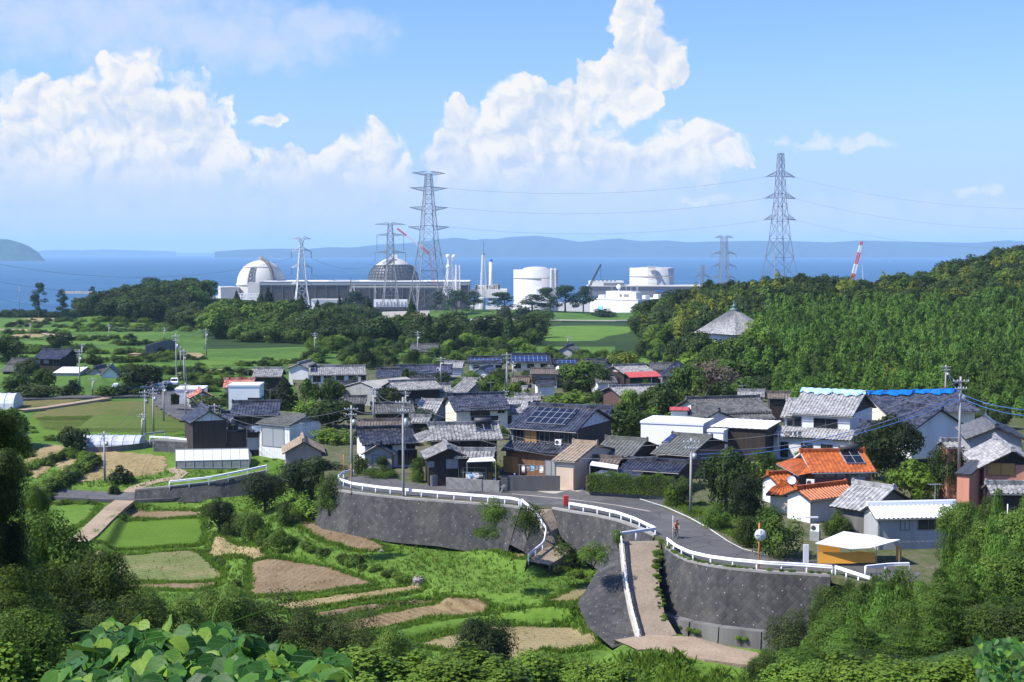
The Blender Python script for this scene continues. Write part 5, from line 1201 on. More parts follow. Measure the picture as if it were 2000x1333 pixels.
b.build('roof_plant', M['plant_beige'], t)
t = thing('chimney', 'slim pale chimney with a blue cap', 'chimney'); c = Pd(958.5, 562, 1340); b = MB(); h = zpx(511, 1340)-c.z; b.tube(c-Vector((0, 0, 12)), c+Vector((0, 0, h)), 1.9, 1.5, 16); b.build('shaft', M['plant_white'], t, weld=True); b = MB(); b.tube(c+Vector((0, 0, h)), c+Vector((0, 0, h+2)), 1.7, 1.7, 16); b.build('cap', M['flue_blue'], t, weld=True)
# cylindrical containments
def tank(label, x0, x1, ytop, D, ydome):
    t = thing('containment_tank', label, 'tank', 'cylindrical containments'); c = Pd((x0+x1)/2, ytop, D); rr = (x1-x0)/2*D/F; hd = zpx(ydome, D)-c.z
    b = MB(); b.lathe([(rr, -60), (rr, 0), (rr-1, .1), (rr-1, -1.2), (rr*.82, -1.0)]+[(rr*.6*math.cos(a), hd*math.sin(a)) for a in (R(i*15) for i in range(7))], 56, c); b.build('shell', M['tank_white'], t, weld=True)
    b = MB(); z1 = zpx(ytop+16, D)-c.z; b.lathe([(rr-.1, z1-.6), (rr+.35, z1-.6), (rr+.35, z1+.6), (rr-.1, z1+.6)], 56, c); b.build('ring_beam', M['plant_beige'], t, weld=True)
    return t, c, rr
tank('white cylindrical tank with a shallow dome, right of the chimney', 1003, 1090.5, 527, 1290, 521)
t, c, rr = tank('white flat-topped cylindrical tank behind the white office block', 1230, 1316, 523.5, 1310, 522)
b = MB(); pbox(b, 1265, 1281, 520.5, 524, 1286, 3)
for i in range(5): b.bar(Pd(1266+i*3.4, 524, 1287), Pd(1266+i*3.4, 565, 1287), .35)
for y in (530, 538, 546, 554): b.bar(Pd(1266, y, 1287), Pd(1280, y, 1287), .35)
b.build('access_tower', M['plant_beige'], t)
t = thing('fuel_building', 'white rectangular block at the foot of the domed tank', 'building'); b = MB(); pbox(b, 1047, 1076, 563.5, 592, 1255, 16); b.build('wall', M['plant_white'], t); b = MB(); pbox(b, 1050, 1062, 566.5, 568.5, 1254.6, .6); b.build('window', M['plant_grey'], t)
t = thing('auxiliary_hall', 'long grey hall with a blue stripe behind the white office block', 'hall'); b = MB(); pbox(b, 1152, 1400, 560, 592, 1260, 40); b.build('wall', M['plant_grey'], t); b = MB(); pbox(b, 1150, 1402, 558.6, 560.4, 1259, 42); b.build('parapet', M['plant_beige'], t)
b = MB(); b.bar(Pd(1155, 582, 1259.4), Pd(1190, 573, 1259.4), .8, .9); b.build('stripe', M['flue_blue'], t); b = MB(); b.bar(Pd(1280, 568, 1259.4), Pd(1345, 577, 1259.4), .8, .9); b.build('stripe', M['flue_blue'], t)
b = MB(); pbox(b, 1152, 1218, 549.5, 560, 1262, 20); b.build('penthouse', M['plant_white'], t)
b = MB(); pbox(b, 1179, 1219, 553, 560, 1261.4, 2); 
for i in range(6): pbox(b, 1160+i*8, 1163+i*8, 547.5, 550, 1262, 3)
b.build('louvre', M['plant_grey'], t)
# white office block on the near side of the site
D = 1030; t = thing('office_block', 'large white windowless block with an aqua square on its front', 'building'); c = Pd(1246, 620, D); zt = zpx(587, D); o = Matrix.Translation((c.x, D, 0)) @ Matrix.Rotation(R(-38), 4, 'Z')
def loc(b, x0, x1, y0, y1, z0, z1): b.box(None, (x1-x0, y1-y0, z1-z0), M=o @ Matrix.Translation(((x0+x1)/2, (y0+y1)/2, (z0+z1)/2)))
b = MB(); loc(b, -42, 0, 0, 42, 8, zt); b.build('wall', M['plant_white'], t)
b = MB(); loc(b, -42.3, .3, -.3, 42.3, zt, zt+.5); b.build('parapet', M['plant_white'], t)
b = MB(); loc(b, -32, -10, 6, 18, zt+.4, zt+6); loc(b, -9, -3, 2, 10, zt+.4, zt+5.5); loc(b, -40, -35, 8, 14, zt+.4, zt+3); loc(b, -6, -2, 30, 36, zt+.4, zt+3.4); loc(b, -9, -4, 16, 22, zt+.4, zt+3); b.build('penthouse', M['plant_white'], t)
b = MB(); loc(b, -35, -30.6, -.35, 0, zt-9, zt-5); b.build('sign_panel', M['aqua_paint'], t)
b = MB(); loc(b, -20, -18, 5.7, 6, zt+2, zt+4); loc(b, -16, -12, 5.7, 6, zt+2, zt+4); loc(b, 0, .3, 14, 15, zt-10, zt); loc(b, 0, .3, 28, 29, zt-10, zt); b.build('window', M['plant_grey'], t)
b = MB()
for x, y, h in ((-28, 8, 8), (-14, 12, 7), (-20, 30, 9), (-30, 30, 9), (-5, 6, 8)): loc(b, x-.15, x+.15, y-.15, y+.15, zt+.4, zt+h+2)
b.build('roof_mast', M['steel'], t)
def dish(b, p, r, d=(-.2, -1, .1)):
    q = Vector(d).to_track_quat('Z', 'Y').to_matrix(); n = 14; p = Vector(p); rg_ = [[p+q @ Vector((rr_*math.cos(a), rr_*math.sin(a), z_)) for a in (2*math.pi*i/n for i in range(n))] for rr_, z_ in ((.05, -r*.4), (r*.7, -r*.2), (r, .1*r), (r*.9, r*.35), (.05, r*.4))]
    for k in range(4):
        for i in range(n): j = (i+1) % n; b.face([rg_[k][i], rg_[k][j], rg_[k+1][j], rg_[k+1][i]], smooth=True)
b = MB(); p = o @ Vector((-26, 14, zt+9)); dish(b, p, 1.8); b.tube(p, p-Vector((0, 0, 4)), .3); b.build('dish_antenna', M['white_paint'], t, weld=True)
t = thing('storage_tank', 'small pale cylindrical tank on the grass below the mast', 'tank'); c = Pd(941.5, 602, 1010); b = MB(); hh = zpx(582, 1010)-c.z; b.lathe([(2.5, -2), (2.5, hh), (2.3, hh+.2), (0, hh+.7)], 24, c); b.build('shell', M['tank_white'], t, weld=True)
b = MB(); b.lathe([(2.55, hh+.9), (2.65, hh+.9), (2.65, hh+1.05), (2.55, hh+1.05)], 24, c)
for i in range(8): a = i*.785; b.bar(c+Vector((2.6*math.cos(a), 2.6*math.sin(a), hh)), c+Vector((2.6*math.cos(a), 2.6*math.sin(a), hh+1)), .1)
b.build('railing', M['steel'], t)
t = thing('site_shed', 'tiny white kiosk right of the small pale tank', 'shed', 'low sheds at the power station'); b = MB(); pbox(b, 952, 962, 589, 598, 1010, 4); b.build('wall', M['plant_white'], t)
t = thing('site_shed', 'tiny white kiosk left of the small pale tank', 'shed', 'low sheds at the power station'); b = MB(); pbox(b, 919, 933, 590, 597, 1012, 4); b.build('wall', M['plant_white'], t)
rg = random.Random(2)
for i in range(9):
    x = 352+i*8.6; t = thing('storage_container', ['white', 'pale', 'cream'][i % 3]+' quay container left of the domes, '+['leftmost', 'second', 'third', 'fourth', 'fifth', 'sixth', 'seventh', 'eighth', 'rightmost'][i]+' of nine', 'container', 'containers on the quay')
    b = MB(); pbox(b, x, x+rg.uniform(5, 8), 580-rg.uniform(0, 2), 588, 1400+rg.uniform(0, 30), 8); b.build('body', M[['plant_white', 'plant_beige', 'white_paint'][i % 3]], t)
b = MB(); pbox(b, 350, 432, 578.8, 580.2, 1440, 2); tag(b.build('sea_wall', M['plant_beige']), 'pale concrete sea wall behind the quay containers', 'wall')
b = MB()
for i in range(10): x = 118+i*7; pbox(b, x, x+6, 569.5+rg.random()*1.5, 574, 1250, 10)
tag(b.build('boundary_wall', M['plant_beige']), 'broken pale wall on the shore behind the left trees', 'wall')
# ------------------------------------------------------------------ lattice towers
def lattice(name, label, cx, ytop, ybase, D, prof, arms, npan, yaw=25, leg=.42, br=.2, cat='pylon', group='transmission pylons', hang=None, taper=True, mat_='pylon_steel', ins='insulator'):
    """prof: list of (height fraction, width m); arms: (y px, half span m, drop px tip, hang m)"""
    b0 = Pd(cx, ybase, D); H = zpx(ytop, D)-b0.z; root = empty(name, b0, R(yaw), label, cat, group)
    wf = lambda t: float(np.interp(t, [p[0] for p in prof], [p[1] for p in prof]))
    ts = [0]; 
    for i in range(npan): ts.append(ts[-1]+max(.25, wf(i/npan)**.8))
    ts = [t/ts[-1] for t in ts]
    pt = lambda t, k: Vector(((1, -1)[k in (1, 2)]*wf(t)/2, (1, -1)[k in (2, 3)]*wf(t)/2, t*H))
    tl = sorted(set([0]+[p[0] for p in prof]+[1]))
    for k in range(4):
        b = MB()
        for t0, t1 in zip(tl, tl[1:]): b.bar(pt(t0, k), pt(t1, k), leg*(1.15-.5*t0))
        b.build('leg', M[mat_], root)
    b = MB()
    for t0, t1 in zip(ts, ts[1:]):
        for k in range(4):
            j = (k+1) % 4; b.bar(pt(t0, k), pt(t1, j), br); b.bar(pt(t0, j), pt(t1, k), br); b.bar(pt(t1, k), pt(t1, j), br)
    b.build('bracing', M[mat_], root)
    tips = []
    for (ya, half, rise, hang_) in arms:
        z = zpx(ya, D)-b0.z; t = z/H; w = wf(t)/2
        for s in (-1, 1):
            b = MB(); tip = Vector((s*half, 0, z+rise)); n = 4
            for yy in (-1, 1):
                lo, hi = Vector((s*w, yy*w, z)), Vector((s*wf(min(1, t+.03))/2, yy*w, z+max(1.6, H*.03)))
                b.bar(lo, tip, br*1.3); b.bar(hi, tip, br*1.3)
                for i in range(n): b.bar(lo.lerp(tip, i/n), hi.lerp(tip, (i+1)/n), br*.8); b.bar(lo.lerp(tip, i/n), hi.lerp(tip, i/n), br*.7)
            a_ = b.build('crossarm', M[mat_], root)
            if hang_:
                c = MB(); e = tip-Vector((0, 0, hang_)); k = int(hang_/.5)
                for i in range(k): p = tip.lerp(e, (i+.3)/k); c.tube(p, p-Vector((0, 0, .2)), .28, .28, 6)
                c.tube(tip, e, .1, n=5); c.build('insulator', M[ins], a_); tip = e
            tips.append(root.matrix_basis @ tip if False else Vector(b0)+Matrix.Rotation(R(yaw), 3, 'Z') @ tip)
    return root, tips
PYA, TA_ = lattice('pylon', 'tallest grey pylon with four wide arms on the graded slope', 838, 340, 604, 960, [(0, 23), (.5, 10.5), (.75, 7), (1, 3.6)], [(343, 11.5, 1.5, 0), (374, 13, 2.2, 0), (412, 13.5, 2.2, 0), (450, 14.5, 2.2, 0)], 11, 20)
lattice('pylon', 'brownish pylon with long hanging insulators in front of the scaffolded dome', 763, 437, 600, 1120, [(0, 12.5), (.5, 5.6), (.85, 4.6), (1, 3)], [(440, 12, .5, 0), (461, 10.5, .5, 12), (495, 12, .5, 7)], 11, 12, .4, .2)
PYB, TB_ = lattice('pylon', 'white steel pylon with striped hanging insulators in front of the brown hall', 590, 466, 634, 760, [(0, 10.2), (.42, 5), (.7, 3.2), (.93, 1.5), (1, 2.6)], [(468, 5.0, .2, 0), (489, 5.2, -.8, 3.4), (521, 5.4, -.6, 3.6), (553, 5.4, -.6, 3.6)], 12, 14, .34, .17, mat_='plant_white')
PYC, TC_ = lattice('pylon', 'tall slim pale pylon on the wooded ridge at the right', 1521, 300, 640, 1000, [(0, 27), (.32, 17), (.52, 10.5), (.73, 6.4), (1, 3.2)], [(345, 11.5, -.5, 0), (387, 12, -.5, 0), (429, 12.5, -.5, 0)], 12, 18, .42, .2)
lattice('pylon', 'small pale pylon left of the tall one on the ridge', 1413, 463, 622, 1200, [(0, 13), (.4, 8), (.65, 6), (1, 4.4)], [(465, 8, .3, 0), (495, 10.5, -1, 3), (519, 10.5, -1, 3), (542, 10.5, -1, 3)], 10, 10, .32, .18)
lattice('lattice_mast', 'short thin lattice mast between the tank and the small pylon', 1371, 518, 612, 1250, [(0, 3.6), (1, 2.6)], [(537, 8, -3, 0)], 8, 15, .28, .15, cat='mast', group='')
tw, _ = lattice('radio_tower', 'radio tower with three white drum dishes beside the tall pylon', 879, 500, 577, 1260, [(0, 11), (.35, 6.5), (.7, 4), (1, 3.4)], [], 9, 20, .35, .22, cat='tower', group='', mat_='plant_white')
for p, r_ in (((-2.5, -2, 34), 2.0), ((-2.5, -2.5, 25), 2.0), ((3, -2, 34), 1.7)): b = MB(); dish(b, p, r_); b.build('dish_antenna', M['white_paint'], tw, weld=True)
lattice('lattice_mast', 'narrow white lattice mast right of the radio tower', 894, 518, 578, 1240, [(0, 3.6), (1, 3)], [], 9, 15, .28, .16, cat='mast', group='', mat_='plant_white')
lm, _ = lattice('lattice_mast', 'tall tapered mast between the hall and the chimney', 944, 494, 582, 1320, [(0, 5.5), (.55, 3.4), (1, 1.6)], [], 11, 20, .3, .18, cat='mast', group='', mat_='plant_white')
b = MB(); b.bar((0, 0, 40), (0, 0, 52), .25); b.box((0, 0, 40.5), (3, 3, .4)); b.build('aerial', M['dark_steel'], lm)
lattice('lattice_mast', 'white lattice stair mast against the right side of the domed tank', 1080, 524, 580, 1250, [(0, 4.6), (1, 3.6)], [], 9, 10, .3, .18, cat='mast', group='', mat_='plant_white')
# ------------------------------------------------------------------ cranes
def boom(name, label, a, c, D, w, cols, extra=None):
    t = thing(name, label, 'crane', 'cranes'); A, C = Pd(a[0], a[1], D), Pd(c[0], c[1], D); d = (C-A); L = d.length; q = d.to_track_quat('Z', 'Y').to_matrix(); n = 18
    pt = lambda s, k: A+q @ Vector(((1, -1)[k in (1, 2)]*w/2*(1-.5*s), (1, -1)[k in (2, 3)]*w/2*(1-.5*s), s*L))
    for i, (s0, s1, m_) in enumerate(cols):
        b = MB()
        for k in range(4): b.bar(pt(s0, k), pt(s1, k), .5)
        kk = max(2, int((s1-s0)*n))
        for j in range(kk):
            u, v = s0+(s1-s0)*j/kk, s0+(s1-s0)*(j+1)/kk
            for k in range(4): b.bar(pt(u, k), pt(v, (k+1) % 4), .34)
        b.build('boom_section', M[m_], t)
    return t, A, C
RW = [(0, .25, 'boom_red'), (.25, .72, 'boom_white'), (.72, 1, 'boom_red')]
t, A, C = boom('crane', 'red and white luffing crane boom crossing the tallest pylon', (838, 495), (776, 447), 1150, 1.7, RW)
b = MB(); E = Pd(847, 556, 1150)
for s in (-1, 1): b.bar(A+Vector((s*.5, 0, 0)), E+Vector((s*.8, 0, 0)), .22)
for i in range(8): b.bar(A.lerp(E, i/8)+Vector((-.5, 0, 0)), A.lerp(E, (i+1)/8)+Vector((.7, 0, 0)), .2)
b.bar(A+Vector((0, 0, 0)), A+Vector((3.6, 0, 5)), .3); b.bar(A+Vector((3.6, 0, 5)), E, .2); b.build('mast', M['boom_red'], t)
b = MB(); b.box(E-Vector((0, 0, 13)), (3, 4, 14)); b.build('crane_base', M['dark_steel'], t)
t, A, C = boom('crane', 'red and white banded crane boom standing behind the wooded hill', (1664, 548), (1683, 472), 1150, 2.6, [(0, .18, 'boom_red'), (.18, .42, 'boom_white'), (.42, .72, 'boom_red'), (.72, .9, 'boom_white'), (.9, 1, 'boom_red')])
b = MB(); b.bar(C, Pd(1685.5, 560, 1150), .3); b.build('hoist_rope', M['boom_white'], t); b = MB(); b.box(A-Vector((0, 0, 18)), (5, 8, 30)); b.build('crane_base', M['boom_red'], t)
t, A, C = boom('crane', 'small black mobile crane boom beside the grey hall', (1148, 566), (1173.5, 517), 1245, 1.5, [(0, 1, 'dark_steel')])
b = MB(); b.bar(C, C-Vector((0, 0, 14)), .25); b.build('hoist_rope', M['dark_steel'], t); b = MB(); b.box(A-Vector((0, 0, 3)), (7, 5, 4)); b.build('crane_base', M['dark_steel'], t)
# ------------------------------------------------------------------ long power lines
def wire(label, a, c, sag, r=.05, mat_='cable', n=24, name='power_line', group='power lines'):
    b = MB(); pts = []
    for i in range(n+1): t_ = i/n; p = a.lerp(c, t_); p = p-Vector((0, 0, 4*sag*t_*(1-t_))); pts.append(p)
    b.path(pts, r, 4); o = b.build(name, M[mat_]); return tag(o, label, 'wire', group)
for i, nm in ((3, 'upper'), (5, 'middle'), (7, 'lower')):
    wire('%s power line from the tallest pylon to the pylon on the ridge' % nm, TA_[i], TC_[(i-3)], 7, .065)
    wire('%s power line leaving the ridge pylon towards the right edge' % nm, TC_[i-2], Pd(2060, (408, 447, 486)[(i-3)//2], 900), 6, .055)
for i, nm in ((2, 'upper'), (4, 'middle'), (6, 'lower')):
    wire('%s power line from the white pylon towards the left edge' % nm, TB_[i], Pd(-60, (505, 540, 575)[(i-2)//2], 600), 9, .06)
    wire('%s power line from the white pylon to the brownish pylon' % nm, TB_[i+1], Pd(752, (505, 520, 535)[(i-2)//2], 1118), 7, .07)
# boats and solar field
def boat(label, px, py, L_):
    c = P(px, py, 0); t = empty('motor_boat', c, R(20), label, 'boat', 'boats on the sea'); b = MB(); h = L_
    for s in (-1, 1): b.face([(-h/2, 0, .3), (h*.3, s*h*.14, .3), (h*.3, s*h*.17, h*.14), (-h/2, 0, h*.16)][::s]); b.face([(h*.3, s*h*.14, .3), (h/2, s*h*.13, .3), (h/2, s*h*.16, h*.13), (h*.3, s*h*.17, h*.14)][::s])
    b.face([(-h/2, 0, h*.155), (h*.3, -h*.165, h*.138), (h/2, -h*.155, h*.13), (h/2, h*.155, h*.13), (h*.3, h*.165, h*.138)]); b.build('hull', M['white_paint'], t)
    b = MB(); b.box((h*.12, 0, h*.2), (h*.3, h*.2, h*.16)); b.build('cabin', M['white_paint'], t)
boat('white motor boat on the open sea beyond the wooded hill', 1737, 511.5, 14); boat('white boat far out above the first dome', 527, 497.5, 30)
for i, (x0, x1, y0, y1) in enumerate([(0, 50, 612, 606), (48, 108, 608, 600), (108, 165, 599, 600)]):
    t = thing('solar_array', ['low blue-grey solar array at the left edge of the headland', 'middle solar array on the headland', 'highest solar array, below the headland trees'][i], 'solar array', 'solar arrays on the headland')
    b = MB()
    for k in range(6):
        for j in range(8):
            x = x0+(x1-x0)*j/8; y = y0+(y1-y0)*j/8+k*1.7; p = hit(x, y); wdt = (x1-x0)/8*p.y/F*.96
            b.face([p+Vector((0, 0, .8)), p+Vector((wdt, 0, .8)), p+Vector((wdt, 3.4, 2.6)), p+Vector((0, 3.4, 2.6))])
    b.build('panel', M['solar_blue'], t)
# ------------------------------------------------------------------ foliage
def leaf_mesh(name, C, N_, size, aspect, mats, tone, trunk=None, droop=None, rng=None):
    n = len(C); rng = rng or np.random.default_rng(1)
    N_ = N_/np.maximum(np.linalg.norm(N_, axis=1, keepdims=True), 1e-6)
    t = rng.normal(size=(n, 3))
    if droop is not None: t = t*.5+np.array([0, 0, -1.0])*droop
    t = t-N_*(t*N_).sum(1, keepdims=True); t /= np.maximum(np.linalg.norm(t, axis=1, keepdims=True), 1e-6)
    s = np.cross(N_, t); a = (size/2)[:, None]; b = a*aspect
    V = np.stack([C-t*a, C+s*b-t*a*.1, C+t*a, C-s*b-t*a*.1], 1).reshape(-1, 3)
    tv, tf = ([], []) if trunk is None else (trunk.v, trunk.f)
    nv = 4*n; me = bpy.data.meshes.new(name); me.vertices.add(nv+len(tv)); me.vertices.foreach_set('co', np.concatenate([V.ravel(), np.array(tv, float).ravel()]) if len(tv) else V.ravel())
    lt = [len(f) for f in tf]; nl = nv+sum(lt); me.loops.add(nl); me.polygons.add(n+len(tf))
    me.loops.foreach_set('vertex_index', np.concatenate([np.arange(nv), np.array([i+nv for f in tf for i in f], int)]).astype(np.int32) if len(tf) else np.arange(nv, dtype=np.int32))
    st = np.concatenate([np.arange(n)*4, nv+np.concatenate([[0], np.cumsum(lt)[:-1]])]) if len(tf) else np.arange(n)*4
    me.polygons.foreach_set('loop_start', st.astype(np.int32))
    me.polygons.foreach_set('material_index', np.array([0]*n+[1]*len(tf), np.int32))
    me.update(calc_edges=True)
    at = me.attributes.new('tone', 'FLOAT', 'FACE'); at.data.foreach_set('value', np.concatenate([tone, np.zeros(len(tf))]).astype(np.float32))
    for m_ in mats: me.materials.append(M[m_] if isinstance(m_, str) else m_)
    return me
def unit(v): return v/np.maximum(np.linalg.norm(v, axis=1, keepdims=True), 1e-9)
def norm_box(C, zb=0.0):
    lo, hi = np.percentile(C, .5, axis=0), np.percentile(C, 99.5, axis=0)
    C = C.copy(); r = max(hi[0]-lo[0], hi[1]-lo[1]); C[:, :2] = (C[:, :2]-(hi[:2]+lo[:2])/2)/r; C[:, 2] = zb+(1-zb)*(C[:, 2]-lo[2])/(hi[2]-lo[2]); return C
def crown_pts(kind, n, seed):
    g = np.random.default_rng(seed)
    if kind in ('broad', 'shrub', 'mound'):
        K = {'broad': 26, 'shrub': 16, 'mound': 40}[kind]
        d = unit(g.normal(size=(K, 3))); d[:, 2] = np.abs(d[:, 2])*(1 if kind != 'broad' else np.sign(g.uniform(-.35, 1, K)))
        cc = d*(g.uniform(.35, .8, K)[:, None]); cc[:, 2] *= {'broad': .85, 'shrub': .9, 'mound': .45}[kind]; r = g.uniform(.2, .42, K)*(1 if kind != 'mound' else .7)
        k = g.choice(K, n, p=r**2/np.sum(r**2)); dd = unit(g.normal(size=(n, 3))+np.array([0, 0, .45])); rad = r[k]*g.uniform(.72, 1.08, n)
        C = cc[k]+dd*rad[:, None]; N_ = dd+.5*unit(C+1e-6)+g.normal(size=(n, 3))*.45
        tone = np.clip(.45+.25*g.normal(size=K)[k]*.6+g.normal(size=n)*.17, 0, 1); zb = .14 if kind == 'broad' else 0
    elif kind == 'bamboo':
        K = 9; top = g.uniform(-.5, .5, (K, 2)); hh = g.uniform(.62, 1, K); lean = g.uniform(-.25, .25, (K, 2))
        k = g.integers(0, K, n); u = g.beta(2.2, 1.3, n); w = .22*np.sin(np.pi*np.clip(u, .05, .98))**.7+.05; an = g.uniform(0, 2*np.pi, n); rr = w*np.sqrt(g.uniform(.25, 1, n))
        lay = .05*np.sin(u*40+k*2)
        C = np.stack([top[k, 0]+lean[k, 0]*u**2+rr*np.cos(an), top[k, 1]+lean[k, 1]*u**2+rr*np.sin(an), u*hh[k]*2.4+lay], 1)
        N_ = np.stack([np.cos(an), np.sin(an), .75+0*an], 1)+g.normal(size=(n, 3))*.45
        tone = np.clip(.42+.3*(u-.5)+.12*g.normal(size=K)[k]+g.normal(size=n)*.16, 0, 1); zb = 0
    elif kind == 'pine':
        K = 15; z = np.sort(g.uniform(.35, 1, K)); an0 = g.uniform(0, 6.28, K); rr0 = (1.05-z)*g.uniform(.35, 1.2, K); cc = np.stack([rr0*np.cos(an0), rr0*np.sin(an0), z*1.5], 1); r = g.uniform(.2, .36, K)
        k = g.choice(K, n, p=r**2/np.sum(r**2)); dd = unit(g.normal(size=(n, 3))); C = cc[k]+dd*(r[k]*g.uniform(.6, 1.1, n))[:, None]*np.array([1, 1, .42]); N_ = dd+np.array([0, 0, .8])+g.normal(size=(n, 3))*.5
        tone = np.clip(.45+g.normal(size=K)[k]*.12+g.normal(size=n)*.17, 0, 1); zb = .2
    elif kind == 'cone':
        u = g.beta(1.1, 1.6, n); an = g.uniform(0, 6.28, n); lob = 1+.22*np.sin(an*5+u*30)+.15*np.sin(an*3-u*47); rr = (1-u)**.75*.55*lob*np.sqrt(g.uniform(.4, 1, n))
        C = np.stack([rr*np.cos(an), rr*np.sin(an), u*2], 1); N_ = np.stack([np.cos(an), np.sin(an), .5+0*an], 1)+g.normal(size=(n, 3))*.5; tone = np.clip(.45+g.normal(size=n)*.2, 0, 1); zb = .05
    return norm_box(C, zb), N_, tone, g
def trunk_mb(h=.5, r=.035, limbs=5, seed=0):
    b = MB(); g = random.Random(seed); b.tube((0, 0, -.12), (.01, 0, h*.6), r, r*.75, 7); b.tube((.01, 0, h*.6), (0, .01, h*1.3), r*.75, r*.35, 6)
    for i in range(limbs): a = 6.28*i/limbs+g.random(); z = h*g.uniform(.5, 1); b.tube((0, 0, z), (.28*math.cos(a), .28*math.sin(a), z+.2), r*.45, r*.15, 5)
    return b
KINDS = {}
def kind(key, shape, n, leaf, aspect, mat_, seeds, trunk=True, droop=None):
    """unit trees (1 wide, 1 tall): forest version = one mesh with its trunk"""
    KINDS[key] = []
    for s in seeds:
        C, N_, tone, g = crown_pts(shape, n, s); size = leaf*g.uniform(.6, 1.3, n)
        t = trunk_mb(seed=s) if trunk else None
        KINDS[key].append((leaf_mesh(key, C, N_, size, aspect, [mat_, 'bark'], tone, t, droop, g), leaf_mesh(key+'_crown', C, N_, size, aspect, [mat_], tone, None, droop, np.random.default_rng(s)), s))
kind('dark_tree', 'broad', 2600, .085, .62, 'leaf_dark', (1, 2, 3))
kind('green_tree', 'broad', 2600, .085, .62, 'leaf_mid', (4, 5, 6))
kind('light_tree', 'broad', 2600, .085, .62, 'leaf_light', (7, 8))
kind('olive_tree', 'broad', 2600, .085, .62, 'leaf_olive', (9, 10))
kind('dry_tree', 'broad', 1800, .075, .5, 'leaf_dry', (11,))
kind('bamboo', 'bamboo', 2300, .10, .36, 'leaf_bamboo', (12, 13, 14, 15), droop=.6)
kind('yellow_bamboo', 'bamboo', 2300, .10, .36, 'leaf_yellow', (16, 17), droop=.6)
kind('pine_tree', 'pine', 1800, .075, .5, 'leaf_pine', (18, 19))
kind('cedar_tree', 'cone', 2400, .085, .5, 'leaf_dark', (20, 21))
kind('shrub', 'shrub', 1500, .10, .6, 'leaf_mid', (22, 23, 24), trunk=False)
kind('dark_shrub', 'shrub', 1500, .10, .6, 'leaf_dark', (25, 26), trunk=False)
kind('light_shrub', 'mound', 1500, .09, .6, 'leaf_light', (27, 28), trunk=False)
kind('yellow_shrub', 'shrub', 1500, .10, .6, 'leaf_yellow', (29,), trunk=False)
kind('olive_shrub', 'mound', 1500, .09, .6, 'leaf_olive', (30, 31), trunk=False)
# finer versions for what stands close
kind('fine_dark_tree', 'broad', 16000, .034, .5, 'leaf_dark', (41, 42))
kind('fine_green_tree', 'broad', 16000, .034, .5, 'leaf_mid', (43, 44))
kind('fine_shrub', 'shrub', 11000, .036, .45, 'leaf_mid', (45, 46), trunk=False)
kind('fine_olive_shrub', 'shrub', 11000, .036, .45, 'leaf_olive', (47, 48), trunk=False)
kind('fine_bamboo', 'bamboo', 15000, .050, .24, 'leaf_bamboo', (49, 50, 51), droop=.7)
kind('vine_mound', 'mound', 9000, .042, .85, 'leaf_light', (52, 53), trunk=False)
kind('garden_bush', 'shrub', 5000, .05, .55, 'leaf_mid', (54, 55), trunk=False)
kind('garden_dark_bush', 'broad', 6000, .05, .55, 'leaf_dark', (56, 57))
_kc = {}
def plant(k, loc, w, h, label, cat='tree', group=None, rz=None, parts=True, name=None):
    i = _kc.get(k, 0); _kc[k] = i+1; full, crown, seed = KINDS[k][i % len(KINDS[k])]
    rz = random.uniform(0, 6.28) if rz is None else rz
    nm = name or k.replace('fine_', '')
    if parts:
        root = empty(nm, loc, rz, label, cat, group); root.scale = (w, w, h)
        sh = 'shrub' in k or 'mound' in k or k == 'garden_bush'
        link('crown' if not sh else 'foliage', crown, root)
        if sh:
            b = MB(); 
            for j in range(4): b.tube((0, 0, -.15), (.22*math.cos(j*1.6+1), .22*math.sin(j*1.6+1), .45), .018, .006, 5)
            b.build('stem', M['bark'], root)
        else: trunk_mb(seed=seed).build('trunk', M['bark'], root)
        return root
    o = bpy.data.objects.new(nm, full); COL.objects.link(o); o.location = loc; o.rotation_euler = (0, 0, rz); o.scale = (w, w, h)
    return tag(o, label, cat, group)
def tree_px(k, px, ytop, wpx, label, by=None, D=None, z=None, cat='tree', group=None, sink=0, wmul=1.0):
    if D is None:
        p = hit(px, by) if z is None else P(px, by, z); D = p.y; zg = p.z
        if z is None and poly_sd(np.array([p.x]), np.array([p.y]), PLAT)[0] > -.2: p = P(px, by, ZV); D = p.y; zg = ZV
    else:
        p = Pd(px, ytop, D); zg = gz1(p.x, D) if z is None else z
        if z is None and poly_sd(np.array([p.x]), np.array([D]), PLAT)[0] > 0: zg = max(zg, ZV)
    t = Pd(px, ytop, D); h = max(.5, t.z-zg+sink); w = wpx*D/F*1.06*wmul
    tall = {'bamboo': 2.6, 'pine_tree': 1.6, 'cedar_tree': 2.2}.get(k.replace('fine_', ''), 1.25 if 'tree' in k or 'dark_bush' in k else .95)
    hh = min(h, tall*w); o = plant(k, (t.x, D+w*.25, t.z-hh), w, hh, label, cat, group)
    if h > hh*1.05:
        b = MB(); rr = .03+.012*h/hh
        for j in range(1 if 'tree' in k else 3): b.tube((.05*j, .04*(j % 2), -(h-hh)/hh-.1), (0, 0, .35), rr/(1+j*.3), rr*.6/(1+j*.3), 7)
        nm = next((c for c in o.children if c.name.startswith(('trunk', 'stem'))), None)
        if nm: nm.data = b.mesh('trunk'); nm.data.materials.append(M['bark'])
        cr = next((c for c in o.children if c.name.startswith(('crown', 'foliage'))), None)
        for j in range(1, 1+min(5, int(math.ceil((h-hh)/(.62*hh))))):       # leaves clothe the stem all the way down
            c2 = cr.copy(); COL.objects.link(c2); c2.parent = o; c2.location = (0, 0, max(-.62*j, -(h-hh)/hh)); c2.rotation_euler = (0, 0, 2.1*j)
    return o
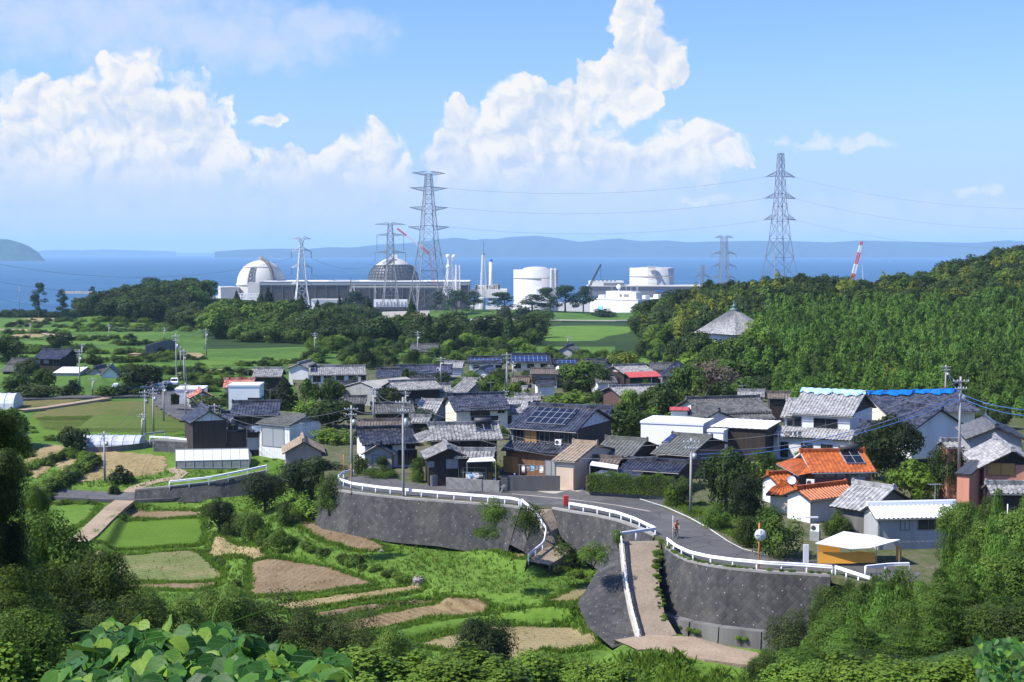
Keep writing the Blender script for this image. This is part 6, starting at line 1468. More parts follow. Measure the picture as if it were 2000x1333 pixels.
# ---- woods: nearest ones as single trees, the rest as one mass
def gn_mass(name, label, cat, pts, protos, seed=0):
    """pts: (x,y,z,w,h); instances of the unit trees scattered by geometry nodes"""
    me = bpy.data.meshes.new(name); me.from_pydata([p[:3] for p in pts], [], [])
    a = me.attributes.new('sc', 'FLOAT_VECTOR', 'POINT'); a.data.foreach_set('vector', [c for p in pts for c in (p[3], p[3], p[4])])
    o = link(name, me); tag(o, label, cat, kind='stuff')
    ng = bpy.data.node_groups.new(name, 'GeometryNodeTree'); ng.interface.new_socket('Geometry', in_out='INPUT', socket_type='NodeSocketGeometry'); ng.interface.new_socket('Geometry', in_out='OUTPUT', socket_type='NodeSocketGeometry')
    N_ = ng.nodes; L = ng.links; gi = N_.new('NodeGroupInput'); go = N_.new('NodeGroupOutput'); ip_ = N_.new('GeometryNodeInstanceOnPoints')
    jn = N_.new('GeometryNodeJoinGeometry')
    for pr in reversed(protos):
        oi = N_.new('GeometryNodeObjectInfo'); oi.inputs['Object'].default_value = pr; oi.inputs['As Instance'].default_value = True; L.new(oi.outputs['Geometry'], jn.inputs[0])
    na = N_.new('GeometryNodeInputNamedAttribute'); na.data_type = 'FLOAT_VECTOR'; na.inputs[0].default_value = 'sc'
    rv = N_.new('FunctionNodeRandomValue'); rv.data_type = 'FLOAT_VECTOR'; rv.inputs[0].default_value = (0, 0, 0); rv.inputs[1].default_value = (0.1, 0.1, 6.28)
    L.new(gi.outputs[0], ip_.inputs['Points']); L.new(jn.outputs[0], ip_.inputs['Instance']); ip_.inputs['Pick Instance'].default_value = True
    L.new(na.outputs[0], ip_.inputs['Scale']); L.new(rv.outputs[0], ip_.inputs['Rotation']); L.new(ip_.outputs[0], go.inputs[0])
    # the prototypes carry their own placement: reset it
    o.modifiers.new('scatter', 'NODES').node_group = ng
    return o
def proto_objs(k):
    """plain mesh carriers for the mass: hidden in no render layer, they are the meshes of trees already standing in the wood"""
    return KINDS[k]
def wood(region, step, kinds, label, name, group, mass_label, sizef, limit=295, seed=1, jit=.45):
    g = random.Random(seed); pts = []
    x0, x1, y0, y1 = region['box']; y = y0
    while y < y1:
        x = x0
        while x < x1:
            px, py = x+g.uniform(-jit, jit)*step, y+g.uniform(-jit, jit)*step; u = px/max(py, 1)*F+1000
            if region['test'](px, py, u): pts.append((px, py))
            x += step
        y += step
    zz = gz(np.array([p[0] for p in pts]), np.array([p[1] for p in pts]))
    pts = sorted([(px, py, float(z)) for (px, py), z in zip(pts, zz)], key=lambda p: p[1])
    rest = {}
    first = {}
    for i, (px, py, z) in enumerate(pts):
        k = kinds(px, py, g); w, h = sizef(px, py, k, g)
        if i < limit:
            o = plant(k, (px, py, z-.4), w, h, label(k) if callable(label) else label, 'tree', group, g.uniform(0, 6.28), parts=False, name=name(k) if callable(name) else name); first.setdefault(k, []).append(o)
        else: rest.setdefault(k, []).append((px, py, z-.4, w, h))
    return rest, len(pts)
CARRY = {}
def mass(rest, name, mass_label, cat='wood'):
    """one stuff object: all the remaining trees of a wood; meshes are joined point by point through geometry nodes"""
    vs = []; ks = []
    for k, l in rest.items():
        for p in l: vs.append(p); ks.append(k)
    me = bpy.data.meshes.new(name); me.from_pydata([p[:3] for p in vs], [], [])
    a = me.attributes.new('sc', 'FLOAT_VECTOR', 'POINT'); a.data.foreach_set('vector', [c for p in vs for c in (p[3], p[3], p[4])])
    names = sorted(set(ks)); idx = me.attributes.new('pick', 'INT', 'POINT'); off = {}; n = 0; protos = []
    for k in names:
        off[k] = n
        for full, crown, s in KINDS[k]: protos.append(full); n += 1
    idx.data.foreach_set('value', [off[k]+random.randrange(len(KINDS[k])) for k in ks])
    o = link(name, me); tag(o, mass_label, cat, kind='stuff')
    ng = bpy.data.node_groups.new(name, 'GeometryNodeTree'); ng.interface.new_socket('Geometry', in_out='INPUT', socket_type='NodeSocketGeometry'); ng.interface.new_socket('Geometry', in_out='OUTPUT', socket_type='NodeSocketGeometry')
    N_ = ng.nodes; L = ng.links; gi = N_.new('NodeGroupInput'); go = N_.new('NodeGroupOutput'); io = N_.new('GeometryNodeInstanceOnPoints'); jn = N_.new('GeometryNodeJoinGeometry')
    for full in reversed(protos):
        src = CARRY.get(full.name)
        if src is None:
            src = next(ob for ob in bpy.data.objects if ob.type == 'MESH' and ob.data == full) if any(ob.data == full for ob in bpy.data.objects if ob.type == 'MESH') else None
            if src is None: continue
            CARRY[full.name] = src
        oi = N_.new('GeometryNodeObjectInfo'); oi.transform_space = 'ORIGINAL'; oi.inputs['Object'].default_value = src; oi.inputs['As Instance'].default_value = True; L.new(oi.outputs['Geometry'], jn.inputs[0])
    def named(nm, ty):
        na = N_.new('GeometryNodeInputNamedAttribute'); na.data_type = ty; na.inputs[0].default_value = nm; return next(s for s in na.outputs if s.enabled and s.name == 'Attribute')
    rv = N_.new('FunctionNodeRandomValue'); rv.data_type = 'FLOAT_VECTOR'; rv.inputs[0].default_value = (0, 0, 0); rv.inputs[1].default_value = (.08, .08, 6.28)
    L.new(gi.outputs[0], io.inputs['Points']); L.new(jn.outputs[0], io.inputs['Instance']); io.inputs['Pick Instance'].default_value = True
    L.new(named('pick', 'INT'), io.inputs['Instance Index']); L.new(named('sc', 'FLOAT_VECTOR'), io.inputs['Scale']); L.new(rv.outputs[0], io.inputs['Rotation'])
    L.new(io.outputs[0], go.inputs[0]); o.modifiers.new('scatter', 'NODES').node_group = ng
    return o
# the wooded hill on the right
T_ = Pd(1434, 604, 318)
def hill_test(x, y, u):
    if u > 2080 or x < 24: return False
    if abs(x-T_.x) < 9 and T_.y-9 < y < T_.y+9: return False
    if abs(x-T_.x) < 12 and y < T_.y and y > T_.y-45: return False
    if u < 1330 and y < 345: return False
    if y < 318 and u < 1480: return False
    if y < 232+max(0, (1560-u))*.9: return False
    rx = ip(x, RIDGE)
    return (y < 520 or x > 60)
def hill_kind(x, y, g):
    u = x/y*F+1000; r = g.random()
    if y > 405+(u-1500)*.05 or u < 1430: return 'dark_tree' if r < .62 else ('olive_tree' if r < .85 else 'green_tree')
    if r < .80: return 'bamboo'
    return 'green_tree' if r < .9 else ('yellow_bamboo' if r < .915 else 'dark_tree')
def hill_size(x, y, k, g):
    s_ = .5+.5*min(1, max(0, (y-226)/70))
    if 'bamboo' in k: v_ = g.random(); return (3.6+4.4*v_)*(.5+.5*s_), (4.6+6.4*v_*g.uniform(.8, 1.1))*s_
    w = (g.uniform(5.5, 11) if y > 405 else g.uniform(4, 7.2))*s_; return w, w*g.uniform(.8, 1.05)
HL = {'bamboo': 'green bamboo clump on the steep right hillside', 'yellow_bamboo': 'yellowing bamboo clump on the right hillside', 'dark_tree': 'dark evergreen tree on the right hill', 'olive_tree': 'olive-green rounded tree on the right hill', 'green_tree': 'mid-green leafy tree on the right hill'}
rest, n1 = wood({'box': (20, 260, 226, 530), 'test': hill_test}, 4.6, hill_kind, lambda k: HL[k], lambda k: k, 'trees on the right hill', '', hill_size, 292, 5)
mass(rest, 'hill_wood', 'dense bamboo and evergreen wood covering the upper right hill')
# the belt of wood between the village and the power station
def belt_test(x, y, u):
    if not (340 < u < 1330): return False
    if u > 1045 and y > 640 and u < 1270: return False
    if y > (610 if u < 1010 else 690) and 735 < u < 1300: return False
    if y < 428: return y > 350 and 600 < u < 1300 and not (1045 < u < 1262 and y > 385)
    if u < 640 and y < 430+(640-u)*.25: return False
    if u < 420 and y < 560: return False
    if u < 640 and y > 625: return False
    if 1045 < u < 1262: return False
    if y > 690 and u < 560: return False
    return True
def belt_kind(x, y, g):
    r = g.random()
    if y < 428: return 'light_tree' if r < .4 else ('green_tree' if r < .8 else 'dark_tree')
    f = math.sin(x*.05+y*.013)+math.sin(x*.021-y*.03)
    if f > .8: return 'green_tree' if r < .7 else 'light_tree'
    return 'dark_tree' if r < .74 else ('green_tree' if r < .87 else ('olive_tree' if r < .92 else 'cedar_tree'))
def belt_size(x, y, k, g):
    u = x/y*F+1000; w = g.uniform(8, 14)*(.7 if y > 500 and 725 < u < 1020 else 1)*(.45 if y < 428 else (.8 if y < 480 else 1)); return (w*.6, w*1.1) if k == 'cedar_tree' else (w, w*g.uniform(.62, .85))
BL = {'dark_tree': 'dark evergreen tree in the wood between village and power station', 'green_tree': 'mid-green tree in the wood between village and power station', 'light_tree': 'fresh light-green tree in the wood behind the village', 'olive_tree': 'olive-brown tree in the wood behind the village', 'cedar_tree': 'pointed cedar in the wood behind the village'}
rest, n2 = wood({'box': (-190, 90, 350, 860), 'test': belt_test}, 8.2, belt_kind, lambda k: BL[k], lambda k: k, 'trees of the wood behind the village', '', belt_size, 292, 8)
mass(rest, 'belt_wood', 'dense dark wood reaching from the village to the power station')
# headland knoll on the left
def knoll_test(x, y, u): return ((u-285)/120)**2+((y-735)/105)**2 < 1 or (abs(u-120) < 130 and 905 < y < 960) or (180 < u < 345 and 820 < y < 870)
rest, n3 = wood({'box': (-330, -90, 600, 965), 'test': knoll_test}, 9.5, lambda x, y, g: 'dark_tree' if g.random() < .9 else 'green_tree', lambda k: 'dark rounded tree on the headland left of the domes' if k == 'dark_tree' else 'green tree on the headland left of the domes', lambda k: k, 'trees on the headland', '', lambda x, y, k, g: (g.uniform(11, 17), g.uniform(9, 12.5)) if y < 840 else (g.uniform(7, 12), g.uniform(4, 7)), 290, 9)
if rest: mass(rest, 'headland_wood', 'dark wood on the left headland')
print('WOODS', n1, n2, n3)
# single trees one can point to
for px, yt, w, D, lab in ((72, 553, 28, 900, 'pair of tall slender pines at the left shore'), (120, 566, 22, 900, 'small pine beside the white mast on the left shore'), (278, 543, 62, 900, 'big round pine crown standing above the headland'), (180, 560, 14, 910, 'lone little pine in the middle of the left shore'), (330, 566, 50, 870, 'green pine on the slope right of the headland crown'),
                          (470, 594, 30, 900, 'pine before the white annex of the first dome'), (502, 594, 44, 880, 'wide pine before the brown hall, left of the white pylon'), (430, 600, 26, 920, 'left pine below the pale service block'), (395, 600, 18, 930, 'thin pine on the grey rocks'), (690, 570, 60, 860, 'pine crown on top of the middle wood'),
                          (890, 568, 50, 930, 'dark pine right of the tallest pylon'), (925, 570, 40, 950, 'pine left of the small round tank'), (985, 572, 60, 960, 'pine right of the small round tank'), (1040, 576, 56, 960, 'dark pine at the foot of the domed tank'), (1105, 558, 60, 960, 'big dark pine left of the white office block'), (1140, 560, 46, 975, 'pine touching the white office block'), (1075, 562, 44, 965, 'pine in front of the small white fuel block'), (1350, 565, 40, 900, 'pine at the right end of the grey hall'), (850, 570, 30, 960, 'small pine at the foot of the tallest pylon'), (560, 600, 26, 900, 'bushy pine left of the white pylon base')):
    tree_px('pine_tree', px, yt, w, lab, D=D, sink=.5, group='shore pines')
for px, yt, w, D, k, lab in ((1180, 604, 60, 930, 'dark_shrub', 'dark shrub on the bank left of the white office block'), (1265, 600, 46, 900, 'dark_tree', 'tree hugging the right corner of the white office block'), (1020, 600, 60, 900, 'dark_shrub', 'dark shrub on the bank beside the coast road'), (1060, 604, 50, 890, 'shrub', 'green shrub mound above the coast road'), (980, 598, 40, 900, 'olive_shrub', 'olive shrub patch on the graded bank')):
    tree_px(k, px, yt, w, lab, D=D, sink=.5, group='bushes by the coast road')
VT = [  # village and field trees: kind, x, top, width, foot, label
 ('garden_bush', 816, 896, 30, 943, 'dense rounded evergreen bush at the bend of the street'), ('yellow_shrub', 958, 896, 40, 938, 'yellow-green clipped bush behind the long block wall'), ('garden_dark_bush', 1056, 880, 42, 926, 'dark garden tree in front of the solar array house'),
 ('garden_bush', 742, 912, 70, 934, 'low leafy bushes along the corner of the street'), ('olive_shrub', 704, 888, 42, 926, 'reddish olive bush at the corner of the white house'), ('garden_dark_bush', 745, 892, 22, 918, 'small dark tree before the slatted awning'),
 ('green_tree', 1222, 790, 92, 868, 'leafy green tree between the solar house and the white building'), ('light_tree', 1232, 762, 40, 830, 'slim light green tree above the white building'), ('green_tree', 1290, 752, 86, 835, 'bushy green tree behind the red balcony awning'), ('dark_tree', 1268, 810, 60, 858, 'dark tree touching the big white building'), ('light_shrub', 1275, 800, 80, 850, 'light green scrub above the big white building'),
 ('dry_tree', 1402, 706, 92, 790, 'greyish half bare tree at the foot of the hill'), ('green_tree', 1345, 715, 70, 800, 'green tree left of the greyish bare tree'), ('green_tree', 1460, 740, 80, 800, 'green tree behind the white gabled farmhouse'), ('light_shrub', 1640, 742, 130, 778, 'yellowish scrub behind the pale blue tarpaulin'),
 ('garden_dark_bush', 1424, 880, 112, 1010, 'tall dark evergreen by the street right of the lamp pole'), ('garden_dark_bush', 1462, 930, 70, 1050, 'dark ivy covered tree beside the orange house'), ('garden_bush', 1528, 1000, 110, 1096, 'big green bush at the roadside below the orange house'), ('garden_bush', 1400, 985, 50, 1035, 'green scrub on the bank beside the curve'), ('garden_bush', 1462, 1010, 60, 1070, 'leafy bush behind the road mirror'),
 ('garden_dark_bush', 1752, 815, 132, 955, 'large dark camphor tree right of the tarpaulin farmhouse'), ('garden_dark_bush', 1856, 872, 74, 985, 'dark bushy tree before the salmon walled house'), ('garden_dark_bush', 1712, 840, 70, 940, 'dark tree between the orange house and the camphor'), ('light_tree', 1790, 905, 90, 985, 'light green tree below the camphor'), ('garden_bush', 1600, 868, 110, 900, 'low green bushes in front of the tarpaulin farmhouse'), ('garden_bush', 1500, 880, 60, 935, 'green bush left of the orange roof'), ('light_shrub', 1478, 905, 70, 960, 'light scrub between lane and orange house'), ('shrub', 1690, 875, 60, 905, 'bush at the top of the lane behind the orange roof'),
 ('light_shrub', 1316, 948, 36, 990, 'bright green bush at the end of the clipped hedge'), ('garden_dark_bush', 1336, 935, 50, 990, 'dark bush behind the bright one at the hedge end'), ('garden_bush', 1640, 1000, 50, 1050, 'feathery green branch over the worn barn'),
 ('green_tree', 962, 730, 64, 790, 'round green tree in the middle of the village'), ('light_tree', 1000, 750, 50, 795, 'light green tree right of the round one'), ('green_tree', 1142, 708, 84, 768, 'leafy tree above the red-brown barn'), ('light_shrub', 1110, 766, 100, 806, 'overgrown light green patch left of the red-brown barn'), ('yellow_shrub', 1222, 690, 66, 722, 'pale yellow-green rounded shrub behind the pink gable'), ('dark_tree', 1175, 715, 40, 770, 'dark thin tree left of the pink gable'), ('shrub', 1020, 765, 60, 800, 'bush below the brown roofed house'),
 ('cedar_tree', 552, 740, 62, 802, 'dark pointed tree behind the black farmhouse'), ('green_tree', 600, 742, 50, 792, 'clipped conical tree, left one below the long grey house'), ('green_tree', 645, 740, 48, 792, 'clipped conical tree, right one below the long grey house'), ('dark_tree', 640, 784, 92, 838, 'broad dark tree left of the grey barn'), ('light_shrub', 600, 780, 60, 826, 'light green bamboo grass by the warehouse'), ('light_shrub', 650, 838, 90, 868, 'bright grassy bank right of the warehouse'), ('dark_tree', 470, 766, 90, 806, 'dark spreading pine behind the black barn'), ('olive_tree', 400, 775, 70, 812, 'olive tree at the road junction'), ('dark_tree', 515, 752, 40, 800, 'dark tree right of the black box house'),
 ('dark_tree', 12, 660, 66, 712, 'dark tree at the left edge behind the hamlet'), ('dark_tree', 112, 652, 44, 688, 'dark bushy tree behind the two storey hamlet house'), ('dark_tree', 182, 690, 34, 722, 'small dark tree right of the two storey hamlet house'), ('dark_tree', 262, 714, 86, 768, 'big dark twin crowned tree right of the hamlet'), ('dark_tree', 32, 730, 66, 776, 'dark tree left of the hamlet'), ('green_tree', 82, 722, 42, 768, 'green tree in front of the hamlet house'), ('olive_shrub', 70, 752, 104, 780, 'yellow-green garden shrubs below the hamlet'), ('dark_shrub', 140, 742, 40, 776, 'dark shrub under the metal roofed shed'), ('dark_shrub', 240, 752, 90, 776, 'dark clipped hedge at the car park'), ('shrub', 200, 755, 50, 778, 'shrub beside the hamlet entrance'), ('dark_tree', 50, 700, 50, 735, 'dark tree behind the grey hamlet wing'),
 ('dark_tree', 140, 836, 60, 886, 'leaning dark sapling before the silver tunnel'), ('dark_shrub', 232, 912, 50, 948, 'dark shrub below the lone pole in the field'), ('dark_shrub', 222, 948, 22, 968, 'small dark heap of brush beside the path'), ('green_tree', 20, 800, 60, 880, 'green tree at the left edge of the fields'),
 ('garden_dark_bush', 424, 976, 60, 1048, 'dark rounded bush above the green paddy'), ('garden_dark_bush', 512, 930, 100, 1010, 'broad dark bush between rail and field'), ('garden_dark_bush', 602, 898, 130, 985, 'spreading tree with a pale trunk left of the long wall'), ('garden_bush', 492, 1000, 66, 1060, 'leafy green bush on the bank above the paddy'), ('garden_bush', 545, 1032, 44, 1075, 'small bush at the end of the grassy bank'), ('light_shrub', 598, 978, 86, 1020, 'light green mound at the foot of the long wall'), ('garden_bush', 640, 930, 50, 1000, 'green bush at the left end of the long wall'), ('garden_bush', 460, 1005, 50, 1050, 'bush between the dark one and the leafy one'), ('garden_bush', 560, 985, 60, 1030, 'scrub in front of the spreading tree'),
 ('garden_bush', 966, 974, 58, 1024, 'ivy covered stump on the long wall'), ('garden_bush', 1030, 990, 62, 1044, 'dark bush inside the curling rail'), ('garden_bush', 950, 1030, 60, 1050, 'grassy scrub under the ivy covered stump'), ('garden_bush', 1116, 1050, 116, 1112, 'overgrown bushes below the red box wall'), ('garden_bush', 1160, 1062, 70, 1100, 'scrub at the foot of the steep left wall'), ('garden_bush', 1208, 1036, 24, 1062, 'little bush at the corner of the rail'),
]
for k, px, yt, w, by, lab in VT: tree_px(k, px, yt, w, lab, by=by, sink=.3, cat='tree' if 'tree' in k else 'shrub', group='trees and bushes around the village' if by < 965 else 'bushes among the fields')
FG = [ # near side: kind, x, top, width, D, label
 ('fine_dark_tree', 945, 1214, 120, 92, 'dark round tree in front of the stubble field'), ('fine_olive_shrub', 500, 1170, 150, 82, 'olive shrub above the big heart-shaped leaves'), ('fine_olive_shrub', 610, 1192, 130, 80, 'shrub second from the left in the row at the bottom'), ('fine_olive_shrub', 690, 1205, 120, 80, 'shrub third from the left in the row at the bottom'), ('fine_shrub', 762, 1226, 120, 78, 'right end shrub of the row at the bottom'), ('fine_shrub', 420, 1150, 140, 80, 'green shrub at the edge of the sparse paddy'), ('fine_shrub', 330, 1170, 150, 76, 'low green shrub below the brown strip'), ('fine_shrub', 250, 1150, 130, 74, 'tall green shrub left of the bare twig'),
 ('vine_mound', 760, 1290, 260, 46, 'vine covered mound at the bottom, left one'), ('vine_mound', 920, 1296, 240, 45, 'vine covered mound at the bottom, middle one'), ('vine_mound', 1070, 1284, 220, 48, 'vine covered mound at the bottom, right one'), ('vine_mound', 1180, 1312, 160, 44, 'low vine covered mound at the bottom right of centre'),
 ('fine_green_tree', -30, 800, 135, 34, 'green topped tall tree at the left edge'), ('fine_dark_tree', -34, 880, 130, 30, 'nearly black tree cut off by the left edge'), ('fine_green_tree', 55, 1012, 200, 48, 'olive-green tree in the lower left'), ('fine_green_tree', 180, 1090, 150, 46, 'smaller green tree in the lower left'), ('fine_shrub', 60, 1130, 220, 40, 'dense shrub at the lower left edge'), ('fine_shrub', 210, 1180, 200, 38, 'dense dark shrub left of the big leaves'), ('fine_shrub', 40, 1230, 240, 30, 'shrub in the lower left corner'), ('fine_shrub', 180, 1270, 200, 28, 'shrub beside the lower left corner'), ('vine_mound', 60, 1290, 260, 24, 'leafy vine mound in the lower left corner'), ('fine_green_tree', 60, 950, 60, 60, 'green tree behind the tall left edge tree'), ('fine_dark_tree', 70, 960, 50, 80, 'small dark tree by the left path'),
 ('fine_shrub', 360, 1215, 160, 34, 'shrub behind the big leaves'), ('fine_shrub', 470, 1240, 160, 30, 'dark shrub right behind the big leaves'), ('fine_dark_tree', 120, 1160, 120, 42, 'dark tree in the lower left thicket'), ('fine_dark_tree', -62, 950, 160, 30, 'black leafy mass under the tall left edge tree'), ('fine_shrub', -5, 1130, 170, 26, 'dark shrub in front of the two dark trunks'), ('fine_shrub', 10, 1210, 200, 25, 'low dark shrub in front of the two dark trunks'), ('fine_shrub', 5, 1060, 170, 30, 'dark shrub at the foot of the tall left edge tree'), ('vine_mound', 1700, 1300, 220, 40, 'dark leafy mound at the bottom edge under the bamboo'), ('vine_mound', 1830, 1298, 240, 36, 'broad leafy mound at the bottom edge left of the vine leaves'), ('vine_mound', 1580, 1310, 180, 44, 'low leafy mound at the bottom edge below the olive shrub'), ('fine_shrub', 1720, 1290, 150, 52, 'dark shrub at the bottom edge under the bamboo, left one'), ('fine_shrub', 1830, 1285, 170, 48, 'dark shrub at the bottom edge under the bamboo, middle one'), ('fine_shrub', 1930, 1280, 170, 46, 'dark shrub at the bottom edge under the bamboo, right one'), ('fine_shrub', 1620, 1300, 150, 60, 'green shrub at the bottom edge left of the bamboo'), ('fine_shrub', 620, 1290, 130, 36, 'shrub at the right of the big leaves')]
for k, px, yt, w, D, lab in FG: tree_px(k, px, yt, w, lab, D=D, sink=.3, cat='tree' if 'tree' in k else 'shrub', group='thicket in the foreground')
g_ = random.Random(21)
OUT = [(1560, 1290), (1600, 1230), (1640, 1165), (1680, 1128), (1740, 1108), (1800, 1090), (1850, 1072), (1890, 1035), (1930, 985), (1970, 985), (2010, 960), (2050, 940)]
for i in range(64):
    x = g_.uniform(1575, 2070); yb = float(np.interp(x, [p[0] for p in OUT], [p[1] for p in OUT])); t = (i/64)
    D = g_.uniform(56, 104) if i > 26 else g_.uniform(88, 108)
    yt = yb+g_.uniform(0, 30)+(108-D)*3.6*g_.uniform(.7, 1.1)
    if yt > 1330: continue
    kk = 'fine_bamboo' if i % 3 else ('fine_green_tree', 'fine_shrub')[i % 2]
    o = tree_px(kk, x, yt, g_.uniform(3.6, 5.4)/D*F, 'dense bright bamboo in the thicket at the lower right' if kk == 'fine_bamboo' else 'leafy broad bush among the bamboo at the lower right', D=D, sink=.6, cat='bamboo' if kk == 'fine_bamboo' else 'shrub', group='bamboo in the lower right' if kk == 'fine_bamboo' else 'leafy bushes among the bamboo')
for px, yt, w, D, k, lab in ((1556, 1195, 110, 104, 'fine_olive_shrub', 'olive shrub at the right end of the big curved wall'), (1500, 1268, 90, 100, 'fine_shrub', 'green shrub below the big curved wall'), (1560, 1270, 120, 92, 'fine_olive_shrub', 'shrub left of the bamboo thicket'), (1640, 1150, 100, 106, 'fine_shrub', 'leafy shrub over the broken rail'), (1880, 985, 90, 112, 'fine_green_tree', 'leafy tree in front of the salmon wall'), (1945, 975, 80, 114, 'fine_green_tree', 'green tree below the house at the right edge'), (1985, 1010, 80, 110, 'fine_shrub', 'shrub at the right edge under the tiled porch')):
    tree_px(k, px, yt, w, lab, D=D, sink=.4, cat='tree' if 'tree' in k else 'shrub', group='thicket in the lower right')

for px, yt, w, D, k, lab in ((1376, 650, 60, 306, 'dark_tree', 'dark tree under the left eave of the temple roof'), (1402, 664, 60, 303, 'green_tree', 'green tree in front of the temple, left of centre'), (1432, 662, 56, 303, 'green_tree', 'green tree in front of the temple, right of centre'), (1462, 650, 60, 305, 'green_tree', 'green tree under the right eave of the temple roof'), (1488, 622, 60, 309, 'light_tree', 'light tree hiding the right corner of the temple roof'),
    (1355, 640, 66, 320, 'dark_tree', 'dark tree left of the temple'), (1390, 690, 70, 290, 'green_tree', 'lower green tree below the temple, left one'), (1440, 690, 70, 290, 'bamboo', 'bamboo below the temple'), (1415, 705, 80, 282, 'green_tree', 'lower green tree below the temple, middle one'), (1480, 680, 70, 290, 'bamboo', 'bamboo below the right corner of the temple'), (1350, 690, 60, 300, 'light_tree', 'light green tree on the terrace left of the temple'), (1320, 668, 60, 330, 'dark_tree', 'dark tree at the edge of the hill wood')):
    tree_px(k, px, yt, w, lab, D=D, sink=.4, group='trees around the temple')
# gardens: shrubs and small trees that fill the gaps between the roofs
FOOT = []
for o in list(bpy.data.objects):
    if o.type == 'EMPTY' and o.get('group') == VILLAGE:
        xs = [(o.matrix_basis @ Vector(c)) for ch in o.children if ch.type == 'MESH' and ch.name.split('.')[0] in ('roof', 'lower_roof') for c in ch.bound_box]
        if xs: FOOT.append((min(p.x for p in xs)-.4, max(p.x for p in xs)+.4, min(p.y for p in xs)-.4, max(p.y for p in xs)+.4))
def free(x, y, r=1.0): return not any(a-r < x < b+r and c-r < y < d+r for a, b, c, d in FOOT)
gv = random.Random(77); n_ = 0; tries = 0
GK = (('shrub', 'green garden shrub between the village houses'), ('dark_shrub', 'dark garden shrub between the village houses'), ('light_shrub', 'light green garden growth between the village houses'), ('green_tree', 'small leafy garden tree between the village houses'), ('dark_tree', 'small dark garden tree between the village houses'), ('olive_shrub', 'olive garden shrub between the village houses'))
while n_ < 290 and tries < 9000:
    tries += 1; y = gv.uniform(186, 345)
    u = gv.uniform(640, 1960); x = (u-1000)*y/F
    if poly_sd(np.array([x]), np.array([y]), PLAT)[0] < 1.5 or not free(x, y): continue
    py = HOR+27*F/y
    if u < 700 and py > 830: continue
    if py > 868 and u > 1380 and u < 1660: continue
    k, lab = GK[gv.choices(range(6), (5, 4, 4, 3, 2, 2))[0]]
    w = gv.uniform(2.0, 4.2) if 'shrub' in k else gv.uniform(2.8, 4.6)
    hh = w*gv.uniform(.5, .75) if 'shrub' in k else w*gv.uniform(.85, 1.1)
    if y < 215: w, hh = w*.8, hh*.6
    plant(k, (x, y, ZV-.1), w, hh, lab, 'shrub' if 'shrub' in k else 'tree', 'garden plants between the village houses', parts=False); n_ += 1
# overgrown banks along the far terraces and below the fields
bank = []
for (x0, x1, y) in [(0, 330, 707), (170, 360, 691), (0, 180, 681), (150, 420, 725), (240, 470, 743), (330, 560, 731), (360, 560, 753), (20, 120, 635), (10, 150, 653), (120, 260, 665), (250, 400, 701), (210, 330, 673), (390, 600, 713), (0, 90, 663), (300, 420, 763), (0, 420, 640), (60, 330, 628), (150, 380, 646), (0, 200, 690)]:
    for i in range(int((x1-x0)/5)):
        if gv.random() < .25: continue
        p = hit(gv.uniform(x0, x1), y+gv.uniform(-1.5, 2.5)); s_ = gv.uniform(2.2, 5.0)*(p.y/450)**.5; bank.append((p.x, p.y, p.z-.3, s_, s_*gv.uniform(.35, .55)))
mass({'shrub': bank[::3], 'light_shrub': bank[1::3], 'dark_shrub': bank[2::3]}, 'bank_scrub', 'rough green scrub along the banks of the far terraces', 'scrub')
bank = []
for line, n, s0, s1 in (([(45, 925), (130, 890), (180, 905)], 16, 1.6, 3.0), ([(60, 985), (110, 955), (165, 918), (185, 900)], 34, 2.0, 3.6), ([(210, 985), (160, 985), (60, 990)], 14, 1, 2), ([(400, 1075), (440, 1110), (470, 1150), (480, 1185)], 22, .8, 1.6), ([(560, 1055), (640, 1085), (720, 1110), (800, 1135)], 26, 1.0, 1.9), ([(440, 1010), (500, 1050), (560, 1080)], 20, 1.2, 2.2), ([(0, 870), (40, 880), (60, 920)], 10, 2, 3.5), ([(380, 940), (460, 915), (550, 895)], 12, .7, 1.3), ([(50, 835), (90, 855), (150, 858)], 10, 1, 2), ([(1080, 1115), (1130, 1125), (1160, 1135)], 12, 1, 2)):
    L = px = [p[0] for p in line]; py_ = [p[1] for p in line]
    for i in range(n):
        t_ = gv.random()*(len(line)-1); j = int(t_); f_ = t_-j
        p = hit(px[j]+(px[j+1]-px[j])*f_+gv.uniform(-7, 7), py_[j]+(py_[j+1]-py_[j])*f_+gv.uniform(-5, 5)); s_ = gv.uniform(s0, s1); bank.append((p.x, p.y, p.z-.2, s_, s_*gv.uniform(.4, .65)))
mass({'shrub': bank[::2], 'light_shrub': bank[1::2]}, 'bank_scrub', 'leafy scrub on the banks between the near fields', 'scrub')
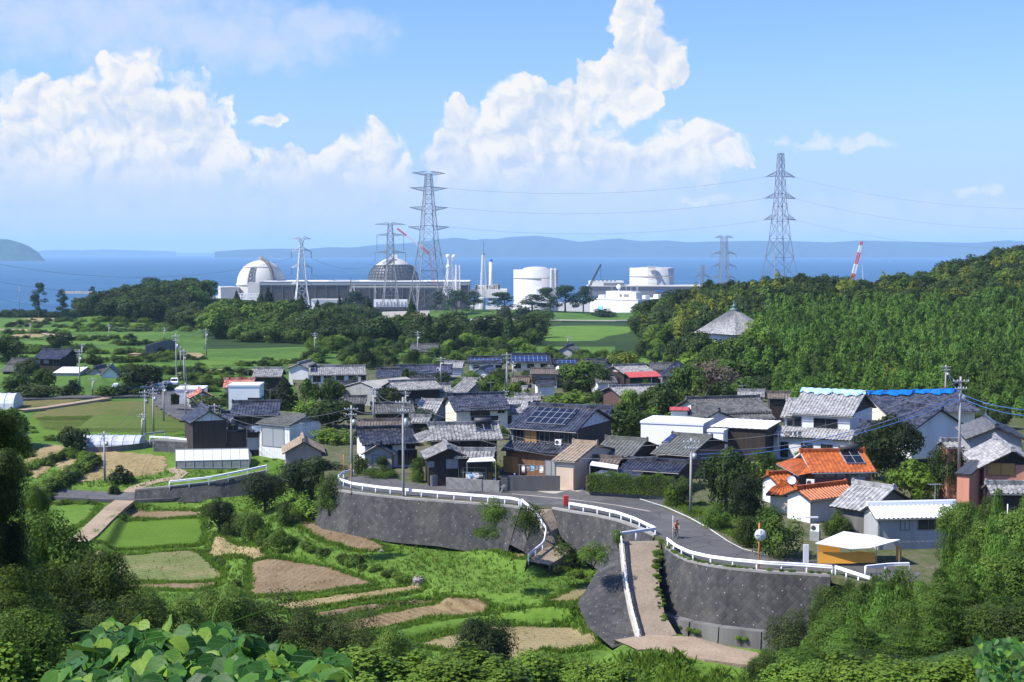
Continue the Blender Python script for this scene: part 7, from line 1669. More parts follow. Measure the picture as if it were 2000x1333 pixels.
# ------------------------------------------------------------------ guardrails
def guardrail(label, pts, h=.78, step=2.0, mat_='white_paint', flip=1):
    root = empty('guardrail', (0, 0, 0), 0, label, 'guardrail', 'white guardrails'); seg = [0]
    for a, c in zip(pts, pts[1:]): seg.append(seg[-1]+(c-a).length)
    L = seg[-1]
    def at(s):
        i = max(j for j in range(len(seg)) if seg[j] <= s+1e-6); i = min(i, len(pts)-2); return pts[i].lerp(pts[i+1], (s-seg[i])/max(1e-6, seg[i+1]-seg[i]))
    n = max(2, int(L/.6)); q = [at(L*i/n) for i in range(n+1)]; b = MB(); prev = None
    for i, p in enumerate(q):
        d = q[min(i+1, n)]-q[max(i-1, 0)]; d.z = 0; d.normalize(); nn = Vector((d.y, -d.x, 0))*flip
        pr = [p+nn*o_+Vector((0, 0, z_)) for o_, z_ in ((.06, h-.31), (.13, h-.27), (.13, h-.21), (.08, h-.16), (.13, h-.11), (.13, h-.05), (.06, h), (.02, h-.02), (.02, h-.29))]
        if prev:
            for j in range(len(pr)): k = (j+1) % len(pr); b.face([prev[j], pr[j], pr[k], prev[k]])
        else: b.face(pr)
        prev = pr
    b.face(prev[::-1]); b.build('rail', M[mat_], root)
    m_ = MB(); m_.tube((0, 0, -.5), (0, 0, h-.08), .075, n=8); me = m_.mesh('post', True); me.materials.append(M[mat_])
    k = max(1, round(L/step))
    for i in range(k+1): o = link('post', me, root); o.location = at(L*i/k)
    return root
Z = ZV+.03
GA = [P(x, y, Z) for x, y in [(690, 929), (672, 933), (662, 940), (664, 947), (690, 955.5), (740, 962.5), (800, 968.5), (870, 974.5), (940, 980), (1000, 985), (1014, 988)]]
guardrail('long white guardrail curving along the top of the left block wall', GA)
guardrail('white guardrail curling down beside the apron', [p+Vector((.12, 0, .08)) for p in AL], step=1.5, flip=-1)
guardrail('white guardrail starting at the red box above the dark wall', [P(x, y, Z) for x, y in [(1112, 995), (1160, 1003), (1205, 1013), (1240, 1025), (1280, 1044)]])
guardrail('short white guardrail across the head of the brown ramp', [P(1280, 1045, Z), P(1240, 1051, Z), P(1203, 1056, Z)], flip=-1)
guardrail('white guardrail running down the left edge of the brown ramp', [p+Vector((-.2, 0, .2)) for p in RL], step=1.6)
guardrail('white guardrail on top of the large curved wall', [P(x, y, Z) for x, y in [(1304, 1066), (1322, 1080), (1347, 1092), (1385, 1101), (1428, 1107), (1500, 1114), (1560, 1117), (1625, 1122)]])
guardrail('broken white guardrail slipping into the bamboo', [P(1632, 1122, Z), P(1668, 1134, Z-.1), P(1705, 1146, Z-.4)], step=1.2)
guardrail('short white guardrail in front of the orange sheeted stall', [P(1690, 1122, Z), P(1735, 1117, Z), P(1775, 1116, Z)])
guardrail('white guardrail on the low wall left of the bushes', [p+Vector((0, .45, 1.5+.35*(i+1))) for i, p in enumerate(hits([(330, 979), (410, 975), (470, 968), (520, 962)]))], step=2.4)
guardrail('white rail beside the lane bend behind the glasshouse', [p+Vector((0, .4, 1.2)) for p in hits([(292, 878), (330, 880), (370, 884), (394, 889)])], step=1.6)
guardrail('grey rail at the end of the silver tunnel', [p+Vector((0, 0, .2)) for p in hits([(276, 866), (284, 858), (322, 854)])], mat_='steel', step=1.6)
guardrail('white guardrail loop behind the tan roofed shed', [p+Vector((0, 0, .25)) for p in hits([(612, 868), (640, 866), (660, 873), (666, 884), (656, 894), (634, 905)])], step=1.6)
guardrail('low white fence along the hamlet car park', [p+Vector((0, 0, .5)) for p in hits([(216, 776), (250, 773), (286, 769)])], h=1.1, step=2.2)
# ------------------------------------------------------------------ utility poles
def make_pole():
    root = empty('utility_pole', (0, 0, 0)); b = MB(); b.tube((0, 0, -1), (0, 0, 10), .17, .11, 10); b.build('shaft', M['pole_concrete'], root, weld=True)
    for z, w in ((9.5, 1.7), (8.7, 1.3)):
        b = MB(); b.box((0, -.13, z), (w, .09, .1)); b.bar((-w*.35, -.13, z), (0, -.13, z-.5), .04); a = b.build('crossarm', M['steel'], root)
        for x in (-w*.45, -w*.2, w*.2, w*.45): c = MB(); c.tube((x, -.13, z+.05), (x, -.13, z+.18), .045, .03, 6); c.build('insulator', M['white_paint'], a)
    return root
POLE0 = make_pole()
def add_transformer(root):
    b = MB(); b.tube((.34, -.05, 7.2), (.34, -.05, 8.0), .24, .24, 12); b.tube((.34, -.05, 8.0), (.34, -.05, 8.06), .26, .1, 12)
    b.build('transformer', M['steel'], root, weld=True)
TOPS = {}; _first = [True]
def pole(key, px, yt, by, label, D=None, tr=False, rz=0, z=None):
    if D is None:
        p = P(px, by, ZV) if (by > 745 and px > 640 and z is None) else hit(px, by); D = p.y; zg = p.z
    else: p = Pd(px, by, D); zg = p.z
    h = (Pd(px, yt, D).z-zg); loc = (p.x, D, zg); s = (1, 1, h/10)
    if _first[0]: o = POLE0; _first[0] = False; o.location = loc; o.scale = s; o.rotation_euler = (0, 0, rz); tag(o, label, 'utility pole', 'utility poles')
    else: o = dup(POLE0, loc, rz, s, label, 'utility poles'); o['category'] = 'utility pole'
    if tr: add_transformer(o)
    TOPS[key] = Vector((p.x, D-.13, zg+h*.96)); return o
for a in [('a', 788, 776, 984, 'tall grey utility pole rising from the long left wall', 157, True), ('b', 687, 792, 931, 'utility pole at the street corner left of the white house'), ('c', 1349, 856, 1004, 'utility pole with aerial beside the clipped hedge'), ('d', 1873, 736, 912, 'tall utility pole with many wires in front of the blue tarpaulin', 150, True), ('e', 1846, 713, 790, 'utility pole behind the blue tarpaulin house', 235), ('f', 205, 843, 942, 'lone utility pole in the field beside the dirt path'), ('g', 284, 762, 854, 'utility pole with equipment beside the silver tunnel', None, True), ('h', 300, 758, 846, 'utility pole right beside the silver tunnel pole'), ('i', 320, 745, 824, 'utility pole at the road junction curve'), ('j', 278, 808, 856, 'short pole at the end of the silver tunnel'),
          ('k', 345, 652, 756, 'thin pole left of the tall dark one near the junction'), ('l', 360, 683, 757, 'tall dark utility pole above the white junction shed', None, True), ('m', 353, 677, 720, 'slim pole behind the tall dark one'), ('n', 363, 748, 822, 'pole in front of the white junction shed'), ('o', 420, 789, 880, 'utility pole before the black wooden barn', None, True), ('p', 156, 683, 761, 'utility pole in front of the hamlet house'), ('q', 160, 672, 700, 'small pole behind the hamlet house'), ('r', 213, 634, 666, 'pale pole standing on the far terraces'), ('s', 321, 640, 667, 'pole on the far terraces below the headland'), ('t', 403, 642, 696, 'pole at the foot of the middle wood'), ('u', 59, 631, 659, 'pale pole near the left edge of the far terraces'), ('v', 615, 650, 696, 'pole in the wood above the small white gable', 380), ('w', 861, 698, 750, 'T-shaped pole behind the violet solar panels', 272), ('x', 990, 689, 776, 'pole with transformer beside the solar pair', 262, True), ('y', 1002, 706, 742, 'small pole right of the transformer pole', 300), ('z', 984, 762, 829, 'pale pole in front of the solar array house'),
          ('A', 730, 756, 836, 'pole with cables before the brick-red house', None, True), ('B', 792, 765, 800, 'thin pole behind the brick-red house', 226), ('C', 816, 647, 705, 'slim white pole at the wood edge', 372), ('D', 1316, 716, 758, 'white pole beside the slate-blue hip roof'), ('E', 1358, 660, 690, 'white pole in the trees below the temple', 330), ('F', 1109, 656, 676, 'pole on the green slope below the coast road'), ('G', 181, 738, 775, 'short pole in the hamlet yard'), ('H', 38, 560, 600, 'pole on the left shore', 800), ('I', 1073, 714, 742, 'short pole in front of the right solar house', 290)]:
    pole(*a)
# wires between poles
def W2(a, c, lab, sag=.6, off=(0, 0, 0), m_='cable', r=.022): wire(lab, TOPS[a]+Vector(off), TOPS[c]+Vector(off), sag, r, m_, 14, 'overhead_wire', 'village wires')
for a, c, s in (('a', 'b', 1), ('a', 'A', .8), ('a', 'c', 2.2), ('b', 'o', 1.6), ('c', 'd', 1.5), ('d', 'e', .8), ('g', 'h', .3), ('g', 'f', 1.0), ('h', 'i', .5), ('i', 'n', .6), ('n', 'l', .6), ('l', 'k', .5), ('k', 't', 1), ('o', 'n', 1), ('x', 'w', .8), ('x', 'z', .8), ('p', 'q', .4), ('r', 's', .8), ('s', 't', .8), ('z', 'a', 1.0), ('A', 'x', 1.0)):
    names = {'a': 'tall wall pole', 'b': 'corner pole', 'c': 'hedge pole', 'd': 'blue tarpaulin pole', 'e': 'pole behind the tarpaulin', 'f': 'lone field pole', 'g': 'tunnel pole', 'h': 'second tunnel pole', 'i': 'junction curve pole', 'k': 'thin junction pole', 'l': 'tall dark pole', 'n': 'shed pole', 'o': 'barn pole', 'p': 'hamlet pole', 'q': 'small hamlet pole', 'r': 'pale terrace pole', 's': 'headland pole', 't': 'wood foot pole', 'w': 'T-shaped pole', 'x': 'transformer pole', 'z': 'pale pole', 'A': 'brick-red house pole'}
    W2(a, c, 'upper overhead wire from the %s to the %s' % (names[a], names[c]), s)
    W2(a, c, 'lower overhead wire from the %s to the %s' % (names[a], names[c]), s*1.25, (.3, 0, -.9))
for i, (oz, lab) in enumerate(((-1.6, 'upper'), (-2.0, 'lower'))):
    wire(lab+' blue cable from the tarpaulin pole to the hedge pole', TOPS['d']+Vector((0, 0, oz)), TOPS['c']+Vector((0, 0, oz+.2)), 1.3, .035, 'blue_cable', 18, 'overhead_cable', 'village wires')
    wire(lab+' blue cable from the tarpaulin pole to the right edge', TOPS['d']+Vector((0, 0, oz+.2)), Pd(2060, 800+i*14, 120), .6, .035, 'blue_cable', 14, 'overhead_cable', 'village wires')
wire('thin wire across the far left fields at the edge', Pd(-30, 838, 90), Pd(60, 846, 150), .5, .03, 'cable', 10, 'overhead_wire', 'village wires')
# ------------------------------------------------------------------ road mirror, red box, marker poles
t = empty('road_mirror', P(1482, 1113, ZV), 0, 'round road mirror seen from behind on an orange post', 'road mirror')
b = MB(); b.tube((0, 0, -.3), (0, 0, 4.0), .06, n=10); b.build('post', M['orange_paint'], t, weld=True)
b = MB(); c = Vector((.1, -.05, 3.0)); n = 24
for z0, r0, z1, r1 in ((0, .46, .03, .50), (.03, .50, .10, .42), (.10, .42, .14, .001)):
    for i in range(n):
        a0, a1 = 2*math.pi*i/n, 2*math.pi*(i+1)/n; f = lambda r, a, z: c+Vector((r*math.cos(a), -z, r*math.sin(a))); b.face([f(r0, a0, z0), f(r0, a1, z0), f(r1, a1, z1), f(r1, a0, z1)], smooth=True)
b.face([c+Vector((.46*math.cos(-2*math.pi*i/n), 0, .46*math.sin(-2*math.pi*i/n))) for i in range(n)]); b.build('mirror_back', M['mirror_face'], t, weld=True)
b = MB(); b.box(c+Vector((0, -.12, 0)), (.9, .03, .03)); b.box(c+Vector((0, -.12, 0)), (.03, .03, .9)); b.build('bracket', M['steel'], t)
t = empty('fire_hose_box', P(1105, 989, Z), R(8), 'red hose box standing at the start of the guardrail', 'hose box'); b = MB(); b.box((0, 0, .62), (.52, .38, 1.0)); b.build('cabinet', M['red_paint'], t); b = MB(); b.box((0, -.2, .62), (.44, .03, .86)); b.build('door', M['red_paint'], t); b = MB()
for s in (-1, 1): b.box((s*.2, 0, .06), (.06, .3, .14))
b.build('foot', M['dark_steel'], t)
for px, yt, yb, m_, lab in ((671, 888, 926, 'orange_paint', 'orange marker post at the bend behind the guardrail'), (686, 906, 962, 'salmon_wall', 'rusty thin post on the guardrail bend'), (1314, 1008, 1058, 'white_paint', 'thin white snow pole at the ramp head'), (1966, 985, 1084, 'white_paint', 'white striped pole in the bamboo at the right')):
    D = P(px, yb, ZV).y; o = Pd(px, yb, D); h = Pd(px, yt, D).z-o.z; mr = .02 if 'snow' in lab else .045; b = MB(); b.tube((0, 0, -.3), (0, 0, h), mr, n=8)
    for k in range(2): b.tube((0, 0, h*(.5+.3*k)), (0, 0, h*(.5+.3*k)+.1), mr*1.25, n=8)
    q = b.build('marker_post', M[m_], weld=True); q.location = o; tag(q, lab, 'marker post')
b = MB(); b.box((0, 0, .8), (.5, .25, .28), M=Matrix.Translation((0, 0, .7)) @ Matrix.Rotation(R(-40), 4, 'Y') @ Matrix.Scale(1, 4)); b.tube((-.35, 0, -.1), (-.1, 0, .6), .05); b.bar((-.3, 0, 0), (.25, 0, .9), .22, .12)
q = b.build('leaning_post', M['concrete']); q.location = P(983, 963, ZV); tag(q, 'leaning broken concrete post before the stained wall', 'post')
# ------------------------------------------------------------------ cyclist
O = P(1320, 1051, ZV+.03); YB = R(8)
t = empty('bicycle', O, YB, 'road bicycle under the rider in orange', 'bicycle'); b = MB()
def torus(b, c, r, w, n=28, m=6):
    c = Vector(c)
    for i in range(n):
        for j in range(m):
            q = []
            for di, dj in ((0, 0), (1, 0), (1, 1), (0, 1)):
                a, e = 2*math.pi*(i+di)/n, 2*math.pi*(j+dj)/m; rr_ = r+w*math.cos(e); q.append(c+Vector((w*math.sin(e), rr_*math.cos(a), rr_*math.sin(a))))
            b.face(q, smooth=True)
for y in (-.5, .5):
    b = MB(); torus(b, (0, y, .34), .33, .022); wh = b.build('wheel', M['black_rubber'], t, weld=True); s = MB()
    for i in range(10): a = i*.628; s.bar((0, y, .34), (0, y+.31*math.cos(a), .34+.31*math.sin(a)), .008)
    s.build('spokes', M['steel'], wh)
b = MB(); BBk = (0, .05, .3); SE = (0, .18, .82); HD = (0, -.38, .85)
for p, q in ((BBk, SE), (SE, HD), (BBk, (0, -.4, .74)), (BBk, (0, .5, .34)), (SE, (0, .5, .34)), (HD, (0, -.5, .34))): b.tube(p, q, .022, n=8)
b.build('frame', M['dark_steel'], t)
b = MB(); b.tube((-.21, -.44, .95), (.21, -.44, .95), .016); b.tube((0, -.38, .85), (0, -.43, .95), .016); 
for s in (-1, 1): b.tube((s*.21, -.44, .95), (s*.21, -.54, .86), .016)
b.build('handlebar', M['black_rubber'], t)
b = MB(); b.box((0, .2, .88), (.13, .26, .05)); b.tube(SE, (0, .19, .87), .016); b.build('saddle', M['black_rubber'], t)
b = MB(); b.tube((-.1, .05, .3), (.1, .05, .3), .02); b.bar((.09, .05, .3), (.09, .05, .13), .02); b.bar((-.09, .05, .3), (-.09, .05, .47), .02); b.box((.14, .05, .12), (.1, .08, .02)); b.box((-.14, .05, .48), (.1, .08, .02)); b.build('crank', M['steel'], t)
def skin(name, verts, edges, radii, mats, parent, sub=1):
    me = bpy.data.meshes.new(name); me.from_pydata(verts, edges, []); o = link(name, me, parent, mats)
    o.modifiers.new('skin', 'SKIN'); ly = me.skin_vertices if len(me.skin_vertices) else None
    if not me.skin_vertices:
        bm = bmesh.new(); bm.from_mesh(me); bm.verts.layers.skin.verify(); bm.to_mesh(me); bm.free()
    for i, r in enumerate(radii): me.skin_vertices[0].data[i].radius = (r, r)
    me.skin_vertices[0].data[0].use_root = True
    s = o.modifiers.new('sub', 'SUBSURF'); s.levels = s.render_levels = sub
    for p in me.polygons: p.use_smooth = True
    return o
t = empty('person', O, YB, 'cyclist in orange jersey and dark shorts leaning forward on a bicycle', 'person')
V = [(0, .19, .96), (0, .08, 1.14), (0, -.06, 1.32), (0, -.14, 1.42), (0, -.2, 1.49), (0, -.24, 1.6), (0, -.26, 1.68)]; Rr = [.13, .125, .145, .09, .052, .095, .07]; E = [(i, i+1) for i in range(6)]
for s, kz in ((1, 0), (-1, 1)):
    i = len(V); V += [(s*.19, -.08, 1.37), (s*.25, -.26, 1.17), (s*.215, -.43, 1.0), (s*.21, -.48, .965)]; Rr += [.058, .043, .033, .036]; E += [(3, i), (i, i+1), (i+1, i+2), (i+2, i+3)]
    for f in range(4): V.append((s*(.17+.026*f), -.525-.005*(f % 2), .935)); Rr.append(.010); E.append((i+3, len(V)-1))
    V.append((s*.165, -.47, .945)); Rr.append(.011); E.append((i+3, len(V)-1))
    kn = (s*.11, -.28, .66 if not kz else .88); an = (s*.12, .1, .2 if not kz else .56); i = len(V); V += [(s*.09, .13, .9), kn, an, (s*.12, -.06, an[2]-.07)]; Rr += [.088, .062, .04, .036]; E += [(0, i), (i, i+1), (i+1, i+2), (i+2, i+3)]
skin('body', V, E, Rr, M['skin'], t)
skin('jersey', [(0, .17, 1.0), (0, .08, 1.14), (0, -.06, 1.32), (0, -.13, 1.41), (.19, -.08, 1.37), (.24, -.2, 1.23), (-.19, -.08, 1.37), (-.24, -.2, 1.23)], [(0, 1), (1, 2), (2, 3), (3, 4), (4, 5), (3, 6), (6, 7)], [.145, .142, .162, .10, .072, .056, .072, .056], M['jersey'], t)
skin('shorts', [(0, .2, .95), (.095, .13, .9), (.108, -.16, .73), (-.095, .13, .9), (-.108, -.16, .88)], [(0, 1), (1, 2), (0, 3), (3, 4)], [.142, .102, .078, .102, .078], M['shorts'], t)
b = MB(); b.lathe([(.105, -.02), (.112, .03), (.09, .09), (.04, .125), (0, .13)], 16, (0, -.25, 1.67)); b.build('helmet', M['maroon_wall'], t, weld=True)
b = MB()
for s in (-1, 1): b.box((s*.035, -.345, 1.62), (.022, .01, .012))
b.build('eyes', M['black_rubber'], t)
b = MB(); b.box((0, -.355, 1.59), (.02, .03, .035)); b.build('nose', M['skin'], t); b = MB(); b.box((0, -.345, 1.555), (.045, .008, .01)); b.build('mouth', M['maroon_wall'], t)
for s, z in ((1, .13), (-1, .49)): b = MB(); b.box((s*.13, -.05, z+.02), (.085, .24, .07)); b.build('shoe', M['black_rubber'], t)
# ------------------------------------------------------------------ vehicles
def car(label, loc, rz, mat_, L_=3.4, Wd=1.5, H_=1.5, truck=False, cat='car'):
    root = empty('kei_truck' if truck else 'parked_car', loc, rz, label, cat, 'parked vehicles'); b = MB(); hw = Wd/2
    if truck: prof = [(-L_/2, .35), (-L_/2, 1.0), (-L_/2+.35, H_), (-L_/2+1.25, H_), (-L_/2+1.35, .8), (L_/2, .8), (L_/2, .4)]
    else: prof = [(-L_/2, .3), (-L_/2, .75), (-L_/2+.75, .88), (-L_/2+1.2, H_-.05), (-.1, H_), (L_/2-.6, H_-.05), (L_/2-.05, .85), (L_/2, .35)]
    n = len(prof); tap = lambda z: hw*(1 if z < .9 else .88)
    for i in range(n): (x0, z0), (x1, z1) = prof[i], prof[(i+1) % n]; b.face([(x0, -tap(z0), z0), (x0, tap(z0), z0), (x1, tap(z1), z1), (x1, -tap(z1), z1)])
    for s in (-1, 1): b.face([(x, s*tap(z), z) for x, z in prof][::s])
    if truck:
        for s in (-1, 1): b.box((.75, s*(hw-.03), .95), (L_/2-.15, .06, .3))
        b.box((L_/2-.03, 0, .95), (.06, Wd, .3))
    b.build('body', M[mat_], root); g = MB()
    if truck:
        for s in (-1, 1): g.face([(-L_/2+.28, s*hw*.965, 1.0), (-L_/2+1.1, s*hw*.965, 1.0), (-L_/2+1.1, s*hw*.89, H_-.14), (-L_/2+.42, s*hw*.89, H_-.14)])
        g.face([(-L_/2-.0, -hw*.8, 1.06), (-L_/2-.0, hw*.8, 1.06), (-L_/2+.27, hw*.75, H_-.1), (-L_/2+.27, -hw*.75, H_-.1)])
    else:
        for s in (-1, 1): g.face([(-L_/2+.95, s*hw*.99, .92), (L_/2-.35, s*hw*.99, .92), (L_/2-.7, s*hw*.895, H_-.13), (-L_/2+1.3, s*hw*.895, H_-.13)])
        g.face([(-L_/2+.78, -hw*.85, .92), (-L_/2+.78, hw*.85, .92), (-L_/2+1.14, hw*.8, H_-.1), (-L_/2+1.14, -hw*.8, H_-.1)]); g.face([(L_/2-.02, -hw*.8, .95), (L_/2-.02, hw*.8, .95), (L_/2-.5, hw*.8, H_-.1), (L_/2-.5, -hw*.8, H_-.1)])
    g.build('window', M['glass'], root)
    for x in (-L_/2+.6, L_/2-.65):
        for s in (-1, 1): w = MB(); w.tube((x, s*(hw-.16), .28), (x, s*(hw+.01), .28), .28, .28, 16); wl = w.build('wheel', M['black_rubber'], root, weld=True); r_ = MB(); r_.tube((x, s*(hw), .28), (x, s*(hw+.02), .28), .16, .16, 12); r_.build('rim', M['steel'], wl)
    for s in (-1, 1): h_ = MB(); h_.box((-L_/2-.01, s*hw*.7, .66), (.04, .26, .14)); h_.build('headlight', M['white_paint'], root)
    return root
car('white kei truck parked before the white warehouse', P(512, 858, 37.45), R(200), 'white_paint', truck=True, H_=1.75, cat='truck')
for px, py, rz, m_, tr, lab in ((236, 771, 5, 'white_paint', True, 'small white truck beside the low fence'), (306, 768, 15, 'steel', False, 'silver car in the hamlet car park'), (322, 764, 25, 'white_paint', False, 'white car at the back of the hamlet car park'), (300, 774, 190, 'dark_steel', False, 'dark car at the front of the hamlet car park'), (341, 757, 100, 'white_paint', False, 'white car on the road above the junction shed')):
    p = hit(px, py); car(lab, (p.x, p.y, p.z+.45), R(rz), m_, truck=tr, H_=1.75 if tr else 1.5, cat='truck' if tr else 'car')
p = hit(384, 857); b = MB(); 
t = empty('parabolic_dish', (p.x, p.y, p.z+.3), 0, 'round white dish standing by the lane bend', 'dish'); b = MB(); dish(b, (0, 0, 1.0), .75, (-.2, -1, .2)); b.tube((0, .1, -.3), (0, .05, 1), .06); b.build('reflector', M['white_paint'], t, weld=True)
# ------------------------------------------------------------------ greenhouses, tunnel, stall
p0 = hit(328, 917); g0 = p0.z+.1; t = empty('greenhouse', (0, 0, 0), 0, 'long greenhouse with pale film roof in the green field', 'greenhouse'); D = p0.y
def gp(px, y, d): q = Pd(px, y, D); return Vector((q.x, D+d, q.z))
L0, L1 = gp(343, 901, 0), gp(486, 898, 0); b0 = gz1(L0.x, D)-.3; Lb0, Lb1 = Vector((L0.x, D, b0)), Vector((L1.x, D, b0)); R0, R1 = gp(334, 884, 2.6), gp(478, 881.5, 2.6); K0, K1 = Vector((L0.x-.55, D+5.2, L0.z)), Vector((L1.x-.55, D+5.2, L1.z)); Kb0, Kb1 = Vector((K0.x, K0.y, b0)), Vector((K1.x, K1.y, b0))
b = MB(); b.face([L0, L1, R1, R0]); b.face([K1, K0, R0, R1]); b.build('roof', M['glasshouse'], t); b = MB(); b.face([Lb0, Lb1, L1, L0]); b.build('side_wall', M['glasshouse_side'], t); b = MB(); b.face([Kb1, Kb0, K0, K1]); b.build('side_wall', M['glasshouse_side'], t)
b = MB(); b.face([Kb0, Lb0, L0, R0, K0]); b.build('end_wall', M['glasshouse'], t); b = MB(); b.face([Lb1, Kb1, K1, R1, L1]); b.build('end_wall', M['glasshouse'], t); b = MB()
for i in range(9):
    s = i/8; b.bar(L0.lerp(L1, s)+Vector((0, -.02, 0)), R0.lerp(R1, s)+Vector((0, 0, .02)), .05); b.bar(Lb0.lerp(Lb1, s)+Vector((0, -.03, 0)), L0.lerp(L1, s)+Vector((0, -.03, 0)), .05)
b.bar(R0, R1, .18); b.bar(L0, L1, .08); b.bar(Lb0+Vector((0, -.05, .5)), Lb1+Vector((0, -.05, .5)), .06); b.build('frame', M['steel'], t)
def tunnel(label, px0, px1, yt, yb, r, name='plastic_tunnel', along=True, mats=('film', 'steel')):
    p = hit((px0+px1)/2, yb); D = p.y; t = empty(name, (0, 0, 0), 0, label, 'greenhouse'); x0, x1 = Pd(px0, yb, D).x, Pd(px1, yb, D).x; h = Pd(0, yt, D).z-Pd(0, yb, D).z; n = 10; z0 = Pd(0, yb, D).z-.15
    b = MB(); N_ = int(abs(x1-x0)/.8); prev = None; rg = random.Random(3)
    for i in range(N_+1):
        x = x0+(x1-x0)*i/N_; sg = 1-.05*(i % 2)-.02*rg.random(); row = [Vector((x, D+r-r*math.cos(math.pi*j/n), z0+(h+.15)*sg*math.sin(math.pi*j/n)**.75)) for j in range(n+1)]
        if prev:
            for j in range(n): b.face([prev[j], row[j], row[j+1], prev[j+1]], smooth=False)
        prev = row
        if i in (0, N_): b.face(row if i else row[::-1])
    b.build('film_cover', M[mats[0]], t); b = MB()
    for i in range(0, N_+1, 2):
        x = x0+(x1-x0)*i/N_; row = [Vector((x, D+r-(r+.02)*math.cos(math.pi*j/n), z0+(h+.17)*math.sin(math.pi*j/n)**.75)) for j in range(n+1)]; b.path(row, .03, 4)
    b.build('hoop', M[mats[1]], t)
tunnel('silver plastic tunnel with wrinkled film along the field edge', 152, 271, 853, 878, 2.2)
tunnel('rounded grey polytunnel cut off by the left edge', -30, 26, 770, 800, 2.6, mats=('glasshouse', 'steel'))
# clipped hedge
def hedge(label, px, h, wd, z, seed, n=9000, mat_='leaf_mid', leaf=.13):
    q = [P(x, y, z) for x, y in px]; g = np.random.default_rng(seed); segs = [(c-a).length for a, c in zip(q, q[1:])]; k = g.choice(len(segs), n, p=np.array(segs)/sum(segs)); t_ = g.uniform(0, 1, n)
    A = np.array(q)[k]; B_ = np.array(q)[k+1]; c = A+(B_-A)*t_[:, None]; d = unit(B_-A); nn = np.stack([-d[:, 1], d[:, 0], 0*t_], 1); face = g.uniform(0, 1, n); hh = h*(1+.1*np.sin(c[:, 0]*1.3)+.06*np.sin(c[:, 0]*3.7))
    f = face < .5; off = np.where(f, 0, np.where(face < .88, g.uniform(0, wd, n), wd)); zz = np.where(f, g.uniform(0, 1, n)*hh, np.where(face < .88, hh, g.uniform(0, 1, n)*hh)); C = c+nn*(off+g.normal(size=n)*.1)[:, None]; C[:, 2] = z+zz+g.normal(size=n)*.08
    N_ = np.where(f[:, None], -nn, np.array([[0, 0, 1.0]]))+g.normal(size=(n, 3))*.5; tone = np.clip(.45+.22*np.sin(C[:, 0]*1.7)*np.sin(C[:, 2]*3+C[:, 0])+g.normal(size=n)*.18, 0, 1)
    o = link('hedge', leaf_mesh('hedge', C, N_, leaf*g.uniform(.7, 1.3, n), .6, [mat_], tone, rng=g)); tag(o, label, 'hedge')
    b = MB()
    for a, c_ in zip(q, q[1:]):
        m_ = (a+c_)/2; dd = (c_-a); b.box((m_.x, m_.y+wd/2, z+h*.45), (dd.length*.98, wd*.75, h*.85), math.atan2(dd.y, dd.x))
    b.build('core', M['bark'], o); return o
hedge('long clipped green hedge on a low stone wall by the street', [(1146, 960), (1200, 963), (1260, 967), (1312, 970)], 1.9, 1.3, ZV+.5, 5, 14000)
hedge('small dark clipped hedge at the white junction shed', [(334, 790), (348, 790)], 1.5, 1.2, 37.6, 6, 1500, 'leaf_dark', .2)
# white canopy stall with orange sheets
t = empty('market_stall', (0, 0, 0), 0, 'stall with white tarpaulin roof and orange sheet walls by the road', 'stall'); D = P(1660, 1104, ZV).y
def sp_(px, y, d): q = Pd(px, y, D+d); return q
b = MB(); F0, F1, F2 = sp_(1592, 1061, -.6), sp_(1662, 1072, -.9), sp_(1700, 1070, -.9); F3 = sp_(1758, 1054, -.4); T0, T1, T2, T3 = sp_(1648, 1038, 3), sp_(1675, 1042, 3.2), sp_(1712, 1047, 3.4), sp_(1735, 1054, 3.2)
b.face([F0, F1, T1, T0]); b.face([F1, F2, T2, T1]); b.face([F2, F3, T3, T2]); e = Vector((0, 0, -.06))
for p, q in ((F0, F1), (F1, F2), (F2, F3)): b.face([p+e, q+e, q, p])
b.build('canopy', M['white_sheet'], t)
b = MB(); G = [(1597, 1078, 1101), (1630, 1079, 1101), (1662, 1079, 1101), (1678, 1077, 1100), (1710, 1080, 1099)]
for (x0, y0, z0), (x1, y1, z1) in zip(G, G[1:]): b.face([sp_(x0, z0, -.5), sp_(x1, z1, -.5), sp_(x1, y1, -.35), sp_(x0, y0, -.35)]); b.face([sp_(x1, z1, -.48), sp_(x0, z0, -.48), sp_(x0, y0, -.33), sp_(x1, y1, -.33)])
b.build('front_sheet', M['orange_sheet'], t)
b = MB(); b.face([sp_(1597, 1101, 2.5), sp_(1640, 1101, 2.5), sp_(1640, 1062, 2.5), sp_(1597, 1060, 2.5)]); b.build('back_sheet', M['orange_sheet'], t); b = MB(); b.face([sp_(1750, 1096, 1), sp_(1761, 1096, 1), sp_(1761, 1066, 1), sp_(1750, 1066, 1)]); b.build('back_sheet', M['orange_sheet'], t)
for x in (1597, 1662, 1712, 1756): b = MB(); b.bar(sp_(x, 1102, -.3), sp_(x, 1062, -.3), .07); b.build('pole', M['steel'], t)
for px, py, w, h, lab in ((1574, 1100, .45, 1.6, 'white panel leaning beside the orange stall'), (1585, 1012, 1.2, .12, 'white board lying below the orange lean-to')):
    b = MB(); b.box((0, 0, h/2), (w, .2, h)); o = b.build('board', M['white_paint']); o.location = P(px, py, ZV) if py > 1050 else Pd(px, py, 133); tag(o, lab, 'board')
ac_stand = empty('outdoor_unit', P(1592, 1056, ZV), R(-30), 'grey outdoor machine beside the stall roof', 'machine'); ac_unit(ac_stand, (0, 0, 1.2)); b = MB(); b.box((0, 0, .45), (.9, .5, .9)); b.build('stand', M['steel'], ac_stand)
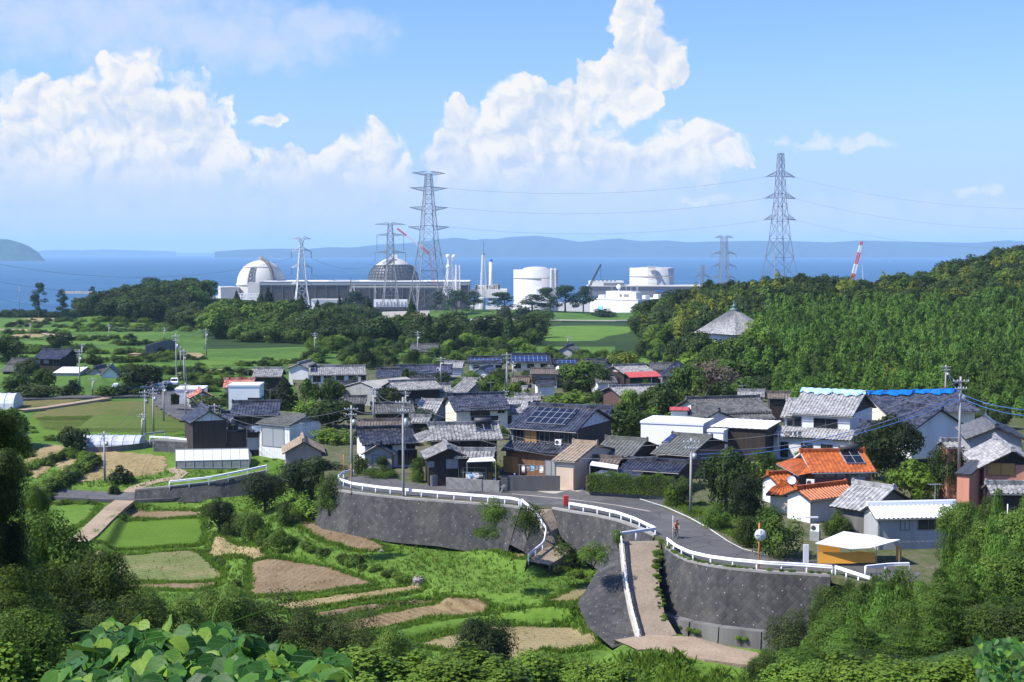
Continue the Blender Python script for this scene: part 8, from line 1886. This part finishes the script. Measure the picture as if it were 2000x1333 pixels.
# awnings and pergola by the hedge
for c4, m_, lab in (([(1152, 908, 160.5), (1206, 916, 159.5), (1208, 909, 161.5), (1156, 901, 163)], 'white_sheet', 'white sheet awning above the hedge'), ([(1148, 931, 159.5), (1187, 933, 159.5), (1202, 921, 162), (1174, 918, 162)], 'white_sheet', 'tilted white panel roof behind the hedge'), ([(1200, 934, 159.5), (1240, 936, 159.3), (1264, 918, 161.5), (1208, 915, 162)], 'black_tile', 'dark blue pergola roof behind the hedge'), ([(912, 902, 160), (968, 900, 160), (962, 893, 163), (918, 895, 163)], 'white_sheet', 'white corrugated awning under the grey tiled wing')):
    b = MB(); q = [Pd(*p) for p in c4]; b.face(q); b.face([p-Vector((0, 0, .08)) for p in q][::-1])
    for i in range(4): j = (i+1) % 4; b.face([q[i]-Vector((0, 0, .08)), q[j]-Vector((0, 0, .08)), q[j], q[i]])
    o = b.build('awning', M[m_]); tag(o, lab, 'awning'); 
    for p in q[:2]: pst = MB(); pst.bar(p, Vector((p.x, p.y, ZV)), .08); pst.build('post', M['steel'], o)
# stones and net
for px, py, r, lab in ((818, 1137, .7, 'pale boulder at the tip of the grassy bank'), (745, 1078, .35, 'small white stone on the upper field edge'), (605, 880, 1.2, 'grey boulder beside the tan roofed shed')):
    p = hit(px, py); b = MB(); rg = random.Random(px); b.lathe([(r*.9, -.3), (r, .1), (r*.85, r*.45), (r*.45, r*.75), (0, r*.8)], 9, (0, 0, 0)); b.v = [(x*(1+.25*rg.uniform(-1, 1)), y*(1+.25*rg.uniform(-1, 1)), z*(1+.2*rg.uniform(-1, 1))) for x, y, z in b.v]
    o = b.build('boulder', M['stone'], weld=False); o.location = p; tag(o, lab, 'boulder')
# ------------------------------------------------------------------ grass blades on banks and field edges
def pts_in(polys, x, y):
    r = np.zeros(len(x), bool)
    for p in polys: r |= poly_sd(x, y, np.array(p)) > .1
    return r
def blades(name, label, n, box, test, h0, h1, mat_, seed, per=4, width=.05, z=None, spread=.12, at_=None):
    g = np.random.default_rng(seed); x = g.uniform(box[0], box[1], n); y = g.uniform(box[2], box[3], n)
    if at_ is not None: x, y = at_
    else: k = test(x, y); x, y = x[k], y[k]
    zz = gz(x, y)
    n = len(x); x = np.repeat(x, per)+g.normal(size=n*per)*spread; y = np.repeat(y, per)+g.normal(size=n*per)*spread; zz = np.repeat(zz, per); ts = np.repeat(g.uniform(.15, .85, n), per)+g.normal(size=n*per)*.12; N = n*per
    cl = .55+.45*np.sin(x*.9+1.3*np.sin(y*.7))*np.sin(y*.8); h = g.uniform(h0, h1, N)*(.6+.55*cl); a = g.uniform(0, 6.28, N); w = width*g.uniform(.7, 1.5, N); lean = g.normal(size=(N, 2))*.35*h[:, None]
    dx, dy = np.cos(a)*w, np.sin(a)*w; V = np.zeros((N, 4, 3)); V[:, 0] = np.stack([x-dx, y-dy, zz-.05], 1); V[:, 1] = np.stack([x+dx, y+dy, zz-.05], 1)
    V[:, 2] = np.stack([x+dx*.5+lean[:, 0]*.5, y+dy*.5+lean[:, 1]*.5, zz+h*.7], 1); V[:, 3] = np.stack([x+lean[:, 0]*1.1, y+lean[:, 1]*1.1, zz+h], 1)
    me = bpy.data.meshes.new(name); me.vertices.add(4*N); me.vertices.foreach_set('co', V.ravel()); me.loops.add(4*N); me.loops.foreach_set('vertex_index', np.arange(4*N, dtype=np.int32)); me.polygons.add(N); me.polygons.foreach_set('loop_start', (np.arange(N)*4).astype(np.int32)); me.update(calc_edges=True)
    at = me.attributes.new('tone', 'FLOAT', 'FACE'); at.data.foreach_set('value', np.clip(ts*.6+.35*cl, 0, 1).astype(np.float32)); me.materials.append(M[mat_]); return tag(link(name, me), label, 'grass', kind='stuff')
OPEN = [pts for (zp, pts), m_ in PLATES if m_ in ('brown_field', 'furrow_field', 'stubble', 'thin_paddy', 'olive_field')]
PAD = [pts for (zp, pts), m_ in PLATES if m_ in ('paddy', 'bright_grass')]
walls_ = np.array([(p.x, p.y) for p in TA+TB]+[(p.x, p.y) for p in TE])
PTH = hits([(1205, 1268), (1265, 1260), (1330, 1262), (1400, 1278), (1480, 1290)])
def path_d(x, y):
    d = np.full(x.shape, 1e9)
    for a, b_ in zip(PTH, PTH[1:]):
        ex, ey = b_.x-a.x, b_.y-a.y; t = np.clip(((x-a.x)*ex+(y-a.y)*ey)/(ex*ex+ey*ey), 0, 1); d = np.minimum(d, np.hypot(x-a.x-t*ex, y-a.y-t*ey))
    return d
def near_test(x, y):
    u = x/y*F+1000; return (poly_sd(x, y, PLAT) < -1.2) & ~pts_in(OPEN+PAD, x, y) & (u > -20) & (u < 1640) & ~((u > 1195) & (u < 1640) & (y > 114.5)) & ~((u > 1010) & (u < 1140) & (y > 143)) & (path_d(x, y) > 2.7) & ~((u > 140) & (u < 250) & (y > 168) & (y < 192))
blades('grass', 'tall rough grass on the banks between the near fields', 34000, (-70, 34, 92, 200), near_test, .14, .38, 'blade_grass', 4, width=.06)
blades('grass', 'dry pale grass stems scattered on the near banks', 3500, (-60, 30, 100, 185), near_test, .2, .5, 'blade_dry', 5, 3)
def edge_blades():
    g = np.random.default_rng(15); xs = []; ys = []
    for (zp, pts), m_ in PLATES[:15]:
        for (ax, ay), (bx, by) in zip(pts, pts[1:]+pts[:1]):
            L = math.hypot(bx-ax, by-ay); n = int(L*26); s = g.uniform(0, 1, n); xs.append(ax+(bx-ax)*s+g.normal(size=n)*.22); ys.append(ay+(by-ay)*s-.15+g.normal(size=n)*.22)
    return np.concatenate(xs), np.concatenate(ys)
_eb = edge_blades()
blades('grass', 'thick grass strips along the edges of the near plots', 0, (0, 1, 0, 1), None, .2, .5, 'blade_grass', 16, per=4, width=.05, at_=_eb)
blades('rice', 'even green rice plants in the near paddies', 14000, (-70, 20, 118, 230), lambda x, y: pts_in(PAD, x, y), .08, .2, 'blade_rice', 6, 4)
blades('grass', 'weeds sprinkled over the bare brown fields', 5000, (-60, 20, 105, 180), lambda x, y: pts_in(OPEN, x, y), .15, .4, 'blade_dry', 7, 3)
def edge_test(x, y):
    u = x/y*F+1000; s = poly_sd(x, y, PLAT); py = HOR+27*F/y
    return (u > 1230) & (u < 1500) & (s > .3) & (s < 60) & (py < 1070) & (py > 985) & (x > (P(1300, 990, ZV).x+(y-P(1300, 990, ZV).y)*(P(1450, 1070, ZV).x-P(1300, 990, ZV).x)/(P(1450, 1070, ZV).y-P(1300, 990, ZV).y))+.6) & (x < 26)
blades('grass', 'verge grass between the street curve and the evergreens', 9000, (10, 30, 125, 160), edge_test, .2, .5, 'blade_grass', 8)
# ------------------------------------------------------------------ broad vine leaves close to the camera
def vine_leaves(name, label, spots, seed, parent_label=None, size=(.08, .135)):
    g = random.Random(seed); root = empty(name, (0, 0, 0), 0, label, 'vine'); V = []; Fc = []; T = []; UV_ = []
    half = [(0, -.42), (.2, -.52), (.42, -.42), (.53, -.15), (.5, .12), (.36, .36), (.16, .54), (0, .66)]
    
    rings = 3; st = MB()
    for (px, py, D) in spots:
        c = Pd(px, py, D); s = g.uniform(*size); n_ = Vector((g.gauss(-.25, .5), g.gauss(-.55, .45), g.uniform(.35, 1.1))).normalized(); up = Vector((g.gauss(0, .6), g.gauss(-.1, .3), -g.uniform(.3, 1))); tdir = (up-n_*up.dot(n_)).normalized(); sd = n_.cross(tdir); fold = g.uniform(.05, .5); curl = g.uniform(-.1, .35); tone = min(1, max(0, g.gauss(.48, .3)))
        for sg in (-1, 1):
            base = len(V)
            for r in range(rings+1):
                k = r/rings
                for hx, hy in half:
                    x = hx*k*sg; wob = .03*math.sin(hy*14+seed)*k
                    q = c+sd*(x*s*math.cos(fold*abs(x)))+tdir*(hy*s)+n_*s*(fold*abs(x)-curl*(hy*hy)+wob)
                    V.append(tuple(q)); UV_.append((x, hy))
            m = len(half)
            for r in range(rings):
                for j in range(m-1):
                    a = base+r*m+j; f = (a, a+1, a+m+1, a+m); Fc.append(f if sg < 0 else f[::-1]); T.append(tone+(.06 if r == 0 else 0))
        st.tube(c-tdir*.4*s, c-tdir*.4*s-Vector((g.uniform(-.03, .03), -.04, .12)), .0022, n=5, caps=False)
    me = bpy.data.meshes.new(name); me.from_pydata(V, [], Fc); me.polygons.foreach_set('use_smooth', [True]*len(Fc)); at = me.attributes.new('tone', 'FLOAT', 'FACE'); at.data.foreach_set('value', T); ul = me.uv_layers.new(name='UVMap'); ul.data.foreach_set('uv', [c for f in Fc for i in f for c in UV_[i]]); link('foliage', me, root, M['kudzu'])
    st.build('stem', M['leaf_light'], root, weld=True); return root
gk = random.Random(31); TOPL = [(105, 1325), (150, 1250), (200, 1205), (262, 1197), (300, 1225), (335, 1192), (372, 1212), (400, 1205), (450, 1215), (500, 1240), (560, 1258), (610, 1285), (650, 1268), (672, 1300)]
sp = []
for i in range(290):
    x = gk.uniform(112, 668); yt = float(np.interp(x, [p[0] for p in TOPL], [p[1] for p in TOPL])); y = yt+26+(1365-yt)*gk.random()**1.1
    sp.append((x, y, 6.6-(y-1190)/170*1.9+gk.uniform(-.25, .25)))
vr = vine_leaves('kudzu_vine', 'cluster of broad heart-shaped leaves close in the lower left', sp, 3)
b = MB()
for pts in ([(140, 1238, 6.2), (165, 1232, 6.1), (195, 1233, 6.0), (225, 1238, 6.0), (250, 1260, 5.9)], [(525, 1190, 6.4), (490, 1202, 6.3), (455, 1215, 6.2), (425, 1224, 6.1), (400, 1250, 6.0)], [(440, 1168, 6.6), (425, 1180, 6.5), (415, 1210, 6.4), (410, 1250, 6.2)], [(300, 1333, 5), (340, 1300, 5.4), (380, 1290, 5.6), (470, 1300, 5.4)]):
    b.path([Pd(*p) for p in pts], .0035, 5)
b.build('tendril', M['leaf_light'], vr, weld=True)
sp = [(gk.uniform(1905, 2020), gk.uniform(1250, 1350), gk.uniform(14, 17)) for i in range(150)]
vine_leaves('kudzu_vine', 'smaller light vine leaves in the lower right corner', sp, 5, size=(.06, .10))
b = MB(); tw0 = Pd(243, 1165, 60); tw = [tw0, Pd(238, 1130, 60), Pd(236, 1100, 60)]
b.tube(tw[0]-Vector((0, 0, 3)), tw[1], .05, .035, 6); b.tube(tw[1], tw[2], .035, .015, 6); b.tube(tw[1], Pd(230, 1112, 60), .02, .01, 5); b.tube(tw[1], Pd(246, 1115, 60), .02, .01, 5)
tag(b.build('bare_twig', M['pale_bark'], weld=True), 'bare pale twig standing before the sparse paddy', 'twig')

blades('weeds', 'tall green weeds and reeds along the dirt path at the bottom', 3500, (2, 30, 96, 113), lambda x, y: path_d(x, y) > 2.6, .4, 1.1, 'blade_grass', 12, 4)

def laundry(px, py, D, L_, lab, seed):
    o = Pd(px, py, D); t = empty('laundry_pole', (o.x, o.y, ZV if abs(o.z-ZV) < 2 else o.z), R(seed*9-20), lab, 'laundry pole', 'laundry poles'); b = MB()
    for s in (-1, 1): b.bar((s*L_/2, 0, 0), (s*L_/2, 0, 1.8), .05); b.bar((s*L_/2, -.35, 0), (s*L_/2, .35, 0), .05)
    b.bar((-L_/2-.2, 0, 1.78), (L_/2+.2, 0, 1.78), .035); b.build('frame', M['steel'], t); g = random.Random(seed)
    for k in range(5):
        x = -L_/2+.3+k*(L_-.5)/5; w = g.uniform(.35, .55); h_ = g.uniform(.5, .95); c = MB(); n = 4
        for i in range(n): z0, z1 = 1.76-h_*i/n, 1.76-h_*(i+1)/n; c.face([(x, .05*math.sin(i*1.9+k), z0), (x+w, .05*math.sin(i*1.6), z0), (x+w, .05*math.sin(i*1.6+1.6), z1), (x, .05*math.sin(i*1.9+1.9+k), z1)])
        c.build('cloth', M[g.choice(['white_sheet', 'pale_blue_tarp', 'white_paint', 'siding_grey', 'pink_wall'])], t)
laundry(1040, 940, 168.5, 3.2, 'laundry pole in the yard of the solar array house', 1); laundry(925, 935, 163, 2.4, 'laundry pole under the white corrugated awning', 2); laundry(1545, 870, 183, 3.4, 'laundry pole before the pale tarpaulin farmhouse', 3); laundry(500, 862, 207, 2.6, 'laundry pole in the black farmhouse yard', 4)
for px, py, D, m_, lab in ((960, 942, 166, 'white_paint', 'white scooter under the awning by the block wall'), (1012, 946, 167, 'pale_blue_tarp', 'light blue scooter in the yard behind the stained wall')):
    o = Pd(px, py, D); t = empty('scooter', (o.x, o.y, ZV), R(25), lab, 'scooter', 'scooters'); b = MB(); b.box((.05, 0, .5), (1.0, .26, .22)); b.box((-.45, 0, .75), (.12, .36, .6)); b.build('body', M[m_], t); b = MB(); b.box((.25, 0, .72), (.6, .24, .1)); b.build('seat', M['black_rubber'], t)
    for x in (-.55, .55): b = MB(); b.tube((x, -.05, .23), (x, .05, .23), .23, .23, 14); b.build('wheel', M['black_rubber'], t, weld=True)
    b = MB(); b.tube((-.42, -.3, 1.05), (-.42, .3, 1.05), .02); b.build('handlebar', M['black_rubber'], t)

rw = random.Random(5); wp = []
for i in range(60):
    t_ = rw.random()*3.3; j = int(t_); p = RR[j].lerp(RR[j+1], t_-j); s_ = rw.uniform(.2, .6)*(1.25 if t_ < 1.6 else .8); wp.append((p.x-rw.uniform(-.1, .45), p.y, p.z-.04, s_, s_*rw.uniform(.25, .6)))
for i in range(16):
    j = rw.randrange(len(BE)-1); p = BE[j].lerp(BE[j+1], rw.random()); s_ = rw.uniform(.4, .9); wp.append((p.x, p.y-.8, p.z+.1, s_, s_*.6))
for i in range(40):
    t_ = rw.random()*(len(TE)-1.01); j = int(t_); p = TE[j].lerp(TE[j+1], t_-j); s_ = rw.uniform(.25, .6); wp.append((p.x, p.y+.25, p.z, s_, s_*.5))
mass({'light_shrub': wp}, 'ramp_weeds', 'weeds growing along the right edge of the brown ramp and the wall coping', 'weeds')
# ------------------------------------------------------------------ humid summer air
b = MB(); b.box((0, 13000, 140), (46000, 28000, 310)); hz = b.mesh('haze'); hm = bpy.data.materials.new('haze'); hm.use_nodes = True; hn = hm.node_tree; hn.nodes.clear()
ho = hn.nodes.new('ShaderNodeOutputMaterial'); hv = hn.nodes.new('ShaderNodeVolumePrincipled'); hv.inputs['Color'].default_value = (.50, .77, 1.0, 1); hv.inputs['Density'].default_value = HAZE_D; hv.inputs['Anisotropy'].default_value = 0.0
hn.links.new(hv.outputs[0], ho.inputs['Volume']); tag(link('haze', hz, None, hm), kind='stuff')
